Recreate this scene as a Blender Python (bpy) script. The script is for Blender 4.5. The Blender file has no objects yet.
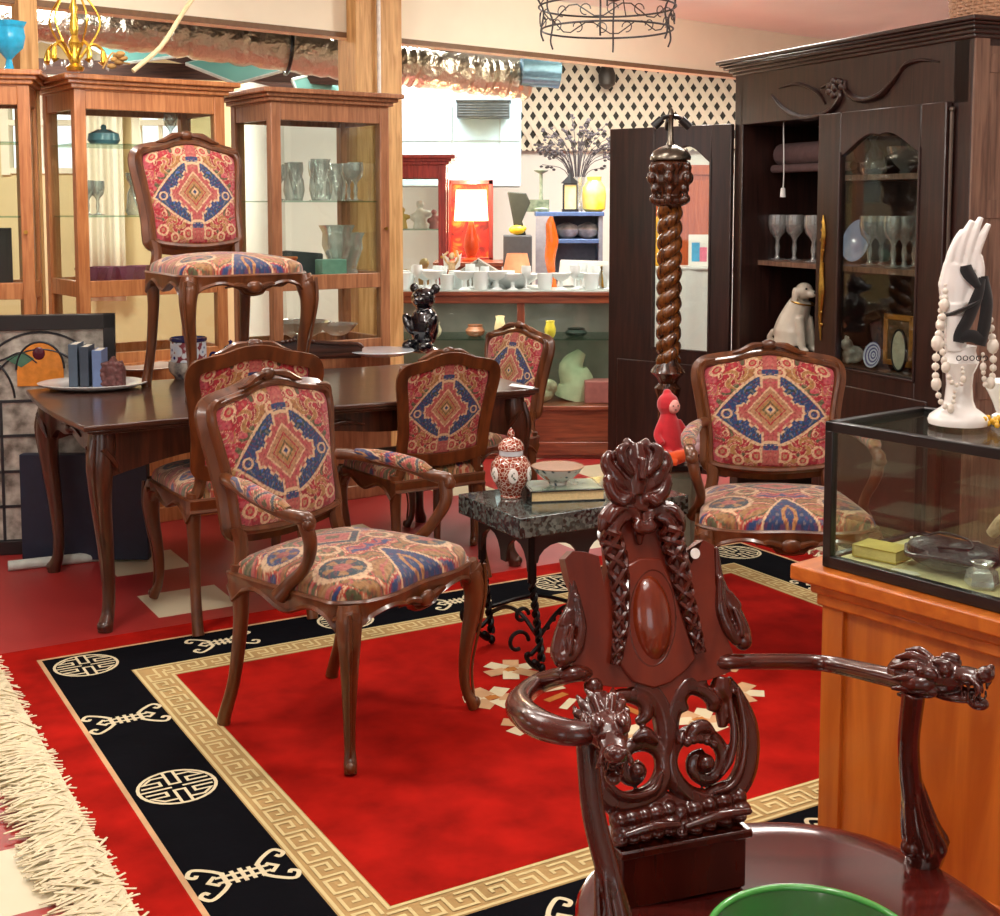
import bpy, math, random
import numpy as np
from math import sin, cos, tan, pi, radians as R, hypot, atan2, sqrt
from mathutils import Vector, Matrix
random.seed(7)
C = bpy.context.scene.collection
F, YH, H, PT = 1300.0, 205.0, 1.5, R(5.0)
PP = YH + F * tan(PT)
TH = R(30.2)                                   # the way rug, table and cases run
AX = Vector((cos(TH), sin(TH), 0)); BX = Vector((sin(TH), -cos(TH), 0))

def ray(u, v):
    x = (u - 500) / F; z = (PP - v) / F
    return Vector((x, cos(PT) + z * sin(PT), -sin(PT) + z * cos(PT)))
def G(u, v, h=0.0):
    """where the sight line meets the level h"""
    r = ray(u, v); t = (h - H) / r.z
    return Vector((r.x * t, r.y * t, h))
def D(u, v, Y):
    """where the sight line meets distance Y"""
    r = ray(u, v); t = Y / r.y
    return Vector((r.x * t, Y, H + r.z * t))

# ------------------------------------------------------------------ materials
def lin(c):
    c = [x / 255.0 for x in c[:3]]
    return tuple(((x / 12.92) if x <= .04045 else ((x + .055) / 1.055) ** 2.4) for x in c) + (1.0,)
MATS = {}
def _new(name):
    m = bpy.data.materials.new(name); m.use_nodes = True
    nt = m.node_tree; b = nt.nodes['Principled BSDF']
    return m, nt, b
def plain(name, c, rough=.5, metal=0.0, var=.12, scale=30.0, bump=0.0, coat=0.0, emit=None, es=1.0, spec=.5, sheen=0, trans=0, c2=None):
    if name in MATS: return MATS[name]
    m, nt, b = _new(name); L = nt.links
    tc = nt.nodes.new('ShaderNodeTexCoord'); n = nt.nodes.new('ShaderNodeTexNoise')
    n.inputs['Scale'].default_value = scale; n.inputs['Detail'].default_value = 5
    L.new(tc.outputs['Object'], n.inputs['Vector'])
    r = nt.nodes.new('ShaderNodeValToRGB'); L.new(n.outputs['Fac'], r.inputs['Fac'])
    a = lin(c)
    r.color_ramp.elements[0].position = .3; r.color_ramp.elements[1].position = .7
    r.color_ramp.elements[0].color = tuple(x * (1 - var) for x in a[:3]) + (1,) if c2 is None else lin(c2)
    r.color_ramp.elements[1].color = tuple(min(1, x * (1 + var)) for x in a[:3]) + (1,)
    L.new(r.outputs['Color'], b.inputs['Base Color'])
    b.inputs['Roughness'].default_value = rough; b.inputs['Metallic'].default_value = metal
    b.inputs['Coat Weight'].default_value = coat; b.inputs['Coat Roughness'].default_value = .08
    b.inputs['Specular IOR Level'].default_value = spec
    if sheen: b.inputs['Sheen Weight'].default_value = sheen
    if trans: b.inputs['Transmission Weight'].default_value = trans
    if emit is not None:
        b.inputs['Emission Color'].default_value = lin(emit); b.inputs['Emission Strength'].default_value = es
    if bump:
        bp = nt.nodes.new('ShaderNodeBump'); bp.inputs['Strength'].default_value = bump; bp.inputs['Distance'].default_value = .01
        L.new(n.outputs['Fac'], bp.inputs['Height']); L.new(bp.outputs['Normal'], b.inputs['Normal'])
    MATS[name] = m; return m
def wood(name, c1, c2, rough=.35, scale=6.0, axis=2, coat=.3, stretch=12.0, bump=.05):
    if name in MATS: return MATS[name]
    m, nt, b = _new(name); L = nt.links
    tc = nt.nodes.new('ShaderNodeTexCoord'); mp = nt.nodes.new('ShaderNodeMapping')
    s = [stretch] * 3; s[axis] = 1.0; mp.inputs['Scale'].default_value = s
    L.new(tc.outputs['Object'], mp.inputs['Vector'])
    n = nt.nodes.new('ShaderNodeTexNoise'); n.inputs['Scale'].default_value = scale; n.inputs['Detail'].default_value = 8; n.inputs['Distortion'].default_value = .6
    L.new(mp.outputs['Vector'], n.inputs['Vector'])
    r = nt.nodes.new('ShaderNodeValToRGB'); L.new(n.outputs['Fac'], r.inputs['Fac'])
    r.color_ramp.elements[0].position = .32; r.color_ramp.elements[1].position = .68
    r.color_ramp.elements[0].color = lin(c1); r.color_ramp.elements[1].color = lin(c2)
    L.new(r.outputs['Color'], b.inputs['Base Color'])
    b.inputs['Roughness'].default_value = rough; b.inputs['Coat Weight'].default_value = coat; b.inputs['Coat Roughness'].default_value = .12
    bp = nt.nodes.new('ShaderNodeBump'); bp.inputs['Strength'].default_value = bump; bp.inputs['Distance'].default_value = .01
    L.new(n.outputs['Fac'], bp.inputs['Height']); L.new(bp.outputs['Normal'], b.inputs['Normal'])
    MATS[name] = m; return m
def pane(name, tint=(235, 245, 240), amount=.10, rough=.03, cover=0.0, covercol=(220, 220, 215)):
    """thin window glass: clear, reflecting more at a slant"""
    if name in MATS: return MATS[name]
    m = bpy.data.materials.new(name); m.use_nodes = True; nt = m.node_tree; nt.nodes.clear(); L = nt.links
    o = nt.nodes.new('ShaderNodeOutputMaterial'); t = nt.nodes.new('ShaderNodeBsdfTransparent'); g = nt.nodes.new('ShaderNodeBsdfGlossy')
    t.inputs['Color'].default_value = lin(tint); g.inputs['Roughness'].default_value = rough
    lw = nt.nodes.new('ShaderNodeLayerWeight'); lw.inputs['Blend'].default_value = .5
    mr = nt.nodes.new('ShaderNodeMapRange'); mr.inputs['To Min'].default_value = amount * .35; mr.inputs['To Max'].default_value = min(1, amount * 2.5)
    L.new(lw.outputs['Facing'], mr.inputs['Value'])
    mx = nt.nodes.new('ShaderNodeMixShader'); L.new(mr.outputs['Result'], mx.inputs['Fac']); L.new(t.outputs[0], mx.inputs[1]); L.new(g.outputs[0], mx.inputs[2])
    last = mx
    if cover:
        d = nt.nodes.new('ShaderNodeBsdfDiffuse'); d.inputs['Color'].default_value = lin(covercol)
        m2 = nt.nodes.new('ShaderNodeMixShader'); m2.inputs['Fac'].default_value = cover
        L.new(mx.outputs[0], m2.inputs[1]); L.new(d.outputs[0], m2.inputs[2]); last = m2
    L.new(last.outputs[0], o.inputs['Surface'])
    MATS[name] = m; return m
def attr_mat(name, rough=.85, bump=.25, sheen=.3):
    """woven cloth whose dyed pattern is kept in the mesh"""
    if name in MATS: return MATS[name]
    m, nt, b = _new(name); L = nt.links
    a = nt.nodes.new('ShaderNodeAttribute'); a.attribute_name = 'dye'
    tc = nt.nodes.new('ShaderNodeTexCoord'); n = nt.nodes.new('ShaderNodeTexNoise'); n.inputs['Scale'].default_value = 160; n.inputs['Detail'].default_value = 3
    L.new(tc.outputs['Object'], n.inputs['Vector'])
    mr = nt.nodes.new('ShaderNodeMapRange'); mr.inputs['To Min'].default_value = .72; mr.inputs['To Max'].default_value = 1.28
    L.new(n.outputs['Fac'], mr.inputs['Value'])
    mx = nt.nodes.new('ShaderNodeVectorMath'); mx.operation = 'SCALE'
    L.new(a.outputs['Color'], mx.inputs[0]); L.new(mr.outputs['Result'], mx.inputs['Scale'])
    L.new(mx.outputs['Vector'], b.inputs['Base Color'])
    b.inputs['Roughness'].default_value = rough; b.inputs['Sheen Weight'].default_value = sheen
    bp = nt.nodes.new('ShaderNodeBump'); bp.inputs['Strength'].default_value = bump; bp.inputs['Distance'].default_value = .003
    L.new(n.outputs['Fac'], bp.inputs['Height']); L.new(bp.outputs['Normal'], b.inputs['Normal'])
    MATS[name] = m; return m

# ------------------------------------------------------------------ mesh maker
def spline(pts, n=8, closed=False):
    P = [Vector(p) for p in pts]; N = len(P); out = []
    rng = range(N) if closed else range(N - 1)
    for i in rng:
        p0 = P[(i - 1) % N] if closed or i > 0 else P[0] * 2 - P[1]
        p1 = P[i]; p2 = P[(i + 1) % N]
        p3 = P[(i + 2) % N] if closed or i + 2 < N else P[-1] * 2 - P[-2]
        for k in range(n):
            t = k / n; t2 = t * t; t3 = t2 * t
            out.append(.5 * ((2 * p1) + (p2 - p0) * t + (2 * p0 - 5 * p1 + 4 * p2 - p3) * t2 + (3 * p1 - p0 - 3 * p2 + p3) * t3))
    if not closed: out.append(P[-1].copy())
    return out
def lerpr(rs, n):
    """values of rs spread over n samples"""
    if isinstance(rs, (int, float)): return [rs] * n
    out = []
    for i in range(n):
        t = i / max(1, n - 1) * (len(rs) - 1); k = min(int(t), len(rs) - 2); f = t - k
        out.append(rs[k] * (1 - f) + rs[k + 1] * f)
    return out
class MB:
    def __init__(s, origin=(0, 0, 0)):
        s.v = []; s.f = []; s.m = []; s.o = Vector(origin); s.M = Matrix.Identity(4); s.col = None
    def add(s, vs, fs, m=0):
        b = len(s.v); s.v += [s.M @ Vector(v) - s.o for v in vs]
        s.f += [tuple(b + i for i in f) for f in fs]; s.m += [m] * len(fs)
    def box(s, x0, x1, y0, y1, z0, z1, m=0):
        s.add([(x0, y0, z0), (x1, y0, z0), (x1, y1, z0), (x0, y1, z0), (x0, y0, z1), (x1, y0, z1), (x1, y1, z1), (x0, y1, z1)],
              [(0, 3, 2, 1), (4, 5, 6, 7), (0, 1, 5, 4), (1, 2, 6, 5), (2, 3, 7, 6), (3, 0, 4, 7)], m)
    def obox(s, c, ax, ay, az, m=0):
        """box from its centre and three half-axes"""
        c = Vector(c); ax = Vector(ax); ay = Vector(ay); az = Vector(az)
        P = [c + ax * i + ay * j + az * k for k in (-1, 1) for (i, j) in ((-1, -1), (1, -1), (1, 1), (-1, 1))]
        s.add(P, [(0, 3, 2, 1), (4, 5, 6, 7), (0, 1, 5, 4), (1, 2, 6, 5), (2, 3, 7, 6), (3, 0, 4, 7)], m)
    def tube(s, pts, r=.01, n=8, m=0, flat=1.0, up=None, closed=False, sm=0):
        P = [Vector(p) for p in pts]
        if sm: P = spline(P, sm, closed)
        N = len(P); rs = lerpr(r, N); vs = []; fs = []; prev = None
        for i in range(N):
            if closed: t = P[(i + 1) % N] - P[i - 1]
            else: t = P[min(i + 1, N - 1)] - P[max(i - 1, 0)]
            if t.length < 1e-9: t = Vector((0, 0, 1))
            t.normalize()
            if up is not None: a = Vector(up)
            elif prev is None: a = Vector((0, 0, 1)) if abs(t.z) < .9 else Vector((0, 1, 0))
            else: a = prev
            a = a - t * a.dot(t)
            if a.length < 1e-6: a = t.orthogonal()
            a.normalize(); prev = a; bb = t.cross(a)
            for k in range(n):
                an = 2 * pi * k / n
                vs.append(P[i] + a * (cos(an) * rs[i] * flat) + bb * (sin(an) * rs[i]))
        for i in range(N if closed else N - 1):
            j = (i + 1) % N
            for k in range(n):
                fs.append((i * n + k, i * n + (k + 1) % n, j * n + (k + 1) % n, j * n + k))
        if not closed:
            fs.append(tuple(range(n - 1, -1, -1))); fs.append(tuple((N - 1) * n + k for k in range(n)))
        s.add(vs, fs, m)
    def sweep(s, pts, prof, nrm, m=0, closed=True, cap=True):
        """profile (out, along nrm) swept round a flat curve; out is away from the middle"""
        P = [Vector(p) for p in pts]; N = len(P); n = len(prof); nr = Vector(nrm).normalized(); vs = []; fs = []
        for i in range(N):
            if closed: t = P[(i + 1) % N] - P[i - 1]
            else: t = P[min(i + 1, N - 1)] - P[max(i - 1, 0)]
            t.normalize(); o = t.cross(nr).normalized()
            for (a, b) in prof: vs.append(P[i] + o * a + nr * b)
        for i in range(N if closed else N - 1):
            j = (i + 1) % N
            for k in range(n): fs.append((i * n + k, j * n + k, j * n + (k + 1) % n, i * n + (k + 1) % n))
        if not closed and cap:
            fs.append(tuple(range(n))); fs.append(tuple((N - 1) * n + k for k in range(n - 1, -1, -1)))
        s.add(vs, fs, m)
    def lathe(s, prof, c=(0, 0, 0), n=24, m=0, ax=None, ridge=0, nr=0):
        c = Vector(c); vs = []; fs = []; N = len(prof)
        M = Matrix.Identity(3) if ax is None else Vector((0, 0, 1)).rotation_difference(Vector(ax)).to_matrix()
        for (r, z) in prof:
            for k in range(n):
                a = 2 * pi * k / n; q = max(r, 1e-5) * (1 + (ridge * cos(a * nr) if nr else 0))
                vs.append(c + M @ Vector((q * cos(a), q * sin(a), z)))
        for i in range(N - 1):
            for k in range(n): fs.append((i * n + k, i * n + (k + 1) % n, (i + 1) * n + (k + 1) % n, (i + 1) * n + k))
        if prof[0][0] > 1e-4: fs.append(tuple(range(n - 1, -1, -1)))
        if prof[-1][0] > 1e-4: fs.append(tuple((N - 1) * n + k for k in range(n)))
        s.add(vs, fs, m)
    def ell(s, c, r, rot=None, n=12, m=0):
        c = Vector(c); r = (r, r, r) if isinstance(r, (int, float)) else r; vs = []; fs = []; h = n // 2 + 1
        for i in range(h + 1):
            ph = pi * i / h
            for k in range(n):
                a = 2 * pi * k / n; q = Vector((r[0] * max(sin(ph), 1e-4) * cos(a), r[1] * max(sin(ph), 1e-4) * sin(a), -r[2] * cos(ph)))
                vs.append(c + (rot @ q if rot is not None else q))
        for i in range(h):
            for k in range(n): fs.append((i * n + k, i * n + (k + 1) % n, (i + 1) * n + (k + 1) % n, (i + 1) * n + k))
        s.add(vs, fs, m)
    def prism(s, out, O, ax, ay, t0, t1, m=0):
        """flat outline in the plane (O, ax, ay) given real thickness along its normal"""
        O = Vector(O); ax = Vector(ax); ay = Vector(ay); nn = ax.cross(ay).normalized(); N = len(out)
        vs = [O + ax * a + ay * b + nn * t0 for a, b in out] + [O + ax * a + ay * b + nn * t1 for a, b in out]
        fs = [tuple(range(N - 1, -1, -1)), tuple(range(N, 2 * N))] + [(i, (i + 1) % N, N + (i + 1) % N, N + i) for i in range(N)]
        s.add(vs, fs, m)
    def sheet(s, fn, nu, nv, m=0, flip=False):
        vs = [fn(i / nu, j / nv) for j in range(nv + 1) for i in range(nu + 1)]; W = nu + 1
        fs = [(j * W + i, j * W + i + 1, (j + 1) * W + i + 1, (j + 1) * W + i) for j in range(nv) for i in range(nu)]
        if flip: fs = [tuple(reversed(f)) for f in fs]
        s.add(vs, fs, m)
    def build(s, name, mats, parent=None, bevel=0, smooth=True, remesh=0, loc=None, seg=2, sub=0, ang=40, jitter=0):
        me = bpy.data.meshes.new(name); me.from_pydata([tuple(v) for v in s.v], [], s.f)
        mats = mats if isinstance(mats, (list, tuple)) else [mats]
        for q in mats: me.materials.append(q)
        if len(mats) > 1: me.polygons.foreach_set('material_index', s.m)
        me.validate(); me.update()
        o = bpy.data.objects.new(name, me); C.objects.link(o)
        if parent is not None: o.parent = parent
        if loc is not None: o.location = loc
        if smooth:
            me.polygons.foreach_set('use_smooth', [True] * len(me.polygons))
            if not remesh: me.set_sharp_from_angle(angle=R(ang))
        if bevel:
            b = o.modifiers.new('bevel', 'BEVEL'); b.width = bevel; b.segments = seg; b.limit_method = 'ANGLE'; b.angle_limit = R(50); b.harden_normals = False
        if remesh:
            r = o.modifiers.new('remesh', 'REMESH'); r.mode = 'VOXEL'; r.voxel_size = remesh; r.use_smooth_shade = True
            sm = o.modifiers.new('smooth', 'SMOOTH'); sm.factor = .6; sm.iterations = 3
        if sub:
            q = o.modifiers.new('sub', 'SUBSURF'); q.levels = sub; q.render_levels = sub
        return o
def tag(o, label=None, cat=None, group=None, kind=None):
    if label: o['label'] = label
    if cat: o['category'] = cat
    if group: o['group'] = group
    if kind: o['kind'] = kind
    return o
def empty(name, loc=(0, 0, 0), rz=0.0, label=None, cat=None, group=None):
    o = bpy.data.objects.new(name, None); C.objects.link(o); o.location = loc; o.rotation_euler = (0, 0, rz); o.empty_display_size = .05
    return tag(o, label, cat, group)
KIDS = lambda o: [c for c in bpy.data.objects if c.parent is o]
def copy_tree(o, parent=None):
    c = o.copy(); C.objects.link(c); c.parent = parent
    for ch in KIDS(o): copy_tree(ch, c)
    return c
def dup(o, loc, rz=0.0, label=None, group=None, scale=None):
    c = copy_tree(o); c.location = loc; c.rotation_euler = (0, 0, rz)
    if scale: c.scale = (scale,) * 3
    tag(c, label, None, group); return c
# ------------------------------------------------------------------ common woods and paints
W_WALNUT = wood('carved_walnut', (70, 36, 16), (112, 62, 30), rough=.3, scale=4, coat=.35, stretch=6)
W_TABLE = wood('dark_table_walnut', (42, 22, 14), (76, 42, 28), rough=.28, scale=5, axis=0, coat=.5)
W_TABLEV = wood('dark_leg_walnut', (44, 22, 13), (84, 44, 27), rough=.28, scale=5, axis=2, coat=.5)
W_MAHOG = wood('red_mahogany', (58, 14, 7), (84, 26, 12), rough=.22, scale=3, axis=2, coat=.6, bump=.01, stretch=6)
W_PLATE = wood('mahogany_board', (92, 26, 13), (122, 42, 22), rough=.28, scale=3, axis=2, coat=.3, bump=.01, stretch=6)
W_OAK = wood('golden_oak', (172, 102, 54), (206, 138, 84), rough=.4, scale=5)
W_OAK2 = wood('brown_oak', (136, 86, 56), (176, 120, 82), rough=.4, scale=5)
W_ARM = wood('armoire_oak', (26, 12, 10), (54, 28, 22), rough=.38, scale=4, coat=.35)
W_ARMH = wood('armoire_oak_across', (28, 14, 11), (56, 32, 25), rough=.38, scale=4, coat=.35, axis=1)
W_ARML = wood('armoire_weathered', (92, 66, 54), (138, 106, 88), rough=.5, scale=4)
W_ORANGE = wood('orange_pine', (172, 84, 18), (206, 116, 36), rough=.35, scale=2.2, coat=.4, stretch=9)
W_ORANGEH = wood('orange_pine_across', (178, 86, 20), (212, 118, 38), rough=.35, scale=2.2, axis=1, coat=.4, stretch=9)
W_COUNTER = wood('counter_cherry', (104, 48, 28), (150, 78, 48), rough=.35, scale=5, axis=0)
W_RED = wood('red_stained_wood', (122, 30, 26), (166, 52, 44), rough=.35, scale=5)
W_PINE = wood('pine_post', (186, 138, 82), (226, 182, 122), rough=.6, scale=4, coat=0)
GLASS = pane('case_glass', (243, 248, 244), .07, .02)
SHELFG = pane('shelf_glass', (214, 234, 226), .16, .05)
CRYSTAL = pane('cut_crystal', (246, 250, 249), .5, .12, cover=.16, covercol=(250, 252, 252))
BLACKP = plain('black_paint', (16, 16, 18), .35, coat=.3)
WHITEC = plain('white_china', (240, 240, 236), .25, coat=.4, var=.03)
BRASS = plain('old_brass', (190, 150, 70), .3, 1.0, var=.2, scale=60)

# ------------------------------------------------------------------ camera and light
cam = bpy.data.cameras.new('camera'); co = bpy.data.objects.new('camera', cam); C.objects.link(co)
co.location = (0, 0, H); co.rotation_euler = (R(90) - PT, 0, 0)
cam.sensor_fit = 'HORIZONTAL'; cam.sensor_width = 36; cam.lens = F / 1000 * 36; cam.shift_y = -(458 - PP) / 1000; cam.clip_end = 100; cam.clip_start = .05
bpy.context.scene.camera = co
vs = bpy.context.scene.view_settings
vs.view_transform = 'Standard'; vs.look = 'None'; vs.gamma = 1; vs.use_curve_mapping = False; vs.exposure = .38
w = bpy.data.worlds.new('world'); bpy.context.scene.world = w; w.use_nodes = True
bg = w.node_tree.nodes['Background']; bg.inputs['Color'].default_value = (.93, .97, 1, 1); bg.inputs['Strength'].default_value = 1.5
def area(loc, size, power, rot=(0, 0, 0), col=(1, .95, .88), sy=None):
    l = bpy.data.lights.new('lamp', 'AREA'); l.size = size; l.energy = power; l.color = col
    if sy: l.shape = 'RECTANGLE'; l.size_y = sy
    o = bpy.data.objects.new('ceiling_lamp_light', l); C.objects.link(o); o.location = loc; o.rotation_euler = rot; return o
CH = 2.78
for (x, y, p) in ((.3, 1.0, 8), (-1.5, 3.0, 10), (1.35, 3.1, 12), (-.3, 4.7, 16), (1.3, 6.6, 26)):
    area((x, y, CH - .04), 1.2, p, sy=.5, rot=(0, 0, TH))
for (x, y, p) in ((-3.2, 7.9, 80), (.9, 9.3, 120), (-1.0, 9.2, 80)):
    area((x, y, 2.80), 1.2, p, sy=.6)

for (x, y, z_, p) in ((-1.6, 3.4, 2.38, 30), (1.5, 3.2, 2.38, 30), (.1, 1.6, 2.3, 24), (1.05, 6.95, 2.62, 34), (-1.5, 5.0, 2.5, 24)):  # point lights added to brighten ceiling and beam, one at the top-right glare
    l = bpy.data.lights.new('fill_point', 'POINT'); l.energy = p; l.color = (1, .93, .84); l.shadow_soft_size = .11
    o = bpy.data.objects.new('fill_point_light', l); C.objects.link(o); o.location = (x, y, z_)
# ------------------------------------------------------------------ setting
def struct(o): o['kind'] = 'structure'; return o
def tile_mat():
    m, nt, b = _new('vinyl_tiles'); L = nt.links
    tc = nt.nodes.new('ShaderNodeTexCoord'); mp = nt.nodes.new('ShaderNodeMapping'); mp.inputs['Rotation'].default_value = (0, 0, -TH); mp.inputs['Scale'].default_value = (1 / .305,) * 3; mp.inputs['Location'].default_value = (-1.108, .833, 0)
    L.new(tc.outputs['Object'], mp.inputs['Vector'])
    fl = nt.nodes.new('ShaderNodeVectorMath'); fl.operation = 'FLOOR'; L.new(mp.outputs['Vector'], fl.inputs[0])
    sx = nt.nodes.new('ShaderNodeSeparateXYZ'); L.new(fl.outputs['Vector'], sx.inputs[0])
    def mth(op, a, bb):
        q = nt.nodes.new('ShaderNodeMath'); q.operation = op
        for i, z in enumerate((a, bb)):
            if isinstance(z, (int, float)): q.inputs[i].default_value = z
            else: L.new(z, q.inputs[i])
        return q.outputs[0]
    # one tile in six is cream
    a1 = mth('FLOORED_MODULO', sx.outputs[0], 3.0); a2 = mth('FLOORED_MODULO', sx.outputs[1], 2.0)
    s = mth('MULTIPLY', mth('LESS_THAN', a1, .5), mth('LESS_THAN', a2, .5))
    n = nt.nodes.new('ShaderNodeTexNoise'); n.inputs['Scale'].default_value = 3; n.inputs['Detail'].default_value = 6; L.new(tc.outputs['Object'], n.inputs['Vector'])
    r1 = nt.nodes.new('ShaderNodeValToRGB'); L.new(n.outputs['Fac'], r1.inputs['Fac'])
    r1.color_ramp.elements[0].color = lin((146, 32, 30)); r1.color_ramp.elements[1].color = lin((178, 54, 50))
    r2 = nt.nodes.new('ShaderNodeValToRGB'); L.new(n.outputs['Fac'], r2.inputs['Fac'])
    r2.color_ramp.elements[0].color = lin((206, 194, 160)); r2.color_ramp.elements[1].color = lin((228, 218, 190))
    mx = nt.nodes.new('ShaderNodeMix'); mx.data_type = 'RGBA'; L.new(s, mx.inputs['Factor']); L.new(r1.outputs[0], mx.inputs[6]); L.new(r2.outputs[0], mx.inputs[7])
    L.new(mx.outputs[2], b.inputs['Base Color']); b.inputs['Roughness'].default_value = .38
    return m
q = MB(); q.box(-7, 7, -1.5, 12.2, -.1, 0); struct(q.build('floor', tile_mat(), smooth=False))
q = MB()
# ceiling of the near room ends at the header beam; the room behind is open and higher
BP = G(40, 6, 2.42); BQ = G(722, 76, 2.42); bd = (BQ - BP).normalized(); bd.z = 0
e0 = BP - bd * 3.2; e1 = BQ + bd * 2.0
q.add([(-7, -1.5, CH), (7, -1.5, CH), (7, e1.y, CH), (e1.x, e1.y, CH), (e0.x, e0.y, CH), (-7, e0.y, CH),
       (-7, -1.5, CH + .1), (7, -1.5, CH + .1), (7, e1.y, CH + .1), (e1.x, e1.y, CH + .1), (e0.x, e0.y, CH + .1), (-7, e0.y, CH + .1)],
      [(5, 4, 3, 2, 1, 0), (6, 7, 8, 9, 10, 11), (0, 1, 7, 6), (1, 2, 8, 7), (2, 3, 9, 8), (3, 4, 10, 9), (4, 5, 11, 10), (5, 0, 6, 11)])
struct(q.build('ceiling', plain('ceiling_white', (250, 248, 246), .9, var=.02, scale=3), smooth=False))
q = MB(); 
h2 = 2.84
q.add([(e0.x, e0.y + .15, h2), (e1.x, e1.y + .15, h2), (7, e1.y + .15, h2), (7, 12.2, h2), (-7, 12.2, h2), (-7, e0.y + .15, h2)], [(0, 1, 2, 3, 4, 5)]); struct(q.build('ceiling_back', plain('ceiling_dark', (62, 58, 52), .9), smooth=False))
cream = plain('cream_wall', (248, 240, 216), .8, var=.03, scale=4)
q = MB(); nb = Vector((-bd.y, bd.x, 0))
L_ = (e1 - e0).length
q.obox((e0 + e1) / 2 + nb * .06 + Vector((0, 0, (3.3 - 2.42) / 2)), bd * L_ / 2, nb * .06, (0, 0, (3.3 - 2.42) / 2))
struct(q.build('trim_1', cream, bevel=.004))
q = MB(); q.obox((e0 + e1) / 2 - nb * .004 + Vector((0, 0, .012)), bd * L_ / 2, nb * .006, (0, 0, .014)); struct(q.build('trim_2', plain('brown_edge', (120, 92, 66), .6)))
# back wall, pale; left wall with the bright windows behind the show cases
ww = plain('white_wall', (232, 232, 224), .85, var=.02, scale=3)
q = MB(); q.box(-2.2, 7, 11.6, 11.75, 0, 3.4); struct(q.build('wall_back', ww, smooth=False))
q = MB(); q.box(5.2, 5.35, -1.5, 12.2, 0, 3.4); struct(q.build('wall_right', ww, smooth=False))
wl = plain('warm_wall', (226, 206, 156), .8, var=.05, scale=2)
q = MB()
wx0, wy = -7.0, 9.6
wins = [(-4.9, -4.15), (-3.62, -3.1), (-2.66, -2.32)]
xs = [wx0] + [v for w_ in wins for v in w_] + [-1.9]
for i in range(0, len(xs), 2): q.box(xs[i], xs[i + 1], wy, wy + .15, 0, 3.4)
for a, b in wins: q.box(a, b, wy, wy + .15, 0, 1.75); q.box(a, b, wy, wy + .15, 2.45, 3.4)
struct(q.build('wall_far_left', wl, smooth=False))
for i, (a, b) in enumerate(wins):
    q = MB()
    for x in (a, b): q.box(x - .03, x + .03, wy - .025, wy + .05, 1.72, 2.48)
    for z in (1.75, 2.1, 2.45): q.box(a, b, wy - .018, wy + .05, z - .02, z + .02)
    q.box((a + b) / 2 - .012, (a + b) / 2 + .012, wy, wy + .04, 1.75, 2.45)
    struct(q.build('window_%d' % (i + 1), cream))
q = MB(); q.box(-7.1, -7.0, -1.5, 9.75, 0, 1.1); q.box(-7.1, -7.0, -1.5, 9.75, 2.4, 3.4)
for y, w2 in ((-1.5, 2.0), (1.6, 2.0), (4.7, 2.2), (8.2, 1.5)): q.box(-7.1, -7.0, y, y + w2, 1.1, 2.4)
struct(q.build('wall_left', wl, smooth=False))
q = MB(); q.box(-7, 5.2, -1.6, -1.5, 0, .9); q.box(-7, 5.2, -1.6, -1.5, 2.3, CH)  # unseen front wall added to cut fill; openings shaped for window reflections
for a, b in ((-7, -3.6), (-2.2, .2), (1.6, 5.2)): q.box(a, b, -1.6, -1.5, .9, 2.3)
struct(q.build('wall_front_blocker', ww, smooth=False))
q = MB(); q.box(-2.05, -1.91, 9.76, 11.6, 0, 3.4); struct(q.build('wall_corner', ww, smooth=False))
# ------------------------------------------------------------------ the red chinese rug
RC = Vector((.352, 3.908, 0)); FL, FW = 2.277, 1.585     # red field
BT, BB, BR = .112, .232, .125                            # key band, black band, red edge
def pile(name, c, v=.18):
    m = plain(name, c, .95, var=v, scale=7, bump=.5, sheen=0, spec=.06); return m
rug = empty('area_rug', RC, TH, 'large red wool area rug with black and tan key-pattern borders and cream fringe', 'rug')
RZ = .012
q = MB()
def ring(hx, hy, wd, z, m):
    for (x0, x1, y0, y1) in ((-hx, hx, hy - wd, hy), (-hx, hx, -hy, -hy + wd), (-hx, -hx + wd, -hy + wd, hy - wd), (hx - wd, hx, -hy + wd, hy - wd)):
        q.box(x0, x1, y0, y1, 0.001, z, m)
hx, hy = FL / 2, FW / 2
q.box(-hx, hx, -hy, hy, .001, RZ, 0)
ring(hx + BT, hy + BT, BT, RZ, 1)
ring(hx + BT + BB, hy + BT + BB, BB, RZ, 2)
ring(hx + BT + BB + .014, hy + BT + BB + .014, .014, RZ, 3)
ring(hx + BT + BB + .014 + BR, hy + BT + BB + .014 + BR, BR, RZ, 0)
_zc = [0]
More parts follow.
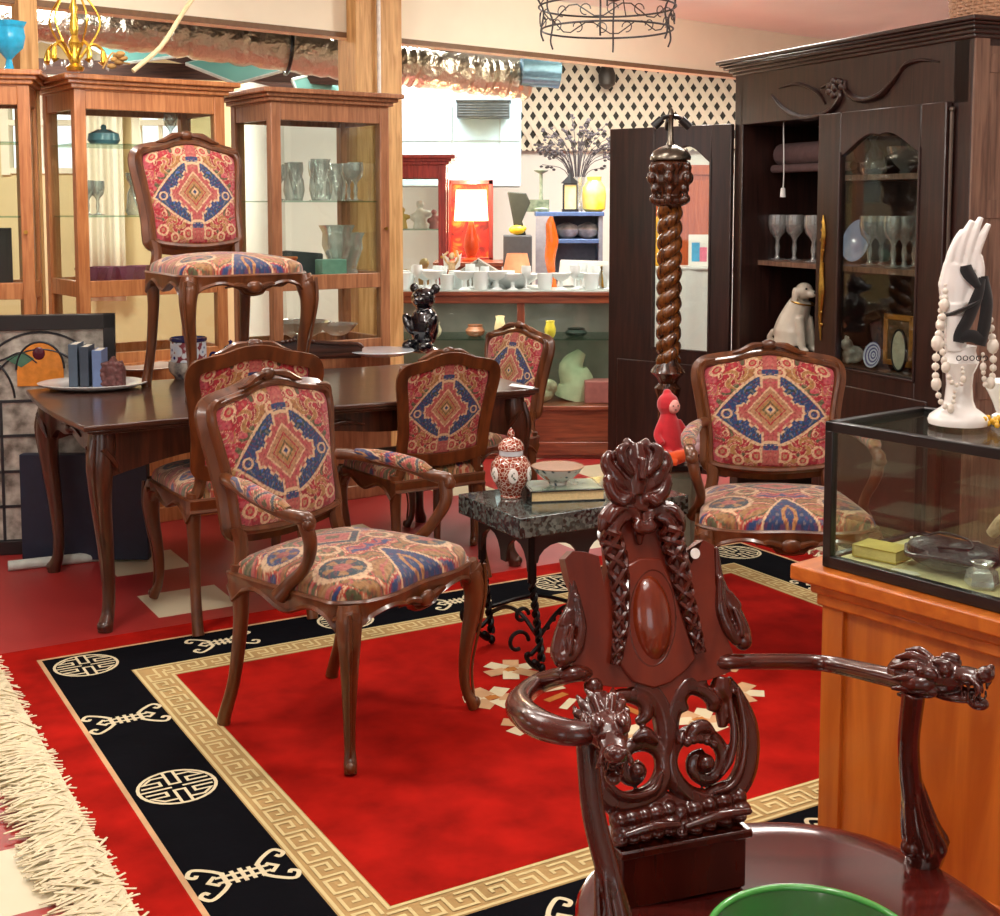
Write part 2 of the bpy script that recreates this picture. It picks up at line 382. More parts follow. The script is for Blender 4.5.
def strip(pts, w, m, cx=0, cy=0, rot=0.0, s=1.0, sx=1.0, z=RZ + .0012, closed=False):
    """woven line of the pattern, laid into the pile"""
    P = [(p[0] * s * sx, p[1] * s) for p in pts]
    P = [(cx + x * cos(rot) - y * sin(rot), cy + x * sin(rot) + y * cos(rot)) for x, y in P]
    N = len(P); vs = []; fs = []; _zc[0] += 1; z += (_zc[0] % 23) * 4e-5
    for i in range(N):
        a = Vector(P[(i - 1) % N] if (closed or i) else P[0]); b = Vector(P[(i + 1) % N] if (closed or i < N - 1) else P[-1]); c = Vector(P[i])
        d1 = (c - a); d2 = (b - c)
        if d1.length < 1e-9: d1 = d2
        if d2.length < 1e-9: d2 = d1
        d1 = d1.normalized(); d2 = d2.normalized(); t = (d1 + d2)
        t = t.normalized() if t.length > 1e-6 else d1
        nn = Vector((-t.y, t.x)); k = 1 / max(.5, nn.dot(Vector((-d1.y, d1.x))))
        for sg in (1, -1): vs.append((c.x + nn.x * w / 2 * k * sg, c.y + nn.y * w / 2 * k * sg, z))
    for i in range(N if closed else N - 1):
        j = (i + 1) % N; fs.append((i * 2, i * 2 + 1, j * 2 + 1, j * 2))
    fs = [tuple(reversed(f)) for f in fs]
    q.add(vs, fs, m)
# greek key
unit = [(0, 0), (0, 1), (.8, 1), (.8, .35), (.4, .35), (.4, .62)]
def key(x0, x1, y, horiz, flip):
    n = max(1, round((x1 - x0) / .078)); st = (x1 - x0) / n; h = .056
    for k in range(n):
        a = x0 + k * st
        pts = [(0, 0), (0, h), (st * .74, h), (st * .74, h * .36), (st * .36, h * .36), (st * .36, h * .66)]
        pts2 = [(0, 0), (st * .98, 0)]
        for pl in (pts, [(st * .36, 0), (st * 1.0, 0)] if 1 else pts2):
            pp = [(a + x, y + (yy if not flip else -yy)) for x, yy in pl]
            if not horiz: pp = [(b, a_) for a_, b in pp]
            strip(pp, .0085, 4)
ky = hy + BT * .5 - .028; kx = hx + BT * .5 - .028
key(-hx - .05, hx + .05, ky, True, False); key(-hx - .05, hx + .05, -ky, True, True)
key(-hy - .05, hy + .05, kx, False, False); key(-hy - .05, hy + .05, -kx, False, True)
for d_ in (.008, BT - .008):
    a, b = hx + d_, hy + d_
    strip([(-a, -b), (a, -b), (a, b), (-a, b)], .009, 4, closed=True)
# longevity roundels and winged bars
circ = lambda r, n=28, a0=0, a1=2 * pi: [(r * cos(a0 + (a1 - a0) * i / n), r * sin(a0 + (a1 - a0) * i / n)) for i in range(n + 1)]
def roundel(cx, cy, rot):
    s = .098
    strip(circ(1)[:-1], .009, 5, cx, cy, rot, s, closed=True)
    for sx in (1, -1):
        for pts in ([(.14, .98), (.14, .2), (0, .2)], [(.14, -.98), (.14, -.2), (0, -.2)], [(.14, 0), (.95, 0)],
                    [(.14, .72), (.52, .72), (.78, .45), (.36, .45), (.36, .22), (.88, .22)],
                    [(.14, -.72), (.52, -.72), (.78, -.45), (.36, -.45), (.36, -.22), (.88, -.22)]):
            strip(pts, .008, 5, cx, cy, rot, s, sx)
def winged(cx, cy, rot):
    s = .1
    wings = [(.38, .22), (.62, .5), (.95, .72), (1.12, .5), (1.0, .36), (.92, .46)]
    for sx in (1, -1):
        for sy in (1, -1):
            strip([(x, y * sy) for x, y in [tuple(p)[:2] for p in spline([(a, b, 0) for a, b in wings], 5)]], .011, 5, cx, cy, rot, s, sx)
        strip([(0, .3), (0, -.3)], .010, 5, cx, cy, rot, s, sx)
        strip([(.2, .28), (.2, -.28)], .010, 5, cx, cy, rot, s, sx)
        strip([(.42, .3), (.42, -.3)], .012, 5, cx, cy, rot, s, sx)
        strip([(.6, .22), (.8, 0), (.6, -.22)], .010, 5, cx, cy, rot, s, sx)
        strip([(0, .12), (.62, .12)], .009, 5, cx, cy, rot, s, sx); strip([(0, -.12), (.62, -.12)], .009, 5, cx, cy, rot, s, sx)
mx_, my_ = hx + BT + BB / 2, hy + BT + BB / 2
for i in range(7):
    x = -mx_ + i * 2 * mx_ / 6
    for sg in (1, -1):
        (roundel if i % 2 == 0 else winged)(x, my_ * sg, 0)
for i in range(1, 4):
    y = -my_ + i * 2 * my_ / 4
    for sg in (1, -1): (roundel if i % 2 == 0 else winged)(mx_ * sg, y, 0)
# cream flower wreath in the middle
for k in range(9):
    a = 2 * pi * k / 9; cx, cy = .34 * cos(a) * 1.15, .34 * sin(a)
    for j in range(6):
        b = a + 2 * pi * j / 6
        pts = [(cx + .018 * cos(b), cy + .018 * sin(b)), (cx + .05 * cos(b), cy + .05 * sin(b)), (cx + .088 * cos(b), cy + .088 * sin(b))]
        strip(pts, .052, 3 if j % 2 else 5)
    strip([(cx - .02, cy), (cx + .02, cy)], .03, 6, z=RZ + .002)
for k in range(18):
    a = 2 * pi * k / 18 + .1
    strip([(.16 * cos(a), .14 * sin(a)), (.24 * cos(a + .2), .22 * sin(a + .2))], .026, 5 if k % 2 else 6)
mats_rug = [pile('rug_red', (156, 22, 14), .3), pile('rug_tan', (172, 142, 94)), pile('rug_black', (9, 9, 14)),
            pile('rug_pale', (200, 160, 120)), pile('rug_key', (208, 190, 138), .06), pile('rug_cream', (214, 202, 168), .06), pile('rug_ochre', (188, 120, 60))]
q.build('pile', mats_rug, rug, smooth=False)
# fringe at both short ends
rnd = random.Random(3); q = MB(); ex = hx + BT + BB + .014 + BR; ey = hy + BT + BB + .014 + BR
for sg in (-1, 1):
    n = 1150 if sg < 0 else 150
    for k in range(n):
        y = -ey + (k + rnd.random()) / n * 2 * ey; ln = rnd.uniform(.10, .19) if sg < 0 else rnd.uniform(.05, .09); a = max(-1.0, min(1.0, rnd.gauss(0, .5)))
        x = ex - .01
        if k % 6 == 0: x -= rnd.random() * .025
        p0 = Vector((sg * x, y, .012)); p3 = Vector((sg * (x + ln * cos(a)), y + ln * sin(a), rnd.uniform(.004, .018)))
        md = (p0 + p3) / 2 + Vector((rnd.uniform(-.01, .01), rnd.uniform(-.02, .02), rnd.uniform(.002, .012)))
        q.tube([p0, md, p3], [.0035, .0052, .0035], 5, sm=3, flat=.6)
q.build('fringe', plain('fringe_cream', (226, 214, 180), .9, var=.12, scale=40), rug)
# ------------------------------------------------------------------ tapestry dye patterns
def srgb(a): return np.array(lin(a)[:3])
RED_, PINK, CREAM, GOLD = srgb((172, 26, 44)), srgb((196, 78, 90)), srgb((222, 186, 146)), srgb((172, 122, 68))
NAVY, TEAL, OLIVE, ORNG, TAN_, ROSE = srgb((32, 62, 112)), srgb((20, 60, 74)), srgb((84, 86, 52)), srgb((186, 70, 32)), srgb((182, 134, 94)), srgb((184, 92, 84))
def scrolls(x, y, s=1.0, ph=0.0):
    x = np.abs(x)
    wx = x + .10 * np.sin(9 * s * y + ph) + .06 * np.sin(17 * s * x + 5 * y + ph); wy = y + .10 * np.sin(8 * s * x + 1.3 + ph) + .05 * np.cos(19 * s * y - 4 * x)
    a = np.sin(8.5 * s * wx + 2.2 * np.sin(6 * s * wy + ph)); b = np.cos(9.5 * s * wy + 2.0 * np.sin(7 * s * wx - ph)); c = np.sin(15 * s * (wx + wy) + 3 * a)
    return a * b, c, a + b
def paint(shape): return np.zeros(shape + (3,))
def put(col, mask, c): col[mask] = c
def grime(col, x, y):
    # the small broken flowers woven through every colour
    r = np.random.RandomState(4); out = col.copy()
    a = np.sin(31 * np.abs(x) + 4 * np.sin(13 * y)) * np.cos(29 * y + 4 * np.sin(15 * np.abs(x))); b = np.sin(53 * np.abs(x) + 37 * y) * np.cos(47 * y - 29 * np.abs(x))
    lum = out.mean(axis=-1, keepdims=True)
    m = (a > .55)[..., None]; out = np.where(m, out * .62 + RED_ * .25, out)
    m = (a < -.62)[..., None]; out = np.where(m, out * .7 + CREAM * .22, out)
    m = (b > .6)[..., None]; out = np.where(m, out * .66, out)
    return np.clip(out * .82, 0, 1)
def back_pat(x, y):
    """x, y in -1..1"""
    X = np.abs(x); col = np.zeros(x.shape + (3,)); col[:] = RED_
    n1, n2, n3 = scrolls(x, y, 1.25)
    put(col, n1 > .12, PINK); put(col, (n2 > .72), RED_ * .75); put(col, (n3 > 1.25), GOLD); put(col, n3 < -1.35, OLIVE)
    put(col, np.abs(n1) < .05, CREAM); put(col, np.abs(n3 - .9) < .07, CREAM * .85)
    put(col, (X > .80) & (n2 > .1), PINK * .9)
    # side leaf sprays
    for (cx, cy) in ((.52, .62), (.52, -.60)):
        r = np.hypot(X - cx, (y - cy) * 1.3); t = np.arctan2(y - cy, X - cx)
        put(col, (r < .24) & (np.sin(t * 3 + r * 22) > .3), GOLD); put(col, (r < .24) & (np.abs(np.sin(t * 3 + r * 22) - .3) < .16), CREAM)
    for (cx, cy, rr) in ((.27, .84, .085), (.15, .66, .07), (.24, -.80, .10), (.55, -.86, .08), (.80, .84, .09), (.8, -.7, .1)):
        r = np.hypot(X - cx, y - cy)
        put(col, r < rr, RED_ * 1.1); put(col, np.abs(r - rr) < .022, CREAM); put(col, r < rr * .4, TAN_)
    put(col, (X < .11) & (y > .62) & (y < .95), ROSE); put(col, (X < .17 - .1 * np.abs(y + .75)) & (y < -.66) & (y > -.95), ROSE)
    put(col, (np.abs(X - .16) < .018) & (y < -.66) & (y > -.92), CREAM)
    # blue lozenge
    ly = np.abs(y)
    loz = ly / .62 + (X / .87) ** 1.7
    lim = (ly < .60 - .02 * np.sin(X * 40))
    put(col, (loz < 1.10) & (ly < .62), CREAM)
    inn = (loz < 1.0)
    put(col, inn, NAVY); put(col, inn & (n2 > .35), TEAL); put(col, inn & (np.abs(n2 - .75) < .10), NAVY * 2.2); put(col, inn & (X > .55) & (np.abs(np.hypot(X - .70, y) - .075) < .018), CREAM)
    # stepped medallion
    dm = X + ly * .92
    step = .05 * np.sign(np.sin(dm * 0 + (X - ly) * 26))
    med = (dm < .50 + step * .6) | ((X < .12) & (ly < .54)) | ((ly < .10) & (X < .50))
    edge = (dm < .55 + step * .6) | ((X < .155) & (ly < .60)) | ((ly < .14) & (X < .545))
    put(col, edge, CREAM); put(col, med, ROSE); put(col, med & (n2 > .75), PINK)
    put(col, np.abs(dm - .36) < .018, CREAM); put(col, dm < .34, TAN_); put(col, np.abs(dm - .235) < .014, RED_); put(col, dm < .2, GOLD)
    put(col, np.abs(dm - .12) < .016, OLIVE); put(col, (dm < .085), CREAM); put(col, dm < .04, NAVY)
    put(col, (X < .13) & (np.abs(ly - .66) < .04), NAVY)
    return grime(col, x, y)
def seat_pat(x, y):
    """y = -1 at the front edge"""
    X = np.abs(x); col = np.zeros(x.shape + (3,)); col[:] = ORNG
    n1, n2, n3 = scrolls(x, y, 1.05, 1.0)
    put(col, n1 > .15, RED_ * .9); put(col, n1 < -.5, GOLD * .8); put(col, (n1 > -.5) & (n1 < -.2), OLIVE); put(col, n3 > 1.2, OLIVE); put(col, n3 < -1.35, NAVY); put(col, (n3 < -.9) & (n3 > -1.35), RED_)
    put(col, np.abs(n1) < .055, CREAM); put(col, np.abs(n3 + 1.0) < .08, CREAM * .8); put(col, (n2 > .85), ROSE)
    for (cx, cy, rr, cc) in ((.66, -.52, .26, TEAL * .8), (.72, .35, .22, NAVY), (.42, -.05, .13, OLIVE)):
        r = np.hypot(X - cx, (y - cy)); t = np.arctan2(y - cy, X - cx)
        put(col, r < rr, cc); put(col, (r < rr * .75) & (np.sin(t * 5) > .2), GOLD * .8); put(col, r < rr * .35, ROSE * .8)
        put(col, np.abs(r - rr) < .028, CREAM * .9)
    dm = X * .8 + np.abs(y - .28)
    put(col, dm < .40, CREAM * .8); put(col, dm < .37, TEAL); put(col, dm < .27, CREAM * .8); put(col, dm < .245, ROSE); put(col, dm < .1, OLIVE)
    t = (y + 1.05)
    put(col, (X < .36 - t * .52) & (t < .62), CREAM); put(col, (X < .33 - t * .52) & (t < .58), NAVY * .8)
    lil = (np.abs(X - .07 * np.sin(t * 9)) < .022) & (t < .42)
    put(col, lil, GOLD * 1.2)
    return grime(col, x, y)
def dye(o, cols):
    me = o.data; a = me.color_attributes.new('dye', 'FLOAT_COLOR', 'POINT')
    buf = np.ones((len(me.vertices), 4), dtype=np.float32); buf[:, :3] = cols; a.data.foreach_set('color', buf.ravel())
TAP = attr_mat('tapestry_cloth')

# ------------------------------------------------------------------ one louis chair, with or without arms
def louis(name, arm):
    root = empty(name)
    sw, bw, sd, sh = (.285, .235, .24, .455) if arm else (.25, .205, .228, .45)      # half widths, half depth, rail top
    bh0, bh1, bhw = (.545, .955, .238) if arm else (.535, .940, .200)              # back panel bottom, top, half width
    yb = sd - .02; lean = .20                                                       # the back leans
    by = lambda z: yb + (z - sh) * lean
    # back outline, (x, z)
    h = bh1 - bh0
    half = [(0, bh0 - .002), (bhw * .55, bh0 + .006), (bhw * .86, bh0 + .02), (bhw * .90, bh0 + h * .12), (bhw * .90, bh0 + h * .3), (bhw * .97, bh0 + h * .6),
            (bhw * 1.03, bh0 + h * .8), (bhw * .98, bh0 + h * .895), (bhw * .78, bh0 + h * .93), (bhw * .5, bh0 + h * .955), (bhw * .25, bh0 + h * .995), (0, bh0 + h * 1.01)]
    loop = [(x, z) for x, z in half] + [(-x, z) for x, z in reversed(half[1:-1])]
    cur = spline([(x, 0, z) for x, z in loop], 5, True)
    cur3 = [Vector((p.x, by(p.z), p.z)) for p in cur]
    nrm = Vector((0, 1, -lean)).normalized()                                        # out of the rear of the back
    # frame: moulded in front, plain and broad behind
    q = MB(); prof = [(-.008, -.014), (.0, -.024), (.010, -.022), (.018, -.010), (.020, .004), (.019, .022), (-.030, .025), (-.030, .014), (-.010, .0)]
    q.sweep(cur3, prof, nrm)
    def up(x, z, o=0): return Vector((x, by(z), z)) - nrm * o
    q.ell(up(0, bh1 + .028, .008), (.03, .014, .02)); 
    for sg in (1, -1):
        q.tube([up(sg * .02, bh1 + .030, .012), up(sg * .06, bh1 + .022, .018), up(sg * .10, bh1 + .004, .018), up(sg * .13, bh1 - .002, .014)], [.008, .014, .010, .004], 6, sm=4)
        q.tube([up(sg * bhw * .80, bh1 - h * .06, .016), up(sg * bhw * .98, bh1 - h * .085, .018), up(sg * (bhw + .01), bh1 - h * .17, .014)], [.004, .012, .004], 6, sm=4)
        # stiles down to the rail
        q.tube([up(sg * bhw * .86, bh0 + .03), up(sg * bhw * .84, bh0 - .03), (sg * (bw - .012), yb - .002, sh - .03)], [.024, .021, .022], 8, sm=4, flat=1.0)
    q.build('back_frame', W_WALNUT, root)
    # padded back: front and rear cloth from one grid each
    ZB = lambda s: bh0 + .012 + 0 * s
    hw_z = [p for p in half]
    def hwid(v):
        z = bh0 + .012 + v * (h - .02)
        tab = [(.0, .84), (.12, .88), (.3, .885), (.6, .95), (.8, .99), (.9, .955), (1.0, .93)]
        t = min(1, max(0, v))
        for (a, wa), (b, wb) in zip(tab, tab[1:]):
            if t <= b: return bhw * (wa + (wb - wa) * (t - a) / (b - a))
        return bhw * .9
    def topz(s): # how high the panel reaches at |s|
        tab = [(0, 1.0), (.25, .985), (.5, .945), (.78, .915), (.95, .88), (1, .86)]
        a_ = abs(s)
        for (a, wa), (b, wb) in zip(tab, tab[1:]):
            if a_ <= b: return wa + (wb - wa) * (a_ - a) / (b - a)
        return .86
    NU, NV = 150, 150
    q = MB(); co_ = []
    for side, th in ((0, .030), (1, .014)):
        def fn(u, v, side=side, th=th):
            s = u * 2 - 1; x = s * hwid(v * topz(s)); z = bh0 + .010 + v * (h - .008) * topz(s)
            b = ((1 - abs(s) ** 5) * (1 - abs(2 * v - 1) ** 5)) ** .6 * th
            P = Vector((x, by(z), z)); return P - nrm * (.004 + b) if side == 0 else P + nrm * (.004 + b)
        q.sheet(fn, NU, NV, flip=(side == 1))
        uu, vv = np.meshgrid(np.linspace(-1, 1, NU + 1), np.linspace(-1, 1, NV + 1)); co_.append(back_pat(uu, vv).reshape(-1, 3))
    o = q.build('backrest', TAP, root); dye(o, np.concatenate(co_))
    # seat plan
    def plan(s, t): # s -1..1 across, t -1 front .. 1 rear
        hw = sw + (bw - sw) * ((t + 1) / 2) ** 1.2
        y = t * sd
        if t < 0: y += -.028 * (1 - abs(s) ** 2.2) * (-t) + .008 * cos(s * pi * 2) * (-t)
        x = s * hw; k = max(0, abs(s) - .8) / .2; kk = max(0, -t - .8) / .2
        x -= (1 if s > 0 else -1) * .02 * k * kk; y += .02 * k * kk if t < 0 else 0
        return x, y
    q = MB(); NU, NV = 150, 130
    def fs(u, v):
        s, t = u * 2 - 1, v * 2 - 1; x, y = plan(s, t)
        e = ((1 - abs(s) ** 7) * (1 - abs(t) ** 7)); z = sh - .008 + .060 * e ** .42 + .022 * (1 - s * s) * (1 - t * t)
        g = 1 + .018 * max(0, 1 - abs(e - .3) * 3)
        return Vector((x * g, y * g, z))
    q.sheet(fs, NU, NV)
    uu, vv = np.meshgrid(np.linspace(-1, 1, NU + 1), np.linspace(-1, 1, NV + 1)); cs = seat_pat(uu, vv).reshape(-1, 3)
    o = q.build('seat', TAP, root); dye(o, cs)
    # rail with a wavy lower edge
    q = MB(); ring_ = []
    N = 40
    for i in range(N + 1): ring_.append((-1 + 2 * i / N, -1))
    for i in range(1, 25): ring_.append((1, -1 + 2 * i / 24))
    for i in range(1, N): ring_.append((1 - 2 * i / N, 1))
    for i in range(24, 0, -1): ring_.append((-1, -1 + 2 * i / 24))
    vs_ = []; 
    for (s, t) in ring_:
        x, y = plan(s, t); x *= 1.015; y *= 1.015
        p = abs(s) if abs(t) == 1 else abs(t)
        lo = .052 + .016 * cos(p * pi * 2) + .03 * max(0, p - .75) / .25 if t < 1 else .05
        if t == -1 and abs(s) < .18: lo += .012
        nx, ny = (0, -1) if t == -1 else ((0, 1) if t == 1 else (1 if s > 0 else -1, 0))
        for (dd, zz) in ((0.004, sh + .002), (.010, sh - .004), (.006, sh - .016), (.004, sh - lo + .014), (.011, sh - lo + .006), (.004, sh - lo), (-.020, sh - lo + .002), (-.020, sh)):
            vs_.append((x + nx * dd, y + ny * dd, zz))
    M_ = len(ring_); fsx = []
    for i in range(M_):
        j = (i + 1) % M_
        for k in range(8): fsx.append((i * 8 + k, i * 8 + (k + 1) % 8, j * 8 + (k + 1) % 8, j * 8 + k))
    q.add(vs_, [tuple(reversed(f)) for f in fsx])
    q.add([( -bw * .95, -sd * .9, sh - .02), (bw * .95, -sd * .9, sh - .02), (bw * .9, sd * .9, sh - .02), (-bw * .9, sd * .9, sh - .02)], [(3, 2, 1, 0)])
    yf = -sd * 1.03 - .034
    q.ell((0, yf, sh - .045), (.034, .012, .022))
    for sg in (1, -1):
        q.tube([(sg * .03, yf + .004, sh - .045), (sg * .07, yf + .004, sh - .036), (sg * .11, yf + .012, sh - .046)], [.011, .009, .003], 6, sm=4)
        q.tube([(sg * (sw - .055), -sd - .004, sh - .05), (sg * (sw - .01), -sd - .008, sh - .03), (sg * (sw + .008), -sd + .04, sh - .045)], [.006, .02, .006], 6, sm=4)
    q.build('seat_rail', W_WALNUT, root, smooth=True)
    # legs, each its own
    for sg in (1, -1):
        q = MB(); x0, y0 = sg * (sw - .022), -sd + .012; ox, oy = sg * .707, -.707
        T = lambda o_, z: (x0 + ox * o_, y0 + oy * o_, z)
        q.tube([T(-.004, sh - .01), T(.006, sh - .05), T(.016, sh - .10), T(.010, sh - .17), T(-.006, .20), T(-.014, .12), T(-.008, .055), T(.008, .022), T(.016, .0)],
               [.030, .036, .031, .025, .020, .0165, .015, .018, .017], 12, sm=5)
        q.ell(T(.022, .017), (.014, .014, .017)); q.ell(T(.034, sh - .055), (.010, .010, .026))
        q.tube([T(.047, sh - .02), T(.050, sh - .10), T(.036, .26), T(.010, .13), T(.014, .04)], [.006, .007, .005, .004, .005], 6, sm=5)
        q.build('leg', W_WALNUT, root)
        q = MB(); x0, y0 = sg * (bw - .014), yb
        q.tube([(x0, y0, sh + .02), (x0, y0 - .004, sh - .06), (x0, y0 - .002, .30), (x0 + sg * .004, y0 + .022, .14), (x0 + sg * .008, y0 + .058, .03), (x0 + sg * .008, y0 + .066, 0)],
               [.024, .025, .021, .018, .019, .020], 10, sm=5)
        q.build('leg', W_WALNUT, root)
    if arm:
        for sg in (1, -1):
            q = MB(); za = .675
            pa = [(sg * bhw * .93, by(.70), .715), (sg * (bhw * .93 + .035), by(.7) - .07, .712), (sg * (sw + .015), .04, .690), (sg * (sw + .02), -.06, .672), (sg * (sw + .018), -.118, .668), (sg * (sw + .01), -.135, .652)]
            q.tube(pa, [.019, .017, .018, .019, .021, .014], 10, sm=6)
            q.tube([(sg * (sw + .018), -.112, .662), (sg * (sw + .006), -.122, .60), (sg * (sw - .016), -.085, .53), (sg * (sw - .012), -.03, .475), (sg * (sw + .004), .00, .435)], [.021, .019, .016, .018, .024], 10, sm=6)
            q.ell((sg * (sw + .018), -.130, .655), (.022, .016, .018))
            a_ = q.build('arm', W_WALNUT, root)
            q = MB(); P = spline([pa[1], pa[2], pa[3]], 26); n = 12; cl = []
            rs = lerpr([.012, .025, .027, .027, .025, .012], len(P)); vs2 = []
            for i, p in enumerate(P):
                for k in range(40):
                    an = 2 * pi * k / 40; vs2.append((p.x + cos(an) * rs[i], p.y, p.z + .012 + sin(an) * rs[i] * .8)); cl.append((k / 40 * 2 - 1, i / len(P) * 2 - 1))
            f2 = [(i * 40 + k, i * 40 + (k + 1) % 40, (i + 1) * 40 + (k + 1) % 40, (i + 1) * 40 + k) for i in range(len(P) - 1) for k in range(40)]
            q.add(vs2, f2); o = q.build('arm_pad', TAP, a_); c_ = np.array(cl); dye(o, seat_pat(c_[:, 0] * .5, c_[:, 1]))
    return root
arm1 = louis('armchair', True)
arm1.location = (-.43, 3.65, RZ + .004); arm1.rotation_euler = (0, 0, R(55))
tag(arm1, 'tapestry armchair with scrolled wooden arms standing on the corner of the red rug', 'armchair', 'french tapestry armchairs')
arm2 = dup(arm1, (.94, 4.31, RZ + .004), R(-4), 'tapestry armchair facing the room beside the glass display case', 'french tapestry armchairs')
ch1 = louis('side_chair', False)
ch1.location = (-.99, 4.74, RZ + .001); ch1.rotation_euler = (0, 0, R(207)); ch1.scale = (1.04,) * 3
tag(ch1, 'tapestry side chair tucked under the table directly behind the front armchair', 'chair', 'french tapestry side chairs')
ch2 = dup(ch1, (-.35, 5.24, 0.0), R(211), 'tapestry side chair with its back to us, next to the lidded jar', 'french tapestry side chairs', .965)
ch3 = dup(ch1, (-1.12, 5.24, .752), R(37), 'tapestry side chair standing up on top of the dining table', 'french tapestry side chairs', 1.07)
ch4 = dup(ch1, (-.12, 5.96, 0.0), R(-46), 'tapestry side chair half hidden behind the far end of the dining table', 'french tapestry side chairs', .96)
# ------------------------------------------------------------------ carved mahogany armchair in front
CO = Vector((.2725, 1.925, .53)); cr = Vector((cos(R(19.6)), sin(R(19.6)), 0)); cf = Vector((sin(R(19.6)), -cos(R(19.6)), 0))
LN = R(15); cu = (Vector((0, 0, 1)) * cos(LN) - cf * sin(LN)); cn = cr.cross(cu).normalized()      # cn points to the sitter's side (front)
if cn.dot(cf) < 0: cn = -cn
def pl(u, v):
    """photo point -> coordinates in the plane of the chair back"""
    r = ray(u, v); o = Vector((0, 0, H)); t = (CO - o).dot(cn) / r.dot(cn); P = o + r * t - CO
    return (P.dot(cr), P.dot(cu))
def W(a, b, n=0.0): return CO + cr * a + cu * b + cn * n
def w(u, v, n=0.0): a, b = pl(u, v); return W(a, b, n)
CR0 = Vector((.42, 1.80, 0))
chair = empty('carved_armchair', CR0, 0, 'carved dark mahogany armchair with dragon-head arms and pierced scroll back', 'armchair')
def carve(name, q, **k):
    return q.build(name, k.pop('mat', W_MAHOG), k.pop('parent', chair), **k)
def cmb(): return MB(CR0)
ax3 = Matrix((cr, cu, cn)).transposed()                                        # axes of the back
# main plate
def z6(x, y): return (500 + x / 1.95, 430 + y / 1.95)
plate = [(120, 252), (135, 236), (160, 238), (186, 246), (196, 300), (206, 262), (200, 200), (216, 166), (240, 152), (255, 118), (275, 118), (285, 152), (318, 158), (350, 190), (356, 236), (366, 262), (362, 300),
         (366, 235), (388, 214), (410, 226), (412, 300), (420, 368), (446, 432), (442, 470), (400, 486), (360, 492), (335, 505), (318, 560), (306, 560), (290, 516), (262, 500), (215, 500), (165, 492), (132, 462), (154, 402), (146, 332), (128, 290)]
q = cmb(); q.prism([pl(*z6(x, y)) for x, y in plate], CO, cr, cu, -.012, .014)
o = carve('back_splat', q, mat=W_PLATE, bevel=.005, seg=3, smooth=True, ang=30)
# raised beaded rim round the cabochon, and the cabochon
q = cmb(); a0, b0 = pl(*z6(287, 365)); a1, b1 = pl(*z6(283, 280)); a2, b2 = pl(*z6(326, 362))
hh = hypot(a1 - a0, b1 - b0); hw_ = abs(a2 - a0)
q.tube([W(a0 + (hw_ + .006) * cos(t) + .012 * sin(t) * .6, b0 + (hh + .006) * sin(t), .014) for t in [2 * pi * i / 40 for i in range(40)]], .0065, 8, closed=True)
tri = [(196 + 50, 170), (318, 170), (372, 440), (300, 500), (265, 496), (214, 440)]
sm_ = cmb(); carve('cabochon_rim', q)
q = cmb(); q.ell(W(a0, b0, .012), (hw_, hh, .026), ax3, 24); carve('cabochon', q, mat=wood('bright_mahogany', (104, 34, 14), (140, 54, 24), rough=.15, scale=3, coat=.8, bump=0))
# lower frame plate around the cabochon
q = cmb(); q.prism([pl(*z6(x, y)) for x, y in [(236, 265), (262, 250), (305, 250), (322, 290), (372, 445), (350, 470), (322, 492), (290, 502), (250, 490), (212, 440), (226, 340)]], CO, cr, cu, .010, .020)
carve('splat_panel', q, mat=W_PLATE, bevel=.003)
# twisted garlands
for name_, pts, ra in (('garland', [(200, 196), (216, 250), (224, 330), (222, 400), (214, 455)], (.020, .019, .015, .012, .009)), ('garland', [(316, 190), (330, 240), (346, 310), (362, 370), (378, 432)], (.022, .020, .016, .013, .010))):
    q = cmb(); P = spline([w(*z6(x, y), .022) for x, y in pts], 12); rr = lerpr(list(ra), len(P))
    q.tube(P, [r * .62 for r in rr], 8)
    for ph in range(3):
        for sgn in (1, -1) if ra else (1,):
            pt = []
            for i, p in enumerate(P):
                t = (P[min(i + 1, len(P) - 1)] - P[max(i - 1, 0)]).normalized(); s_ = cn.cross(t).normalized(); a = sgn * (i * .34) + ph * 2 * pi / 3
                k = rr[i] * .72; pt.append(p + s_ * cos(a) * k + cn * sin(a) * k)
            q.tube(pt, [r * .30 for r in rr], 6)
    carve('garland', q)
# ram-horn curls above the garlands
def leaf(q, pts, r, n0=.02, sm=5, flat=1.0): q.tube([w(*z6(x, y), n0 + (p[0] if p else 0)) for x, y, *p in pts], r, 8, sm=sm, flat=flat)
q = cmb()
for s in ((lambda x: x), (lambda x: 264 + (264 - x) + 4)):
    leaf(q, [(s(262), 184), (s(252), 166), (s(236), 156), (s(214), 158), (s(196), 176), (s(188), 200)], [.007, .013, .015, .016, .014, .006])
    leaf(q, [(s(240), 172), (s(222), 176), (s(210), 196), (s(214), 216)], [.006, .011, .011, .005], .026)
    leaf(q, [(s(258), 176), (s(250), 190), (s(262), 196), (s(264), 184)], [.006, .008, .007, .005], .030)
    leaf(q, [(s(228), 152), (s(210), 160), (s(194), 184)], [.004, .008, .004], .034)
leaf(q, [(262, 225), (262, 200), (266, 180)], [.004, .010, .005], .02)
carve('horn_carving', q, remesh=.0022)
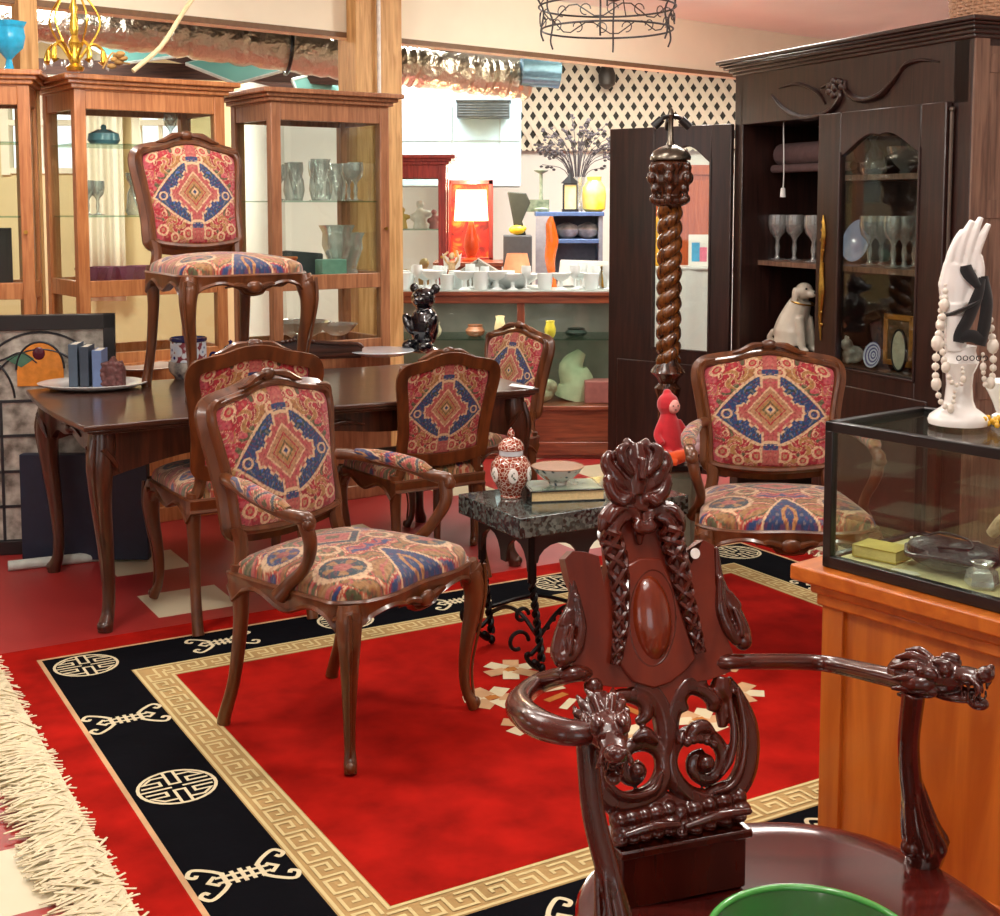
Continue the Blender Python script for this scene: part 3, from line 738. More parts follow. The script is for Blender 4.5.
# leafy crest
q = cmb()
for s in ((lambda x: x), (lambda x: 508 - x)):
    leaf(q, [(s(248), 126), (s(236), 100), (s(228), 64), (s(240), 40), (s(252), 30)], [.010, .016, .015, .012, .006])
    leaf(q, [(s(244), 120), (s(222), 104), (s(206), 84), (s(196), 66), (s(202), 50), (s(212), 58)], [.010, .014, .014, .011, .008, .004], .024)
    leaf(q, [(s(246), 134), (s(222), 136), (s(206), 124), (s(196), 100), (s(188), 96)], [.008, .013, .012, .010, .004], .028)
    leaf(q, [(s(240), 90), (s(222), 66), (s(218), 44), (s(232), 32)], [.006, .010, .010, .005], .036)
    leaf(q, [(s(252), 40), (s(236), 28), (s(240), 20)], [.008, .009, .004], .024)
    leaf(q, [(s(236), 130), (s(224), 142), (s(212), 138)], [.006, .009, .005], .036)
leaf(q, [(254, 128), (254, 96), (254, 56), (252, 28)], [.012, .018, .018, .010], .026)
leaf(q, [(254, 100), (254, 60)], [.006, .006], .046)
q.prism([pl(*z6(x, y)) for x, y in [(236, 160), (240, 112), (268, 112), (276, 160)]], CO, cr, cu, -.008, .030)
carve('crest', q, remesh=.0022)
# side ears: acanthus running down to a knob
for s in (0, 1):
    q = cmb(); f = (lambda x, y: (x, y)) if s == 0 else (lambda x, y: (558 + 8 - x + (y - 350) * .17, y - 34))
    leaf(q, [(*f(134, 262),), (*f(140, 330),), (*f(128, 372),), (*f(118, 400),), (*f(112, 432),), (*f(118, 452),)], [.004, .010, .014, .014, .015, .012], .008)
    leaf(q, [(*f(142, 320),), (*f(150, 380),), (*f(142, 420),), (*f(128, 448),)], [.005, .010, .012, .009], .016)
    leaf(q, [(*f(126, 350),), (*f(116, 376),), (*f(122, 388),)], [.004, .008, .004], .014)
    leaf(q, [(*f(130, 380),), (*f(124, 410),), (*f(124, 436),)], [.004, .006, .004], .026)
    q.ell(w(*z6(*f(116, 444)), .012), .0155, n=14)
    carve('acanthus_ear', q, remesh=.0022)
# pierced scrolls
def scroll(pts, r, n0=.004): leaf(q, pts, r, n0, sm=6)
def spiral(cx, cy, r0, r1, a0, turns, n=26): return [(cx + (r0 + (r1 - r0) * i / n) * cos(a0 + turns * 2 * pi * i / n), cy + (r0 + (r1 - r0) * i / n) * sin(a0 + turns * 2 * pi * i / n)) for i in range(n + 1)]
q = cmb()                                                                       # right half
leaf(q, [(440, 486), (462, 520), (480, 570), (484, 620), (476, 668), (452, 704), (410, 722), (366, 712), (338, 680), (330, 642), (346, 606), (384, 588), (420, 606), (434, 640), (420, 672), (396, 682), (374, 664), (376, 640), (396, 634)],
     [.010, .013, .018, .019, .019, .019, .018, .017, .016, .014, .013, .013, .013, .012, .011, .010, .010, .010, .012], 0, sm=4)
leaf(q, [(452, 500), (466, 580), (460, 650), (440, 690), (404, 704)], [.004, .006, .006, .006, .003], .019)
leaf(q, [(440, 520), (448, 590), (440, 640), (424, 672)], [.004, .007, .007, .003], .014)
leaf(q, [(400, 488), (362, 494), (334, 540), (326, 590), (334, 640)], [.010, .018, .019, .018, .012], 0)
leaf(q, [(352, 548), (346, 522), (362, 502), (392, 508), (412, 528), (408, 548)], [.013, .012, .012, .013, .014, .008], .006)
leaf(q, [(430, 480), (428, 500), (440, 520)], [.014, .016, .012], .006)
leaf(q, [(418, 490), (430, 540), (434, 580)], [.008, .012, .008], 0)
leaf(q, [(352, 610), (368, 582), (388, 576), (406, 590)], [.005, .012, .012, .006], .018)
for i in range(5): q.ell(w(*z6(352 + i * 13, 606 - i * 7 + i * i * 2), .022), .0075)
q.ell(w(*z6(394, 648), .012), .015)
carve('pierced_scroll', q, remesh=.0024)
q = cmb()                                                                       # left half
leaf(q, [(178, 494), (186, 530), (180, 580), (182, 640), (186, 690), (214, 724), (262, 724), (300, 704), (318, 668), (312, 630), (286, 612), (252, 618), (236, 646), (244, 676), (264, 682), (276, 664), (262, 652)],
     [.010, .012, .014, .015, .016, .018, .018, .017, .016, .014, .013, .012, .012, .011, .010, .009, .010], 0, sm=4)
leaf(q, [(196, 650), (206, 690), (240, 712), (290, 700), (308, 664)], [.004, .006, .007, .006, .003], .017)
leaf(q, [(256, 494), (290, 508), (314, 545), (322, 600), (316, 650)], [.016, .019, .019, .018, .012], 0)
leaf(q, [(216, 540), (224, 520), (250, 518), (276, 530), (280, 556), (262, 570)], [.008, .011, .012, .013, .012, .006], .006)
leaf(q, [(252, 600), (276, 590), (300, 606)], [.005, .012, .006], .014)
q.ell(w(*z6(178, 500), .008), .016); q.ell(w(*z6(262, 662), .012), .013)
carve('pierced_scroll', q, remesh=.0024)
# little carved feet of the splat
q = cmb()
for (x0, x1, y0, y1) in ((228, 322, 760, 738), (344, 458, 744, 712)):
    for i in range(5):
        t = i / 4; x = x0 + (x1 - x0) * t; y = y0 + (y1 - y0) * t
        q.ell(w(*z6(x, y), .006), (.015 + .003 * (i % 2), .016, .020), ax3)
        q.ell(w(*z6(x + 4, y + 22), .010), (.017, .011, .020), ax3)
        q.ell(w(*z6(x - 2, y + 38), .012), (.013, .010, .020), ax3)
    leaf(q, [(x0 - 8, y0 + 22, .02), ((x0 + x1) / 2, (y0 + y1) / 2 + 14, .026), (x1 + 6, y1 + 22, .02)], [.006, .009, .006])
    leaf(q, [(x0 - 26, y0 - 30), (x0 + 20, y0 - 16), (x1 - 20, y1 - 12), (x1, y1 - 20)], [.010, .014, .014, .010], .0)
carve('carved_feet', q, remesh=.0024)
# plinth on the seat
q = cmb(); A = w(*z6(224, 806)); B_ = w(*z6(466, 768)); A.z = B_.z = .53
mid = (A + B_) / 2; hl = (B_ - A).length / 2
q.obox(mid - cf * .012 - Vector((0, 0, .044)), cr * hl, cf * .036, (0, 0, .044)); q.obox(mid - cf * .010 + Vector((0, 0, .002)), cr * (hl + .006), cf * .044, (0, 0, .007))
carve('plinth', q, bevel=.003)
# saddle seat
SC = Vector((.445, 1.795, 0)); q = cmb()
def seat_pt(a, k=1.0):
    e = 2.5; ca, sa = cos(a), sin(a); rx, ry = .315 * k, (.345 if sa > 0 else .32) * k
    m_ = (abs(ca) ** e + abs(sa) ** e) ** (-1 / e)
    return SC + cr * (ca * m_ * rx) - cf * (sa * m_ * ry)
N = 64; prof = [(.0, .438), (.3, .437), (.6, .440), (.85, .446), (.95, .450), (.985, .447), (1.0, .438), (1.0, .425), (.985, .415), (.99, .405), (.97, .395), (.5, .395), (.0, .395)]
vs_ = [seat_pt(2 * pi * k / N, max(r, .001)) + Vector((0, 0, z)) for r, z in prof for k in range(N)]
q.add(vs_, [((i + 1) * N + k, (i + 1) * N + (k + 1) % N, i * N + (k + 1) % N, i * N + k)[::-1] for i in range(len(prof) - 1) for k in range(N)])
carve('seat', q, mat=wood('seat_mahogany', (60, 14, 12), (92, 28, 22), rough=.12, scale=3, axis=0, coat=.9, bump=.01))
q = cmb(); N = 64
for k0 in (0,):
    vs_ = [seat_pt(2 * pi * k / N, rr) + Vector((0, 0, z)) for rr, z in ((.93, .394), (.93, .34), (.88, .34), (.88, .394)) for k in range(N)]
    q.add(vs_, [(i * N + k, i * N + (k + 1) % N, ((i + 1) % 4) * N + (k + 1) % N, ((i + 1) % 4) * N + k)[::-1] for i in range(4) for k in range(N)])
carve('seat_rail', q)
for a in (R(40), R(140), R(222), R(318)):
    q = cmb(); P = seat_pt(a, .86); o_ = (P - SC).normalized()
    q.tube([P + Vector((0, 0, .39)), P + o_ * .02 + Vector((0, 0, .33)), P + o_ * .015 + Vector((0, 0, .22)), P - o_ * .01 + Vector((0, 0, .10)), P + o_ * .02 + Vector((0, 0, .03)), P + o_ * .03], [.034, .038, .028, .022, .026, .03], 12, sm=5)
    q.ell(P + o_ * .035 + Vector((0, 0, .02)), (.034, .034, .02)); carve('leg', q)
# arms, each with a dragon head and a carved support
def dragon(q, P, d, up_, s=1.0):
    d = Vector(d).normalized(); up_ = Vector(up_); sd = d.cross(up_).normalized(); up_ = sd.cross(d).normalized()
    X = lambda f_, r_, u_: P + d * (f_ * s) + sd * (r_ * s) + up_ * (u_ * s)
    Mx = Matrix((d, sd, up_)).transposed()
    E_ = lambda f_, r_, u_, rad: q.ell(X(f_, r_, u_), tuple(k * s for k in rad) if isinstance(rad, tuple) else rad * s, Mx, 12)
    E_(-.03, 0, 0, (.045, .030, .030)); E_(.01, 0, .004, (.038, .030, .026)); E_(.05, 0, .010, (.034, .021, .013)); E_(.078, 0, .016, (.014, .018, .012))   # neck, skull, upper jaw, snout
    E_(.03, 0, -.024, (.040, .017, .009)); E_(.066, 0, -.030, (.016, .013, .010)); E_(.052, 0, -.013, (.018, .009, .005))                              # jaw, chin, tongue
    for g in (1, -1):
        E_(.026, g * .020, .020, .0105); E_(.020, g * .018, .030, (.016, .008, .006)); E_(.084, g * .009, .024, .006)          # eye, brow, nostril
        E_(.000, g * .030, .012, (.018, .007, .012)); E_(-.006, g * .026, -.014, (.022, .010, .012))
        for k in range(6):
            a = .4 + k * .5; q.tube([X(-.004 - .004 * k, g * .022 * sin(a), .026 * cos(a)), X(-.026, g * .036 * sin(a), .036 * cos(a)), X(-.052 - .004 * (k % 2), g * .036 * sin(a + .2), .034 * cos(a + .2))], [.006 * s, .008 * s, .003 * s], 6, sm=3)
        for k in range(4): E_(.046 + k * .010, g * (.013 - k * .001), -.004, (.0028, .0026, .008)); E_(.046 + k * .009, g * .012, -.018, (.0028, .0026, .007))
        q.tube([X(.06, g * .016, .012), X(.076, g * .022, .002), X(.07, g * .026, -.012)], [.004 * s, .005 * s, .002 * s], 6, sm=3)
# right arm
zA = .80
RA = [w(726, 664, -.004), w(752, 664, .004), None, None, None]
p1 = G(820, 663, .735); p2 = G(885, 676, .765); p3 = G(918, 684, .778); hd = G(934, 677, .785); tip = G(985, 682, .79)
q = cmb(); q.tube([w(716, 662, 0), w(738, 661, .012), p1, p2, p3, hd], [.016, .015, .017, .019, .020, .022], 12, sm=8, flat=.8)
ra = carve('arm', q)
q = cmb(); dragon(q, hd, (tip - hd).normalized() + Vector((.0, -.25, .02)), (0, 0, 1), 1.0); carve('dragon_head', q, remesh=.0018, parent=ra)
q = cmb(); b0_ = G(922, 862, .445); b0_.z = .44; t0 = Vector((p3.x - .004, p3.y + .006, .765))
m1 = t0.lerp(b0_, .3) + Vector((-.012, 0, 0)); m2 = t0.lerp(b0_, .62) + Vector((-.008, 0, 0)); m3 = t0.lerp(b0_, .86) + Vector((.008, 0, 0))
q.tube([t0, m1, m2, m3, b0_], [.018, .017, .018, .032, .028], 12, sm=6)
for k in range(7):
    a = 2 * pi * k / 7; off = Vector((cos(a), sin(a), 0)); q.tube([m1.lerp(m2, .6) + off * .014, m2.lerp(m3, .5) + off * .024, m3 + off * .031, b0_ + off * .022 + Vector((0, 0, .012))], [.003, .007, .008, .005], 6, sm=4)
q.ell(m3 + Vector((-.028, -.01, -.004)), .016); carve('arm_support', q, remesh=.0022)
# left arm sweeps out, then forward
lp = [w(590, 672, -.002), w(566, 674, .010), G(538, 684, .745), G(519, 702, .765), G(532, 720, .785), G(566, 732, .79), G(598, 731, .79)]
q = cmb(); q.tube(lp, [.014, .016, .019, .021, .022, .020, .018], 12, sm=8, flat=.85); la = carve('arm', q)
q = cmb(); hp = G(605, 728, .79); 
dragon(q, hp, (.12, -1.0, -.28), (0, 0, 1), .95); carve('dragon_head', q, remesh=.0018, parent=la)
q = cmb(); t0 = hp + Vector((-.024, .012, -.02)); b0_ = Vector((.175, 1.665, .44))
m1 = t0.lerp(b0_, .3) + Vector((-.008, 0, 0)); m2 = t0.lerp(b0_, .62); m3 = t0.lerp(b0_, .86) + Vector((-.012, -.008, 0))
q.tube([t0, m1, m2, m3, b0_], [.016, .0165, .0175, .026, .024], 12, sm=6)
for k in range(7):
    a = 2 * pi * k / 7; off = Vector((cos(a), sin(a), 0)); q.tube([m1.lerp(m2, .6) + off * .014, m2.lerp(m3, .5) + off * .024, m3 + off * .031, b0_ + off * .022 + Vector((0, 0, .012))], [.003, .007, .008, .005], 6, sm=4)
carve('arm_support', q, remesh=.0022)
# white sticker
q = cmb(); c0 = w(*z6(372, 241), .0148)
q.prism([(.0085 * cos(t), .0085 * sin(t)) for t in [2 * pi * i / 24 for i in range(24)]], c0, cr, cu, 0, .0012 if cr.cross(cu).dot(cn) > 0 else -.0012)
tag(carve('price_sticker', q, mat=plain('sticker_white', (250, 246, 240), .6, var=.01)), 'white price sticker')
# green bowl on the seat
BWp = G(797, 893, .53); bc = Vector((BWp.x * .985, BWp.y - .125, 0))
bowl_root = empty('green_bowl', bc)
q = MB(bc); q.lathe([(.045, .447), (.05, .450), (.085, .475), (.118, .510), (.133, .5295), (.137, .533), (.140, .5315), (.136, .524), (.120, .503), (.088, .468), (.052, .4495), (.050, .4425), (.001, .4425)], bc, 56, 0)
o = q.build('body', plain('green_glaze', (22, 92, 34), .12, coat=.8, var=.2, scale=8), bowl_root)
q = MB(bc); q.tube([bc + Vector((.1372 * cos(2 * pi * i / 56), .1372 * sin(2 * pi * i / 56), .532)) for i in range(56)], .0052, 10, closed=True); tag(q.build('rim', plain('light_green_glaze', (84, 172, 82), .12, coat=.8), bowl_root), 'lighter green rim')
tag(bowl_root, 'green glazed bowl sitting on the seat of the carved mahogany armchair', 'bowl')
# ------------------------------------------------------------------ long dining table
def frame_at(P, th):
    return Matrix.Translation(P) @ Matrix.Rotation(th, 4, 'Z')
TL, TD, TZ = 1.71, .90, .75
T0 = Vector((-1.40, 4.50, 0))                      # near left leg
tc = T0 + AX * (TL / 2 - .02) - BX * (TD / 2 - .04)
table = empty('dining_table', tc, TH, 'long dark walnut dining table on curved carved legs, left of the rug', 'table')
q = MB(); hx_, hy_ = TL / 2 + .06, TD / 2 + .06
def top_out(hx, hy, n=14):
    o = []
    for (sx, sy) in ((1, -1), (1, 1), (-1, 1), (-1, -1)):
        pass
    for i in range(n): t = -1 + 2 * i / n; o.append((hx * t, -hy - .02 * cos(t * pi / 2) * 1.0 + .015 * cos(t * pi * 3)))
    for i in range(n): t = -1 + 2 * i / n; o.append((hx + .03 * cos(t * pi / 2), hy * t))
    for i in range(n): t = 1 - 2 * i / n; o.append((hx * t, hy + .02 * cos(t * pi / 2) - .015 * cos(t * pi * 3)))
    for i in range(n): t = 1 - 2 * i / n; o.append((-hx - .03 * cos(t * pi / 2), hy * t))
    return o
for k, z0, z1 in ((1.0, .732, .75), (.985, .722, .733), (.965, .714, .723)):
    q.prism([(x * k, y * k) for x, y in top_out(hx_, hy_)], (0, 0, 0), (1, 0, 0), (0, 1, 0), z0, z1)
q.build('table_top', W_TABLE, table, bevel=.004)
def apron(p0, p1, z1, d0, d1, th=.022):
    """carved rail whose lower edge rises in a long arch between the legs"""
    p0, p1 = Vector(p0), Vector(p1); L_ = (p1 - p0).length; ax = (p1 - p0).normalized(); N = 30
    out = [(0, 0), (L_, 0)] + [(L_ * (1 - i / N), -(d1 + (d0 - d1) * abs(2 * i / N - 1) ** 3 + .012 * cos(i / N * pi * 6) * (1 - abs(2 * i / N - 1)))) for i in range(N + 1)]
    return out, ax
q = MB(); hx2, hy2 = TL / 2 - .02, TD / 2 - .02
for (a, b) in (((-hx2, -hy2), (hx2, -hy2)), ((hx2, -hy2), (hx2, hy2)), ((hx2, hy2), (-hx2, hy2)), ((-hx2, hy2), (-hx2, -hy2))):
    out, ax = apron((a[0], a[1], 0), (b[0], b[1], 0), .715, .17, .085)
    q.prism(out, (a[0], a[1], .714), ax, (0, 0, 1), -.012, .012)
    m = (Vector((a[0], a[1], 0)) + Vector((b[0], b[1], 0))) / 2; nn = ax.cross(Vector((0, 0, 1)))
    for g in (1, -1): q.tube([m + nn * .014 + Vector((0, 0, .66)), m + ax * g * .08 + nn * .018 + Vector((0, 0, .672)), m + ax * g * .16 + nn * .014 + Vector((0, 0, .655))], [.012, .010, .003], 6, sm=4)
    q.ell(m + nn * .014 + Vector((0, 0, .662)), (.024, .024, .020))
q.build('apron', W_TABLEV, table, bevel=.003)
for sx in (1, -1):
    for sy in (1, -1):
        q = MB(); x0, y0 = sx * (TL / 2 - .02), sy * (TD / 2 - .02); k = .7071; T = lambda o_, z: (x0 + sx * k * o_, y0 + sy * k * o_, z)
        q.tube([T(0, .72), T(.004, .66), T(.018, .58), T(.014, .46), T(-.006, .30), T(-.018, .16), T(-.012, .07), T(.006, .025), T(.010, 0)], [.044, .050, .046, .036, .028, .023, .022, .027, .026], 14, sm=5)
        q.tube([T(.046, .69), T(.066, .60), T(.052, .48), T(.022, .32), T(.004, .18)], [.010, .013, .009, .006, .003], 8, sm=5)
        for g in (-1, 1): q.tube([(x0 + sx * .046, y0 + sy * .01, .66), (x0 + sx * .04, y0 - sy * .03 , .61), (x0 + sx * .03, y0 - sy * .05, .57)] if g > 0 else [(x0 + sx * .01, y0 + sy * .046, .66), (x0 - sx * .03, y0 + sy * .04, .61), (x0 - sx * .05, y0 + sy * .03, .57)], [.014, .012, .004], 6, sm=4)
        q.ell(T(.016, .022), (.026, .026, .022)); q.build('leg', W_TABLEV, table)

# ------------------------------------------------------------------ low side table with mottled top
SP = G(529, 520, .525); side_c = SP + AX * .335 - BX * .19
SC_ = Vector((side_c.x, side_c.y, RZ + .002))
st = empty('side_table', SC_, TH, 'low black side table with mottled stone top and twisted iron legs', 'table')
m_, nt, b = _new('mottled_stone'); 
vor = nt.nodes.new('ShaderNodeTexVoronoi'); vor.inputs['Scale'].default_value = 95; rp = nt.nodes.new('ShaderNodeValToRGB'); tcx = nt.nodes.new('ShaderNodeTexCoord')
nt.links.new(tcx.outputs['Object'], vor.inputs['Vector']); nt.links.new(vor.outputs['Color'], rp.inputs['Fac']); nt.links.new(rp.outputs['Color'], b.inputs['Base Color'])
rp.color_ramp.elements[0].position = .25; rp.color_ramp.elements[1].position = .8
rp.color_ramp.elements[0].color = lin((14, 18, 18)); rp.color_ramp.elements[1].color = lin((92, 104, 100)); b.inputs['Roughness'].default_value = .18; b.inputs['Coat Weight'].default_value = .5
q = MB(); z = .522
q.box(-.375, .285, -.20, .20, z - .066, z); q.build('table_top', m_, st, bevel=.004)
IRON = plain('black_iron', (16, 15, 16), .35, .6, var=.2)
q = MB()
for y in (-.165, .165):
    out = [(-.31, 0), (.262, 0), (.262, -.10)]
    for k in range(3):
        x1 = .262 - k * .572 / 3 - .02; x0 = x1 - .572 / 3 + .04
        out += [(x1, -.10)] + [((x0 + x1) / 2 + (x1 - x0) / 2 * cos(a), -.10 + .055 * sin(a)) for a in [pi * i / 8 for i in range(9)]]
    out += [(-.31, -.10)]
    q.prism(out, (0, y, z - .058), (1, 0, 0), (0, 0, 1), -.008, .008)
for x in (-.31, .262):
    out = [(-.165, 0), (.165, 0), (.165, -.13)]
    for k in range(2):
        x1 = .165 - k * .165 - .016; x0 = x1 - .165 + .032
        out += [(x1, -.13)] + [((x0 + x1) / 2 + (x1 - x0) / 2 * cos(a), -.13 + .085 * sin(a)) for a in [pi * i / 8 for i in range(9)]]
    out += [(-.165, -.13)]
    q.prism(out, (x, 0, z - .058), (0, 1, 0), (0, 0, 1), -.008, .008)
q.build('arched_apron', BLACKP, st, bevel=.002)
for sx in (1, -1):
    for sy in (1, -1):
        q = MB(); x0, y0 = (.262 if sx > 0 else -.305), sy * .16
        q.tube([(x0, y0, z - .05), (x0, y0, .30)], .0145, 8)
        for ph in (0, pi): q.tube([(x0 - sx * (.30 - zz) * .14 + .007 * cos(zz * 110 + ph), y0 + .007 * sin(zz * 110 + ph), zz) for zz in [.31 - .27 * i / 50 for i in range(51)]], .0075, 6)
        xb = x0 - sx * .037
        for c_z, c_r in ((.115, .040), (.20, .026)): q.tube([(x0 + sx * (.012 + c_r) - sx * (c_r * (1 - i * .035)) * cos(i * .36), y0 * 1.0, c_z + (c_r * (1 - i * .035)) * sin(i * .36)) for i in range(15)], .0065, 6)
        # scroll foot
        pts = [(xb, .10)] + [(xb + sx * (.028 + (.034 - .02 * i / 16) * cos(-1.2 + i * .34) * 1), .040 + (.034 - .02 * i / 16) * sin(2.2 - i * .34)) for i in range(17)]
        q.tube([(x, y0, max(zz, .008)) for x, zz in pts], [.008] * 12 + [.006], 6, sm=2)
        q.ell((xb + sx * .028, y0, .040), .011); q.ell((xb, y0, .016), (.013, .013, .016))
        q.build('leg', IRON, st)
q = MB()
for sy in (1, -1):
    q.tube([(-.27, sy * .16, .13), (-.14, sy * .08, .17), (0, 0, .14), (.12, -sy * .08, .17), (.232, -sy * .16, .13)], .007, 6, sm=10)
for sx in (1, -1): xs_ = .235 if sx > 0 else -.275; q.tube([(xs_, -.16, .11), (xs_, -.05, .16), (xs_, .05, .16), (xs_, .16, .11)], .007, 6, sm=8)
q.ell((0, 0, .14), .02)
for k in range(14):
    t = k / 13; q.ell((-.27 + .50 * t, -.16 + .32 * t, .13 + .03 * sin(t * pi * 2) ** 2), .009)
q.build('stretcher', IRON, st)
STZ = RZ + .002 + z
# things on it
def on_st(u, v, zz=STZ): return G(u, v, zz)
def porcelain(name, fn_nodes): ...
m_imari, nt, b = _new('imari_glaze'); tcx = nt.nodes.new('ShaderNodeTexCoord'); vor = nt.nodes.new('ShaderNodeTexVoronoi'); vor.inputs['Scale'].default_value = 75; vor.feature = 'DISTANCE_TO_EDGE'
rp = nt.nodes.new('ShaderNodeValToRGB'); nt.links.new(tcx.outputs['Object'], vor.inputs['Vector']); nt.links.new(vor.outputs['Distance'], rp.inputs['Fac']); nt.links.new(rp.outputs['Color'], b.inputs['Base Color'])
rp.color_ramp.elements[0].position = .02; rp.color_ramp.elements[0].color = lin((232, 214, 196)); rp.color_ramp.elements[1].position = .08; rp.color_ramp.elements[1].color = lin((146, 56, 36)); b.inputs['Roughness'].default_value = .15; b.inputs['Coat Weight'].default_value = .6
jp = on_st(511, 497); jar = empty('ginger_jar', jp, 0, 'rust and white porcelain lidded ginger jar on the low side table', 'jar')
q = MB(); jprof = [(.034, 0), (.036, .004), (.034, .010), (.044, .030), (.060, .062), (.067, .092), (.064, .116), (.050, .134), (.038, .142)]
q.lathe(jprof, n=40); q.build('body', m_imari, jar)
q = MB(); q.lathe([(.037, .140), (.040, .143), (.040, .158), (.036, .160), (.036, .145)], n=32); tag(q.build('neck', plain('pale_blue_china', (208, 218, 226), .2, coat=.5), jar), 'pale blue glazed neck band')
q = MB(); q.lathe([(.041, .159), (.044, .162), (.042, .176), (.032, .190), (.016, .199), (.010, .202), (.012, .208), (.013, .214), (.007, .226), (.001, .232)], n=32); q.build('lid', m_imari, jar)
for k in range(6):
    a = -pi / 2 + .1 + k * 2 * pi / 6; q = MB(); o_ = Vector((cos(a), sin(a), 0)); tt = Vector((-sin(a), cos(a), 0))
    c_ = o_ * .0655 + Vector((0, 0, .083)); q.ell(c_, (.0045, .017, .025), Matrix((o_, tt, Vector((0, 0, 1)))).transposed(), 16)
    pnl = q.build('medallion', plain('china_white2', (238, 236, 230), .2, coat=.5, var=.02), jar); pnl['label'] = 'white oval medallion'
    q = MB()
    for j in range(5): q.ell(c_ + o_ * .0044 + tt * (.005 * cos(j * 1.3)) + Vector((0, 0, -.010 + .005 * j)), (.0012, .0045 - .0005 * j, .003), Matrix((o_, tt, Vector((0, 0, 1)))).transposed(), 6)
    q.build('painted_tree', plain('painted_green', (70, 90, 70), .3), pnl)
# book and bowl
bp_ = on_st(532, 503); bk = empty('book', bp_, TH - R(20), 'thick black book with cream page edges lying under the porcelain bowl', 'book')
q = MB(); 
q.box(0, .24, .002, .168, .0045, .034); q.build('pages', plain('page_edges', (226, 200, 146), .7, var=.1, scale=160), bk)
q = MB(); q.box(-.004, .245, -.004, .170, 0, .0045); q.box(-.004, .245, -.004, .170, .034, .0385); q.box(-.006, -.001, -.004, .17, 0, .0385)
q.build('cover', plain('book_cover', (30, 34, 32), .25, coat=.5), bk, bevel=.001)
q = MB(); q.box(.004, .236, .004, .162, .0386, .0395); q.build('jacket_panel', plain('jacket_green', (150, 168, 150), .25, coat=.4, c2=(84, 106, 92), scale=9), bk)
bc_ = bp_ + Matrix.Rotation(TH - R(20), 3, 'Z') @ Vector((.105, .09, .0398))
bowl = empty('porcelain_bowl', bc_, 0, 'white porcelain bowl with painted band standing on the black book', 'bowl')
q = MB(); q.lathe([(.030, 0), (.030, .010), (.052, .022), (.074, .042), (.084, .058), (.087, .060), (.083, .055), (.070, .038), (.048, .020), (.001, .014)], n=40)
mb_, nt, b = _new('painted_bowl'); tcx = nt.nodes.new('ShaderNodeTexCoord'); ns = nt.nodes.new('ShaderNodeTexNoise'); ns.inputs['Scale'].default_value = 38; rp = nt.nodes.new('ShaderNodeValToRGB')
nt.links.new(tcx.outputs['Object'], ns.inputs['Vector']); nt.links.new(ns.outputs['Fac'], rp.inputs['Fac']); nt.links.new(rp.outputs['Color'], b.inputs['Base Color']); b.inputs['Roughness'].default_value = .15
e = rp.color_ramp.elements; e[0].position = .36; e[0].color = lin((60, 84, 96)); e[1].position = .44; e[1].color = lin((226, 228, 222)); n3 = e.new(.62); n3.color = lin((230, 232, 226)); n4 = e.new(.68); n4.color = lin((206, 130, 104))
q.build('body', mb_, bowl)
q = MB(); q.lathe([(.0868, .059), (.0885, .0605), (.087, .062), (.0855, .0605)], n=40); q.build('rim', plain('rim_brown', (150, 110, 84), .3), bowl)

# ------------------------------------------------------------------ things on the dining table
def on_t(u, v, h=TZ): p = G(u, v, h); p.z = h + .001; return p
# oval platter on the left end
tp = on_t(93, 388); q = MB()
pr = [(.001, .006), (.14, .006), (.175, .014), (.215, .026), (.222, .024), (.216, .018), (.17, .004), (.12, 0), (.001, 0)]
q.lathe(pr, n=48); o = q.build('platter', plain('grey_white_china', (206, 206, 204), .2, coat=.5, var=.04), loc=tp); o.scale = (1, .8, 1); o.rotation_euler = (0, 0, 0)
tag(o, 'round white china platter under the upright blue books on the table end', 'platter')
zt = TZ + .008
for i, (dx, hgt, wid, th_, col, lb, rz_) in enumerate(((-.075, .175, .13, .035, (70, 84, 100), 'tall slate blue hardback standing on the platter, furthest left', .06), (-.03, .165, .13, .035, (52, 62, 76), 'dark blue-grey hardback standing in the middle of three on the platter', .06), (.022, .150, .125, .038, (96, 116, 156), 'shorter light blue hardback standing on the platter beside the carved bookend', .06))):
    bk = empty('book', tp + Vector((dx, .03, .008)), R(6), lb, 'book', None)
    q = MB(); q.box(-th_ / 2 + .003, th_ / 2 - .003, -wid / 2, wid / 2, .002, hgt - .003); q.build('pages', plain('pages_grey', (190, 184, 170), .8), bk)
    q = MB(); q.box(-th_ / 2, -th_ / 2 + .003, -wid / 2, wid / 2 + .003, 0, hgt); q.box(th_ / 2 - .003, th_ / 2, -wid / 2, wid / 2 + .003, 0, hgt); q.box(-th_ / 2, th_ / 2, -wid / 2 - .003, -wid / 2, 0, hgt)
    q.build('cover', plain('cloth_%d' % i, col, .6, var=.08), bk, bevel=.0015)
# carved bookend
q = MB(); Pb = tp + Vector((.085, -.01, .008))
out = [(-.045, 0), (.048, 0), (.05, .07), (.036, .105), (.018, .10), (.004, .125), (-.012, .102), (-.034, .10), (-.046, .06)]
q.prism(out, (0, 0, 0), (1, 0, 0), (0, 0, 1), -.022, .022)
rb = random.Random(5)
for k in range(60):
    x, z_ = rb.uniform(-.04, .044), rb.uniform(.008, .095); q.ell((x, -.022, z_), rb.uniform(.005, .009), n=8)
tag(q.build('carved_bookend', plain('carved_brown', (92, 52, 50), .5, var=.3, scale=50), loc=Pb, remesh=.003), 'reddish brown carved leafy bookend at the right of the blue books', 'bookend')
# plates behind
pp_ = on_t(138, 372); q = MB(); q.lathe([(.001, .004), (.09, .005), (.15, .018), (.153, .015), (.09, 0), (.001, 0)], n=40)
plate_ = q.build('plate', plain('cream_china', (214, 212, 200), .25, coat=.4, var=.03), loc=pp_ + Vector((0, .1, 0))); tag(plate_, 'cream plate on the table just right of the carved bookend', 'plate')
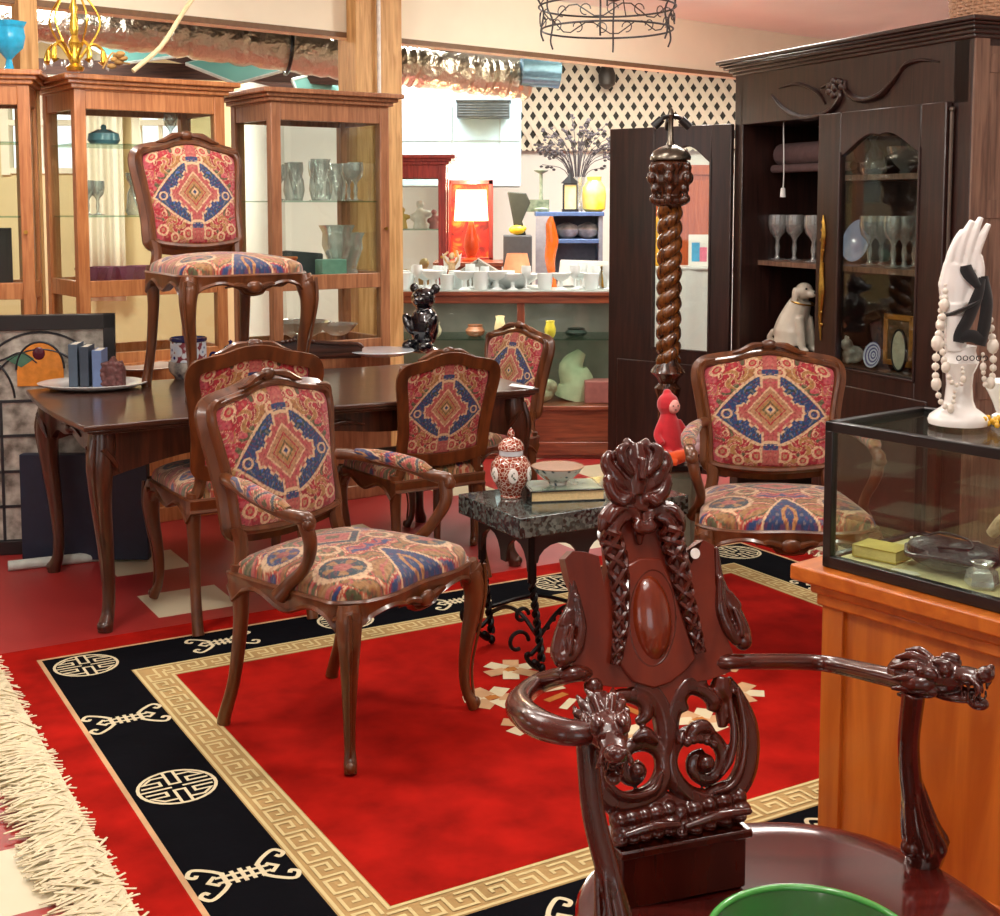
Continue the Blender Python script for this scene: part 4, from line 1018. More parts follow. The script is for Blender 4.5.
# blue and white ginger jar and teapot
mbl, nt, b = _new('blue_white_glaze'); tcx = nt.nodes.new('ShaderNodeTexCoord'); ns = nt.nodes.new('ShaderNodeTexVoronoi'); ns.inputs['Scale'].default_value = 34; rp = nt.nodes.new('ShaderNodeValToRGB')
nt.links.new(tcx.outputs['Object'], ns.inputs['Vector']); nt.links.new(ns.outputs['Distance'], rp.inputs['Fac']); nt.links.new(rp.outputs['Color'], b.inputs['Base Color']); b.inputs['Roughness'].default_value = .12
e = rp.color_ramp.elements; e[0].position = .18; e[0].color = lin((36, 42, 120)); e[1].position = .30; e[1].color = lin((208, 222, 238)); k_ = e.new(.62); k_.color = lin((222, 226, 232)); k_ = e.new(.72); k_.color = lin((140, 60, 70))
COB = plain('cobalt', (30, 32, 92), .15, coat=.6)
P = on_t(189, 378); P.y -= .0; bw_ = empty('biscuit_jar', P, 0, 'blue and white oriental jar with cobalt rim on the table by the chair legs', 'jar')
q = MB(); q.lathe([(.060, 0), (.064, .008), (.082, .03), (.088, .055), (.084, .075)], n=36); q.build('base_bowl', plain('imari_base', (196, 190, 176), .2, c2=(46, 40, 60), scale=26), bw_)
q = MB(); q.lathe([(.076, .073), (.077, .08), (.077, .150), (.074, .162)], n=36); q.build('body', mbl, bw_)
q = MB(); q.lathe([(.076, .160), (.080, .164), (.080, .176), (.074, .178), (.072, .164)], n=36); q.build('rim', COB, bw_)
P = on_t(231, 372); tp2 = empty('teapot', P, 0, 'small blue and white lidded teapot on the table behind the chair crest', 'teapot')
q = MB(); q.lathe([(.03, 0), (.045, .02), (.058, .05), (.058, .07), (.045, .092), (.03, .1)], n=28); q.build('body', mbl, tp2)
q = MB(); q.lathe([(.034, .098), (.036, .102), (.026, .116), (.010, .124), (.007, .13), (.011, .138), (.001, .145)], n=24); q.build('lid', COB, tp2)
q = MB(); q.tube([(.05, 0, .035), (.085, 0, .05), (.09, 0, .08), (.105, 0, .098)], [.016, .012, .009, .008], 8, sm=5); q.build('spout', mbl, tp2)
q = MB(); q.tube([(-.05, 0, .08), (-.085, 0, .085), (-.095, 0, .055), (-.075, 0, .03), (-.05, 0, .03)], .006, 6, sm=5); q.build('handle', COB, tp2)
# big shallow tray with crest carving, standing on edge at the back
hz = on_t(262, 362)
sb = empty('wooden_tray', hz + Vector((.02, .05, 0)), R(14), 'long dark carved wooden tray propped upright at the back of the table', 'tray')
q = MB(); out = [(-.16, 0), (.45, 0), (.46, .055), (.43, .075), (.30, .082), (.17, .098), (.14, .118), (.11, .098), (0, .085), (-.10, .082), (-.155, .07)]
q.prism(out, (0, 0, 0), (1, 0, 0), (0, 0, 1), -.02, .0); q.tube([(x, -.006, z_ - .004) for x, z_ in out[2:]], .010, 6, sm=3); q.tube([(-.15, -.012, .02), (.45, -.012, .02)], .008, 6)
for k in range(9): q.ell((.145 + .018 * (k - 4), -.012, .088 + .014 * (1 - abs(k - 4) / 4)), .010, n=8)
q.build('board', W_TABLE, sb)
# white platter and black figurine
P = on_t(381, 356); q = MB(); q.lathe([(.05, 0), (.11, .010), (.165, .030), (.168, .026), (.11, .004), (.001, 0), ], n=40); q.lathe([(.001, .006), (.10, .010), (.163, .031)], n=40)
tag(q.build('platter', plain('blueish_china', (206, 214, 222), .2, coat=.6, var=.05), loc=P), 'shallow blue-white porcelain dish in front of the black bear figurine', 'dish')
P = on_t(425, 352); P.y -= .03
def bear(q):
    q.ell((0, 0, .10), (.058, .05, .085)); q.ell((0, -.01, .205), (.048, .044, .042)); q.ell((0, -.05, .198), (.022, .022, .018)); q.ell((0, -.072, .205), .008)
    for g in (1, -1):
        q.ell((g * .045, .004, .242), (.020, .010, .020)); q.ell((g * .035, -.055, .03), (.026, .04, .024)); q.ell((g * .05, -.035, .11), (.018, .024, .045), Matrix.Rotation(g * .4, 3, 'Y')); q.ell((g * .017, -.05, .222), .006)
    q.ell((0, 0, .01), (.062, .06, .014))
q = MB(); bear(q); o = q.build('bear_figurine', plain('black_gloss', (10, 10, 18), .08, coat=1.0), loc=P, remesh=.004); o.rotation_euler = (0, 0, R(-25)); o.scale = (1.35,) * 3; tag(o, 'glossy black bear figurine on the dining table in front of the counter', 'figurine')
P = on_t(522, 388); q = MB(P); d1 = Vector((.06, -.005, -.004)); q.obox(P + Vector((0, 0, .006)), (.048, -.006, -.006), (.006, .03, .0), (0, 0, .0008))
tag(q.build('paper_tag', plain('tag_paper', (232, 234, 236), .7, var=.02), loc=P), 'white paper tag lying on the right end of the dining table', 'tag')
# ------------------------------------------------------------------ orange counter cabinet and the black glass case on it
KZ = .70; K = G(822, 566, KZ); CTH = R(-52)
cab = empty('counter_cabinet', (K.x, K.y, 0), CTH, 'orange pine counter cabinet under the black glass display case', 'cabinet')
CWd, CDp = 1.0, .44
q = MB(); q.box(.015, CWd, .015, CDp, RZ + .001, KZ - .035); q.build('body', W_ORANGE, cab, bevel=.003)
q = MB(); q.box(.0, .055, .004, .02, .04, KZ - .085); q.box(.055, CWd, .010, .02, .04, .10); q.build('corner_stile', W_ORANGE, cab, bevel=.002)
q = MB(); q.box(-.012, CWd, -.004, CDp, KZ - .09, KZ - .06); q.box(-.022, CWd, -.014, CDp, KZ - .062, KZ - .036); q.build('moulding', W_ORANGEH, cab, bevel=.006)
q = MB(); q.box(-.062, CWd, -.036, CDp + .02, KZ - .038, KZ - .001); q.build('counter_top', W_ORANGEH, cab, bevel=.006)
CZ = .326
case = empty('display_case', (K.x, K.y, KZ), CTH, 'black framed glass display case standing on the orange pine counter', 'display case')
q = MB(); t = .021; W_, D_ = .72, .36
for z0, z1 in ((0, .026), (CZ - .022, CZ)):
    q.box(0, W_, 0, t, z0, z1); q.box(0, W_, D_ - t, D_, z0, z1); q.box(0, t, 0, D_, z0, z1); q.box(W_ - t, W_, 0, D_, z0, z1)
for x in (0, W_ - t):
    for y in (0, D_ - t): q.box(x, x + t, y, y + t, .02, CZ - .02)
q.build('frame', BLACKP, case, bevel=.002)
q = MB(); q.box(t, W_ - t, t, D_ - t, .004, .020); q.build('floor_board', plain('pale_board', (206, 200, 150), .7), case)
for nm, b_ in (('front_pane', (t, W_ - t, .008, .011, .026, CZ - .022)), ('rear_pane', (t, W_ - t, D_ - .011, D_ - .008, .026, CZ - .022)), ('side_pane', (.008, .011, t, D_ - t, .026, CZ - .022)), ('side_pane', (W_ - .011, W_ - .008, t, D_ - t, .026, CZ - .022)), ('top_pane', (t, W_ - t, t, D_ - t, CZ - .010, CZ - .006))):
    q = MB(); q.box(*b_); q.build(nm, GLASS, case)
def cs(x, y, z=0.0): return Matrix.Translation(Vector((K.x, K.y, KZ))) @ Matrix.Rotation(CTH, 4, 'Z') @ Vector((x, y, z))
FZ = .0215
bk = empty('book', cs(.085, .10, FZ), CTH + R(8), 'small yellow book lying at the left end inside the glass case', 'book')
q = MB(); q.box(-.05, .05, -.035, .035, .003, .024); q.build('pages', plain('cream_pages', (224, 210, 140), .7), bk)
q = MB(); q.box(-.052, .052, -.037, .037, 0, .003); q.box(-.052, .052, -.037, .037, .024, .027); q.box(-.053, -.05, -.037, .037, 0, .027); q.build('cover', plain('yellow_cover', (190, 172, 84), .6), bk)
# beaded black evening bag
BK = plain('black_beads', (26, 30, 40), .35, var=.5, scale=120, bump=.4, coat=.3)
bag = empty('evening_bag', cs(.235, .13, FZ), CTH, 'black beaded evening bag lying in the glass case', 'handbag')
q = MB(); q.ell((0, 0, .030), (.098, .070, .030), n=24); q.ell((-.03, -.01, .045), (.062, .052, .020), n=20); q.ell((.04, .01, .036), (.07, .06, .03), n=20); q.build('body', BK, bag, remesh=.004)
q = MB(); q.tube([(-.10, -.01, .035), (-.06, -.06, .030), (.02, -.072, .040), (.09, -.05, .04), (.1, .0, .046)], .006, 8, sm=6); q.tube([(-.09, .0, .04), (-.05, .03, .066), (.03, .02, .068), (.06, -.02, .062), (.0, -.05, .058)], .0028, 6, sm=8); q.build('cord', BK, bag)
q = MB(); q.ell((-.095, .0, .048), .006); q.ell((-.085, .01, .05), .006); q.tube([(.0, .07, .05), (.02, .078, .052), (.03, .072, .05)], .0025, 6); q.build('clasp', plain('silver', (210, 210, 208), .2, 1.0), bag)
q = MB(); q.add([(-.032, -.014, 0), (.020, -.014, 0), (.034, 0, 0), (.020, .014, 0), (-.032, .014, 0), (-.032, -.014, .002), (.020, -.014, .002), (.034, 0, .002), (.020, .014, .002), (-.032, .014, .002)],
                 [(4, 3, 2, 1, 0), (5, 6, 7, 8, 9)] + [(i, (i + 1) % 5, 5 + (i + 1) % 5, 5 + i) for i in range(5)])
o = q.build('price_tag', plain('tag_cream', (222, 222, 200), .7, var=.02), loc=cs(.19, .035, FZ)); o.rotation_euler = (0, 0, CTH + R(10)); tag(o, 'cream paper price tag in front of the black evening bag in the glass case', 'tag')
q = MB(); q.lathe([(.03, 0), (.034, .006), (.030, .03), (.018, .04), (.024, .05), (.020, .052), (.001, .03)], n=10, ridge=.08, nr=5)
tag(q.build('glass_ornament', CRYSTAL, loc=cs(.345, .075, FZ)), 'clear faceted glass ornament near the right edge of the glass case', 'ornament')
pu = empty('fur_trimmed_purse', cs(.44, .16, FZ), CTH, 'brown leather purse with cream fur trim inside the glass case', 'purse')
q = MB(); q.prism([(-.09, 0), (.09, 0), (.10, .06), (.09, .13), (-.07, .13), (-.10, .07)], (0, .04, 0), (1, 0, 0), (0, 0, 1), -.0, .07); q.build('body', plain('brown_leather', (88, 46, 30), .45, bump=.2), pu, bevel=.012, seg=3)
q = MB(); q.tube([(-.105, -.04, .10), (-.07, -.04, .135), (0, -.04, .14), (.09, -.04, .135)], [.012, .018, .018, .014], 10, sm=5); q.build('fur_trim', plain('cream_fur', (206, 184, 146), .95, bump=.8, scale=90), pu)

# praying-hands bead display on the case
ivory = plain('white_ceramic', (244, 242, 238), .22, coat=.4, var=.02)
CT = KZ + CZ; hp_ = G(958, 424, CT); hp_.z = CT + .001
hd_ = empty('hand_display', hp_, R(-12), 'white ceramic praying hands on a pedestal hung with pearl necklaces, on the glass case', 'jewellery display')
q = MB(); q.lathe([(.062, 0), (.064, .008), (.060, .018), (.050, .026), (.036, .036), (.030, .052), (.027, .085), (.029, .110), (.036, .125), (.040, .135), (.036, .145), (.032, .160), (.034, .17), (.001, .172)], n=36); q.build('pedestal', ivory, hd_)
q = MB()
def hand(g):
    Y_ = g * .010
    q.tube([(-.010, Y_ * 2.2, .160), (-.014, Y_ * 2.0, .215), (-.016, Y_ * 1.6, .262)], [.022, .020, .022], 10, sm=4, up=(0, 1, 0), flat=.62)
    q.tube([(-.018, Y_ * 1.5, .250), (-.016, Y_ * 1.2, .300), (-.010, Y_, .345)], [.024, .033, .030], 12, sm=4, up=(0, 1, 0), flat=.36)
    for k, (x, l, r) in enumerate(((-.032, .085, .0085), (-.014, .105, .0092), (.004, .112, .0092), (.020, .098, .0088))):
        z0 = .335
        q.tube([(x, Y_, z0), (x + .008, Y_ * .95, z0 + l * .42), (x + .020, Y_ * .8, z0 + l * .78), (x + .030, Y_ * .6, z0 + l)], [r, r * .98, r * .88, r * .62], 8, sm=4)
    q.tube([(.010, Y_ * 1.2, .262), (.028, Y_ * 1.2, .300), (.034, Y_ * 1.1, .335), (.032, Y_, .365)], [.012, .0125, .0105, .007], 8, sm=4)
hand(1); hand(-1); q.build('hands', ivory, hd_, remesh=.0024)
q = MB()                                                                        # black velvet choker with bow ends
q.tube([(-.036, 0, .235), (-.012, -.036, .250), (.026, -.034, .272), (.036, 0, .300), (.020, .03, .29), (-.02, .032, .25)], .010, 8, closed=True, sm=6, flat=.5)
for pts in ([(.030, -.034, .318), (.020, -.040, .285), (.002, -.040, .235), (-.016, -.042, .200), (-.020, -.044, .182)], [(.036, -.030, .322), (.040, -.038, .270), (.034, -.042, .215), (.026, -.044, .175)], [(-.02, -.044, .188), (.004, -.046, .196), (.032, -.044, .186)], [(.02, -.04, .30), (.0, -.03, .33), (-.004, -.028, .345)]):
    q.tube(pts, [.008, .013, .014, .012], 8, sm=5, flat=.4, up=(0, 1, 0))
tag(q.build('velvet_ribbon', plain('black_velvet', (10, 10, 14), .9, sheen=.5), loc=hp_), 'black velvet ribbon choker tied round the white ceramic hands', 'ribbon')
PEARL = plain('pearl', (236, 228, 214), .2, coat=.6, var=.03); rb = random.Random(9)
def necklace(pts, r0, r1, label, odd=0):
    P = spline(pts, 40); L_ = sum((b - a).length for a, b in zip(P, P[1:])); q = MB(); s_ = 0; nxt = 0; k = 0
    q.tube(P, .0012, 5)
    for a, b in zip(P, P[1:]):
        s_ += (b - a).length; t = s_ / L_; r = r0 + (r1 - r0) * sin(pi * t) ** 1.5
        if odd and k % odd == 0: r *= 1.5
        if s_ >= nxt: q.ell(b, (r, r, r * (1.3 if odd and k % odd == 0 else 1)), n=8); nxt = s_ + 2.05 * r; k += 1
    tag(q.build('pearl_necklace', PEARL, loc=hp_), label, 'necklace', 'pearl necklaces on the ceramic hands')
necklace([(-.012, .036, .33), (-.034, .0, .320), (-.045, -.020, .25), (-.058, -.025, .18), (-.062, -.03, .11), (-.052, -.036, .055), (-.030, -.042, .040), (-.024, -.042, .08)], .0045, .0095, 'graduated white bead necklace hanging down the left of the ceramic hands', 4)
necklace([(-.010, .040, .31), (-.036, .010, .300), (-.048, -.010, .24), (-.050, -.036, .16), (-.036, -.05, .10), (-.012, -.052, .095), (-.012, -.05, .13)], .004, .008, 'shorter white bead strand inside the long left-hand necklace', 5)
necklace([(.012, .036, .33), (.040, .0, .310), (.052, -.018, .24), (.062, -.022, .17), (.060, -.03, .11), (.046, -.040, .085), (.036, -.044, .11), (.034, -.04, .16)], .0045, .009, 'white bead necklace hanging down the right of the ceramic hands', 4)
q = MB()
for i in range(5): q.tube([(-.018 + .014 * i + .005 * cos(a), -.044, .148 + .005 * sin(a)) for a in [2 * pi * k / 10 for k in range(10)]], .0012, 5, closed=True)
tag(q.build('chain_bracelet', BLACKP, loc=hp_), 'fine black chain across the wrists of the ceramic hands', 'bracelet')
# white cup and yellow beads by the frame edge
cp = G(998, 424, CT); cp.z = CT + .001
q = MB(); q.lathe([(.03, 0), (.03, .008), (.02, .014), (.03, .04), (.048, .075), (.052, .085), (.048, .083), (.028, .04), (.001, .02)], n=28); tag(q.build('china_cup', WHITEC, loc=cp + Vector((.04, .06, 0))), 'white china cup at the right edge beside the ceramic hands', 'cup')
q = MB()
for i in range(26):
    a = i * .8; r = .010 + .0022 * i * .5; q.ell((r * cos(a) * 1.3, r * sin(a) - .02, .006 + .005 * (i % 3)), .0062, n=8)
tag(q.build('amber_beads', plain('amber', (226, 176, 40), .15, coat=.6), loc=cp + Vector((-.005, -.01, 0))), 'heap of yellow amber beads beside the pedestal of the ceramic hands', 'beads')

# ------------------------------------------------------------------ armoire
AZ = 2.2; ux = Vector((.39, -.92, 0)).normalized(); uy = Vector((-ux.y, ux.x, 0)); A0 = Vector((1.152, 6.437, 0)); ATH = atan2(ux.y, ux.x)
AW, AD = 1.612, .62
arm = empty('armoire', A0, ATH, 'tall dark carved oak armoire with one glazed door closed and one swung open', 'armoire')
def af(u, v, dep=0.0):
    r = ray(u, v); o = Vector((0, 0, H)); P0 = A0 + uy * dep; t = (P0 - o).dot(uy) / r.dot(uy); P = o + r * t - A0; return P.dot(ux), P.z
OT = af(735, 126)[1]; XM = af(823, 200)[0]; XR = af(950, 200)[0]; SB = af(880, 374)[1] + .004
print('armoire', OT, XM, XR, af(880, 372)[1], af(760, 268)[1])
q = MB()
q.box(0, .07, 0, AD, 0, AZ - .06); q.box(XR, AW, 0, AD, 0, AZ - .06); q.box(0, AW, AD - .02, AD, 0, AZ - .06)
q.box(.05, AW - .02, .0, AD, OT, AZ - .06); q.box(0, AW, 0, AD, 0, .12); q.box(.05, XR, .03, AD, SB - .03, SB)
q.build('carcass', W_ARM, arm, bevel=.004)
q = MB(); q.box(AW - .001, AW + .008, 0, .07, .05, AZ - .06); q.box(AW - .001, AW + .008, AD - .07, AD, .05, AZ - .06)
for z0 in (.1, .75, 1.45, 2.0): q.box(AW - .001, AW + .008, .05, AD - .05, z0, z0 + .07)
q.box(AW, AW + .002, .04, AD - .04, .1, AZ - .1)
tag(q.build('side_panel', W_ARML, arm, bevel=.003), 'weathered greyish side panel')
q = MB()
for dz, ov, h_ in ((-.075, .012, .02), (-.06, .026, .02), (-.045, .045, .018), (-.03, .060, .012), (-.018, .072, .018)): q.box(-ov, AW + ov, -ov, AD, AZ + dz, AZ + dz + h_)
q.build('cornice', W_ARMH, arm, bevel=.005)
# scroll carving on the frieze
q = MB()
def fz(u, v, n=-.004): x, z_ = af(u, v); return (x, n, z_)
def sc(pts, r): q.tube([fz(*p) for p in pts], [k_ * 1.7 for k_ in r], 10, sm=6, flat=.6)
sc([(772, 95), (786, 110), (806, 118), (830, 112), (842, 96), (834, 84), (822, 88)], [.004, .010, .014, .014, .010, .008, .004])
sc([(905, 66), (892, 84), (880, 96), (862, 100), (848, 92), (846, 80)], [.004, .010, .014, .014, .010, .004])
sc([(780, 88), (800, 84), (818, 92), (826, 104)], [.003, .008, .008, .003]); sc([(940, 62), (924, 60), (908, 64), (896, 76)], [.003, .007, .01, .003])
for k in range(7):
    a = 2 * pi * k / 7; x, z_ = af(836, 88); q.ell((x + .045 * cos(a), -.006, z_ + .030 * sin(a)), (.022, .010, .016))
x, z_ = af(836, 88); q.ell((x, -.01, z_), (.02, .012, .02))
q.build('frieze_carving', W_ARM, arm)
# closed right-hand door with a glazed opening under a curved top
def door(parent, w_, zb, zt, sl, sr, gb, name='door', hinge=0):
    """frame in x 0..w_, glass opening from sl to w_-sr above gb"""
    q = MB(); a, b = sl, w_ - sr; gt = zt - .10
    q.box(0, sl, -.03, 0, zb, zt); q.box(w_ - sr, w_, -.03, 0, zb, zt); q.box(sl - .001, b + .001, -.03, 0, zb, gb)
    N = 24; out = [(a, zt), (b, zt)] + [(b + (a - b) * i / N, gt - .05 + .05 * cos((i / N - .5) * 2 * pi) * .8 + .025 * sin(abs(i / N - .5) * 2 * pi)) for i in range(N + 1)]
    out = [(x, max(min(z_, zt - .04), zt - .2)) if i > 1 else (x, z_) for i, (x, z_) in enumerate(out)]
    q.prism(out[::-1], (0, 0, 0), (1, 0, 0), (0, 0, 1), 0, .03)
    q.box(.06, w_ - .06, -.036, -.028, zb + .08, gb - .07)
    d_ = q.build(name, W_ARM, parent, bevel=.004)
    q = MB(); q.box(a - .01, b + .01, -.018, -.014, gb - .01, zt - .06); q.build('door_glass', GLASS, d_)
    q = MB(); q.tube([(a + .002, -.032, gb + .0), (a + .002, -.032, zt - .17)], .006, 6); q.tube([(b - .002, -.032, gb), (b - .002, -.032, zt - .17)], .006, 6); q.tube([(a, -.032, gb), (b, -.032, gb)], .006, 6); q.build('glazing_bead', W_ARM, d_)
    return d_
GBz = af(880, 374)[1]
dr = door(arm, XR - XM, .14, OT + .01, af(844, 250)[0] - XM, XR - af(924, 250)[0], GBz); dr.location = (XM, -.002, 0)
q = MB(); ez = [(af(828, v_)[1]) for v_ in (215, 235, 262, 290, 318, 340)]
xe = af(829, 270)[0] - XM
q.tube([(xe, -.036, ez[0]), (xe + .008, -.036, ez[1]), (xe - .004, -.036, ez[2]), (xe + .002, -.036, ez[3]), (xe - .006, -.036, ez[4]), (xe, -.036, ez[5])], [.003, .011, .007, .016, .008, .003], 8, sm=6, flat=1.0)
for v_ in (222, 230, 240, 250, 302, 312, 324): q.ell((xe + rb.uniform(-.008, .008), -.038, af(828, v_)[1]), (.010, .004, .008), n=8)
q.prism([(xe - .011, ez[2]), (xe + .011, ez[2]), (xe + .011, ez[3]), (xe - .011, ez[3])], (0, -.033, 0), (1, 0, 0), (0, 0, 1), 0, .004)
q.build('escutcheon', BRASS, dr)
q = MB(); q.tube([(XR + .01, -.012, GBz - .1), (XR + .01, -.012, OT - .02)], .008, 8); q.ell((XR + .01, -.012, OT - .02), .012); q.build('hinge_rod', plain('iron_rod', (96, 84, 76), .4, .7), arm)
# open left-hand door
E1 = Vector((.595, 6.90, 0)); od = (A0 - E1); ol = od.length; oth = atan2(od.y, od.x)
def of(u, v):
    n_ = Vector((-od.y, od.x, 0)).normalized(); r = ray(u, v); o = Vector((0, 0, H)); t = (E1 - o).dot(n_) / r.dot(n_); P = o + r * t - E1; return P.dot(od.normalized()), P.z
od_root = door(arm, ol, .14, OT + .01, of(656, 250)[0], ol - of(713, 250)[0], of(690, 350)[1], 'open_door')
Mi = (Matrix.Translation(A0) @ Matrix.Rotation(ATH, 4, 'Z')).inverted(); le = Mi @ E1
od_root.location = le; od_root.rotation_euler = (0, 0, oth - ATH)
# shelves and what stands on them
S1, S2 = af(885, 173)[1], af(880, 270)[1]
for z0, xa, xb_ in ((S1, XM + .02, XR - .01), (S2, .07, XR - .01), (SB + .0, .07, XR - .01)):
    q = MB(); q.box(xa, xb_, .10, AD - .03, z0 - .024, z0); q.build('shelf', W_ARML if z0 != SB else W_ARM, arm)
def asp(u, v, dep, z_): 
    x, _ = af(u, v, dep); return Matrix.Translation(A0) @ Matrix.Rotation(ATH, 4, 'Z') @ Vector((x, dep, z_ + .001))
def goblet(name, s=1.0, mat=CRYSTAL):
    q = MB(); q.lathe([(.032 * s, 0), (.033 * s, .003), (.010 * s, .008), (.006 * s, .02 * s), (.010 * s, .045 * s), (.006 * s, .07 * s), (.012 * s, .085 * s), (.030 * s, .105 * s), (.036 * s, .135 * s), (.034 * s, .17 * s), (.031 * s, .17 * s), (.032 * s, .135 * s), (.001, .098 * s)], n=16)
    return q.build(name, mat)
GL = plain('glass_lead', (170, 176, 186), .06, coat=1.0, trans=.75, var=.05, spec=.8)
g0 = goblet('wine_goblet', 1.3); first = True
cells = [(777, .20, 'leftmost goblet on the left side of the armoire middle shelf'), (794, .24, 'second goblet from the left on the armoire middle shelf'), (813, .20, 'goblet beside the closed door stile on the armoire middle shelf'),
         (869, .22, 'goblet just right of the pale blue plate in the armoire'), (881, .26, 'second goblet right of the pale blue plate in the armoire'), (893, .20, 'third goblet right of the pale blue plate in the armoire'), (904, .24, 'goblet near the right door stile on the armoire middle shelf'), (914, .3, 'rightmost goblet on the armoire middle shelf')]
for (u, dep, lb) in cells:
    o = g0 if first else g0.copy()
    if not first: C.objects.link(o)
    first = False; o.location = asp(u, 268, dep, S2); tag(o, 'clear crystal ' + lb, 'glass', 'crystal goblets in the armoire')
q = MB(); q.lathe([(.001, .0), (.05, .002), (.095, .012), (.100, .010), (.055, -.004), (.001, -.006)], ax=(0, -1, .25), n=36); pl_ = q.build('blue_plate', plain('pale_blue_plate', (150, 172, 210), .2, coat=.6, var=.1), loc=asp(857, 268, .30, S2) + Vector((0, 0, .103)));
pl_.rotation_euler = (0, 0, ATH); tag(pl_, 'pale blue plate propped upright on the armoire middle shelf', 'plate')
for (u, lb, s_) in ((873, 'carafe at the left of the armoire top shelf', 1.0), (905, 'squat glass bowl at the right of the armoire top shelf', .8)):
    q = MB()
    if s_ == 1.0: q.lathe([(.05, 0), (.055, .01), (.06, .06), (.045, .10), (.02, .13), (.018, .16), (.028, .175), (.001, .17)], n=20)
    else: q.lathe([(.03, 0), (.02, .02), (.05, .05), (.075, .09), (.08, .12), (.07, .09), (.001, .03)], n=20)
    tag(q.build('glass_carafe' if s_ == 1.0 else 'glass_bowl', CRYSTAL, loc=asp(u, 172, .28, S1)), 'clear ' + lb, 'glassware')
# rolled cloth on the upper left rail, light pull
q = MB(); zr = af(780, 152)[1]; q.tube([(.09, .22, zr), (XM - .01, .22, zr)], .055, 16); q.tube([(.09, .17, zr - .07), (XM - .01, .17, zr - .07)], .02, 10)
o = q.build('rolled_cloth', plain('mauve_cloth', (96, 74, 74), .9, bump=.4), loc=A0); o.rotation_euler = (0, 0, ATH); tag(o, 'rolled mauve cloth on a rail in the upper left of the armoire', 'textile')
q = MB(); x1, zt_ = af(783, 150, .1); _, z2 = af(785, 195, .1); q.tube([(x1, .1, OT), (x1 + .01, .1, (zt_ + z2) / 2), (x1 + .006, .1, z2 + .03)], .003, 6, sm=4); q.lathe([(.006, .045), (.011, .04), (.014, 0), (.001, -.002)][::-1], (x1 + .006, .1, z2 - .01), n=12)
o = q.build('light_pull', WHITEC, loc=A0); o.rotation_euler = (0, 0, ATH); tag(o, 'white light pull cord hanging inside the open left half of the armoire', 'pull cord')
# china dog
dgp = asp(797, 358, .16, SB + .0)
def dog(q):
    q.tube([(.02, .0, .02), (.03, 0, .09), (.01, 0, .16), (-.02, 0, .22)], [.075, .078, .060, .045], 16, sm=6)
    q.ell((-.03, 0, .262), (.040, .038, .036)); q.ell((-.066, 0, .25), (.026, .022, .018)); q.ell((.08, 0, .03), (.04, .05, .03))
    for g in (1, -1):
        q.ell((-.012, g * .038, .246), (.018, .009, .034)); q.tube([(-.03, g * .028, .15), (-.045, g * .03, .07), (-.05, g * .03, .012)], [.022, .018, .016], 10, sm=3); q.ell((-.062, g * .03, .012), (.022, .014, .012)); q.ell((.04, g * .055, .04), (.045, .022, .04))
    q.tube([(.11, 0, .02), (.125, .03, .05), (.10, .04, .09)], [.014, .014, .008], 8, sm=4)
dg = empty('china_dog', dgp, R(130), 'large white china dog sitting in the bottom left of the armoire', 'figurine'); q = MB(); dog(q); q.build('body', plain('cream_dog', (222, 214, 196), .25, coat=.4, var=.05), dg, remesh=.005)
q = MB(); q.ell((-.088, 0, .256), (.008, .009, .007))
for g in (1, -1): q.ell((-.058, g * .022, .272), .005)
q.build('nose_and_eyes', BLACKP, dg); q = MB(); q.tube([(-.022 + .05 * cos(a), .047 * sin(a), .212 + .01 * cos(a)) for a in [2 * pi * i / 20 for i in range(20)]], .004, 6, closed=True); q.build('collar_chain', BRASS, dg)
dg.scale = (1.12,) * 3
# cat, shell plate, frames on the bottom shelf
ctp = asp(853, 368, .10, SB); q = MB(); q.ell((.0, 0, .04), (.05, .03, .04)); q.ell((-.03, 0, .085), .028); q.tube([(.05, 0, .03), (.07, 0, .05), (.06, 0, .08)], .01, 8, sm=4)
for g in (1, -1): q.ell((-.03, g * .016, .112), (.008, .006, .014)); q.ell((-.03, g * .018, .015), (.014, .01, .015))
tag(q.build('cat_figurine', plain('black_white_cat', (230, 228, 220), .3, c2=(26, 26, 28), scale=14), loc=ctp, remesh=.004), 'black and white china cat on the bottom shelf behind the glazed armoire door', 'figurine')
q = MB(); q.lathe([(.001, 0), (.03, .002), (.055, .010), (.057, .008), (.001, -.004)], ax=(0, -1, .2), n=30)
m_sp, nt, b = _new('spiral_blue'); tcx = nt.nodes.new('ShaderNodeTexCoord'); wv = nt.nodes.new('ShaderNodeTexWave'); wv.wave_type = 'RINGS'; wv.rings_direction = 'Y'; wv.inputs['Scale'].default_value = 22; wv.inputs['Distortion'].default_value = 1.0; rp = nt.nodes.new('ShaderNodeValToRGB')
nt.links.new(tcx.outputs['Object'], wv.inputs['Vector']); nt.links.new(wv.outputs['Fac'], rp.inputs['Fac']); nt.links.new(rp.outputs['Color'], b.inputs['Base Color']); rp.color_ramp.elements[0].color = lin((56, 58, 120)); rp.color_ramp.elements[1].color = lin((200, 204, 226)); b.inputs['Roughness'].default_value = .2
o = q.build('ringed_saucer', m_sp, loc=asp(873, 372, .07, SB) + Vector((0, 0, .058))); o.rotation_euler = (0, 0, ATH); tag(o, 'small blue and white ringed saucer propped beside the cat figurine', 'saucer')
fr = empty('gilt_frame', asp(898, 360, .22, SB), ATH, 'square gilt wooden picture frame leaning at the back of the armoire bottom shelf', 'picture frame')
q = MB(); q.box(-.085, .085, 0, .012, .0, .215); q.build('print', plain('dark_print', (96, 70, 44), .6, var=.3), fr)
q = MB()
for b_ in ((-.095, -.07, -.006, .016, 0, .225), (.07, .095, -.006, .016, 0, .225), (-.095, .095, -.006, .016, 0, .025), (-.095, .095, -.006, .016, .20, .225)): q.box(*b_)
q.build('frame', plain('gilt', (190, 128, 58), .35, .3), fr, bevel=.003)
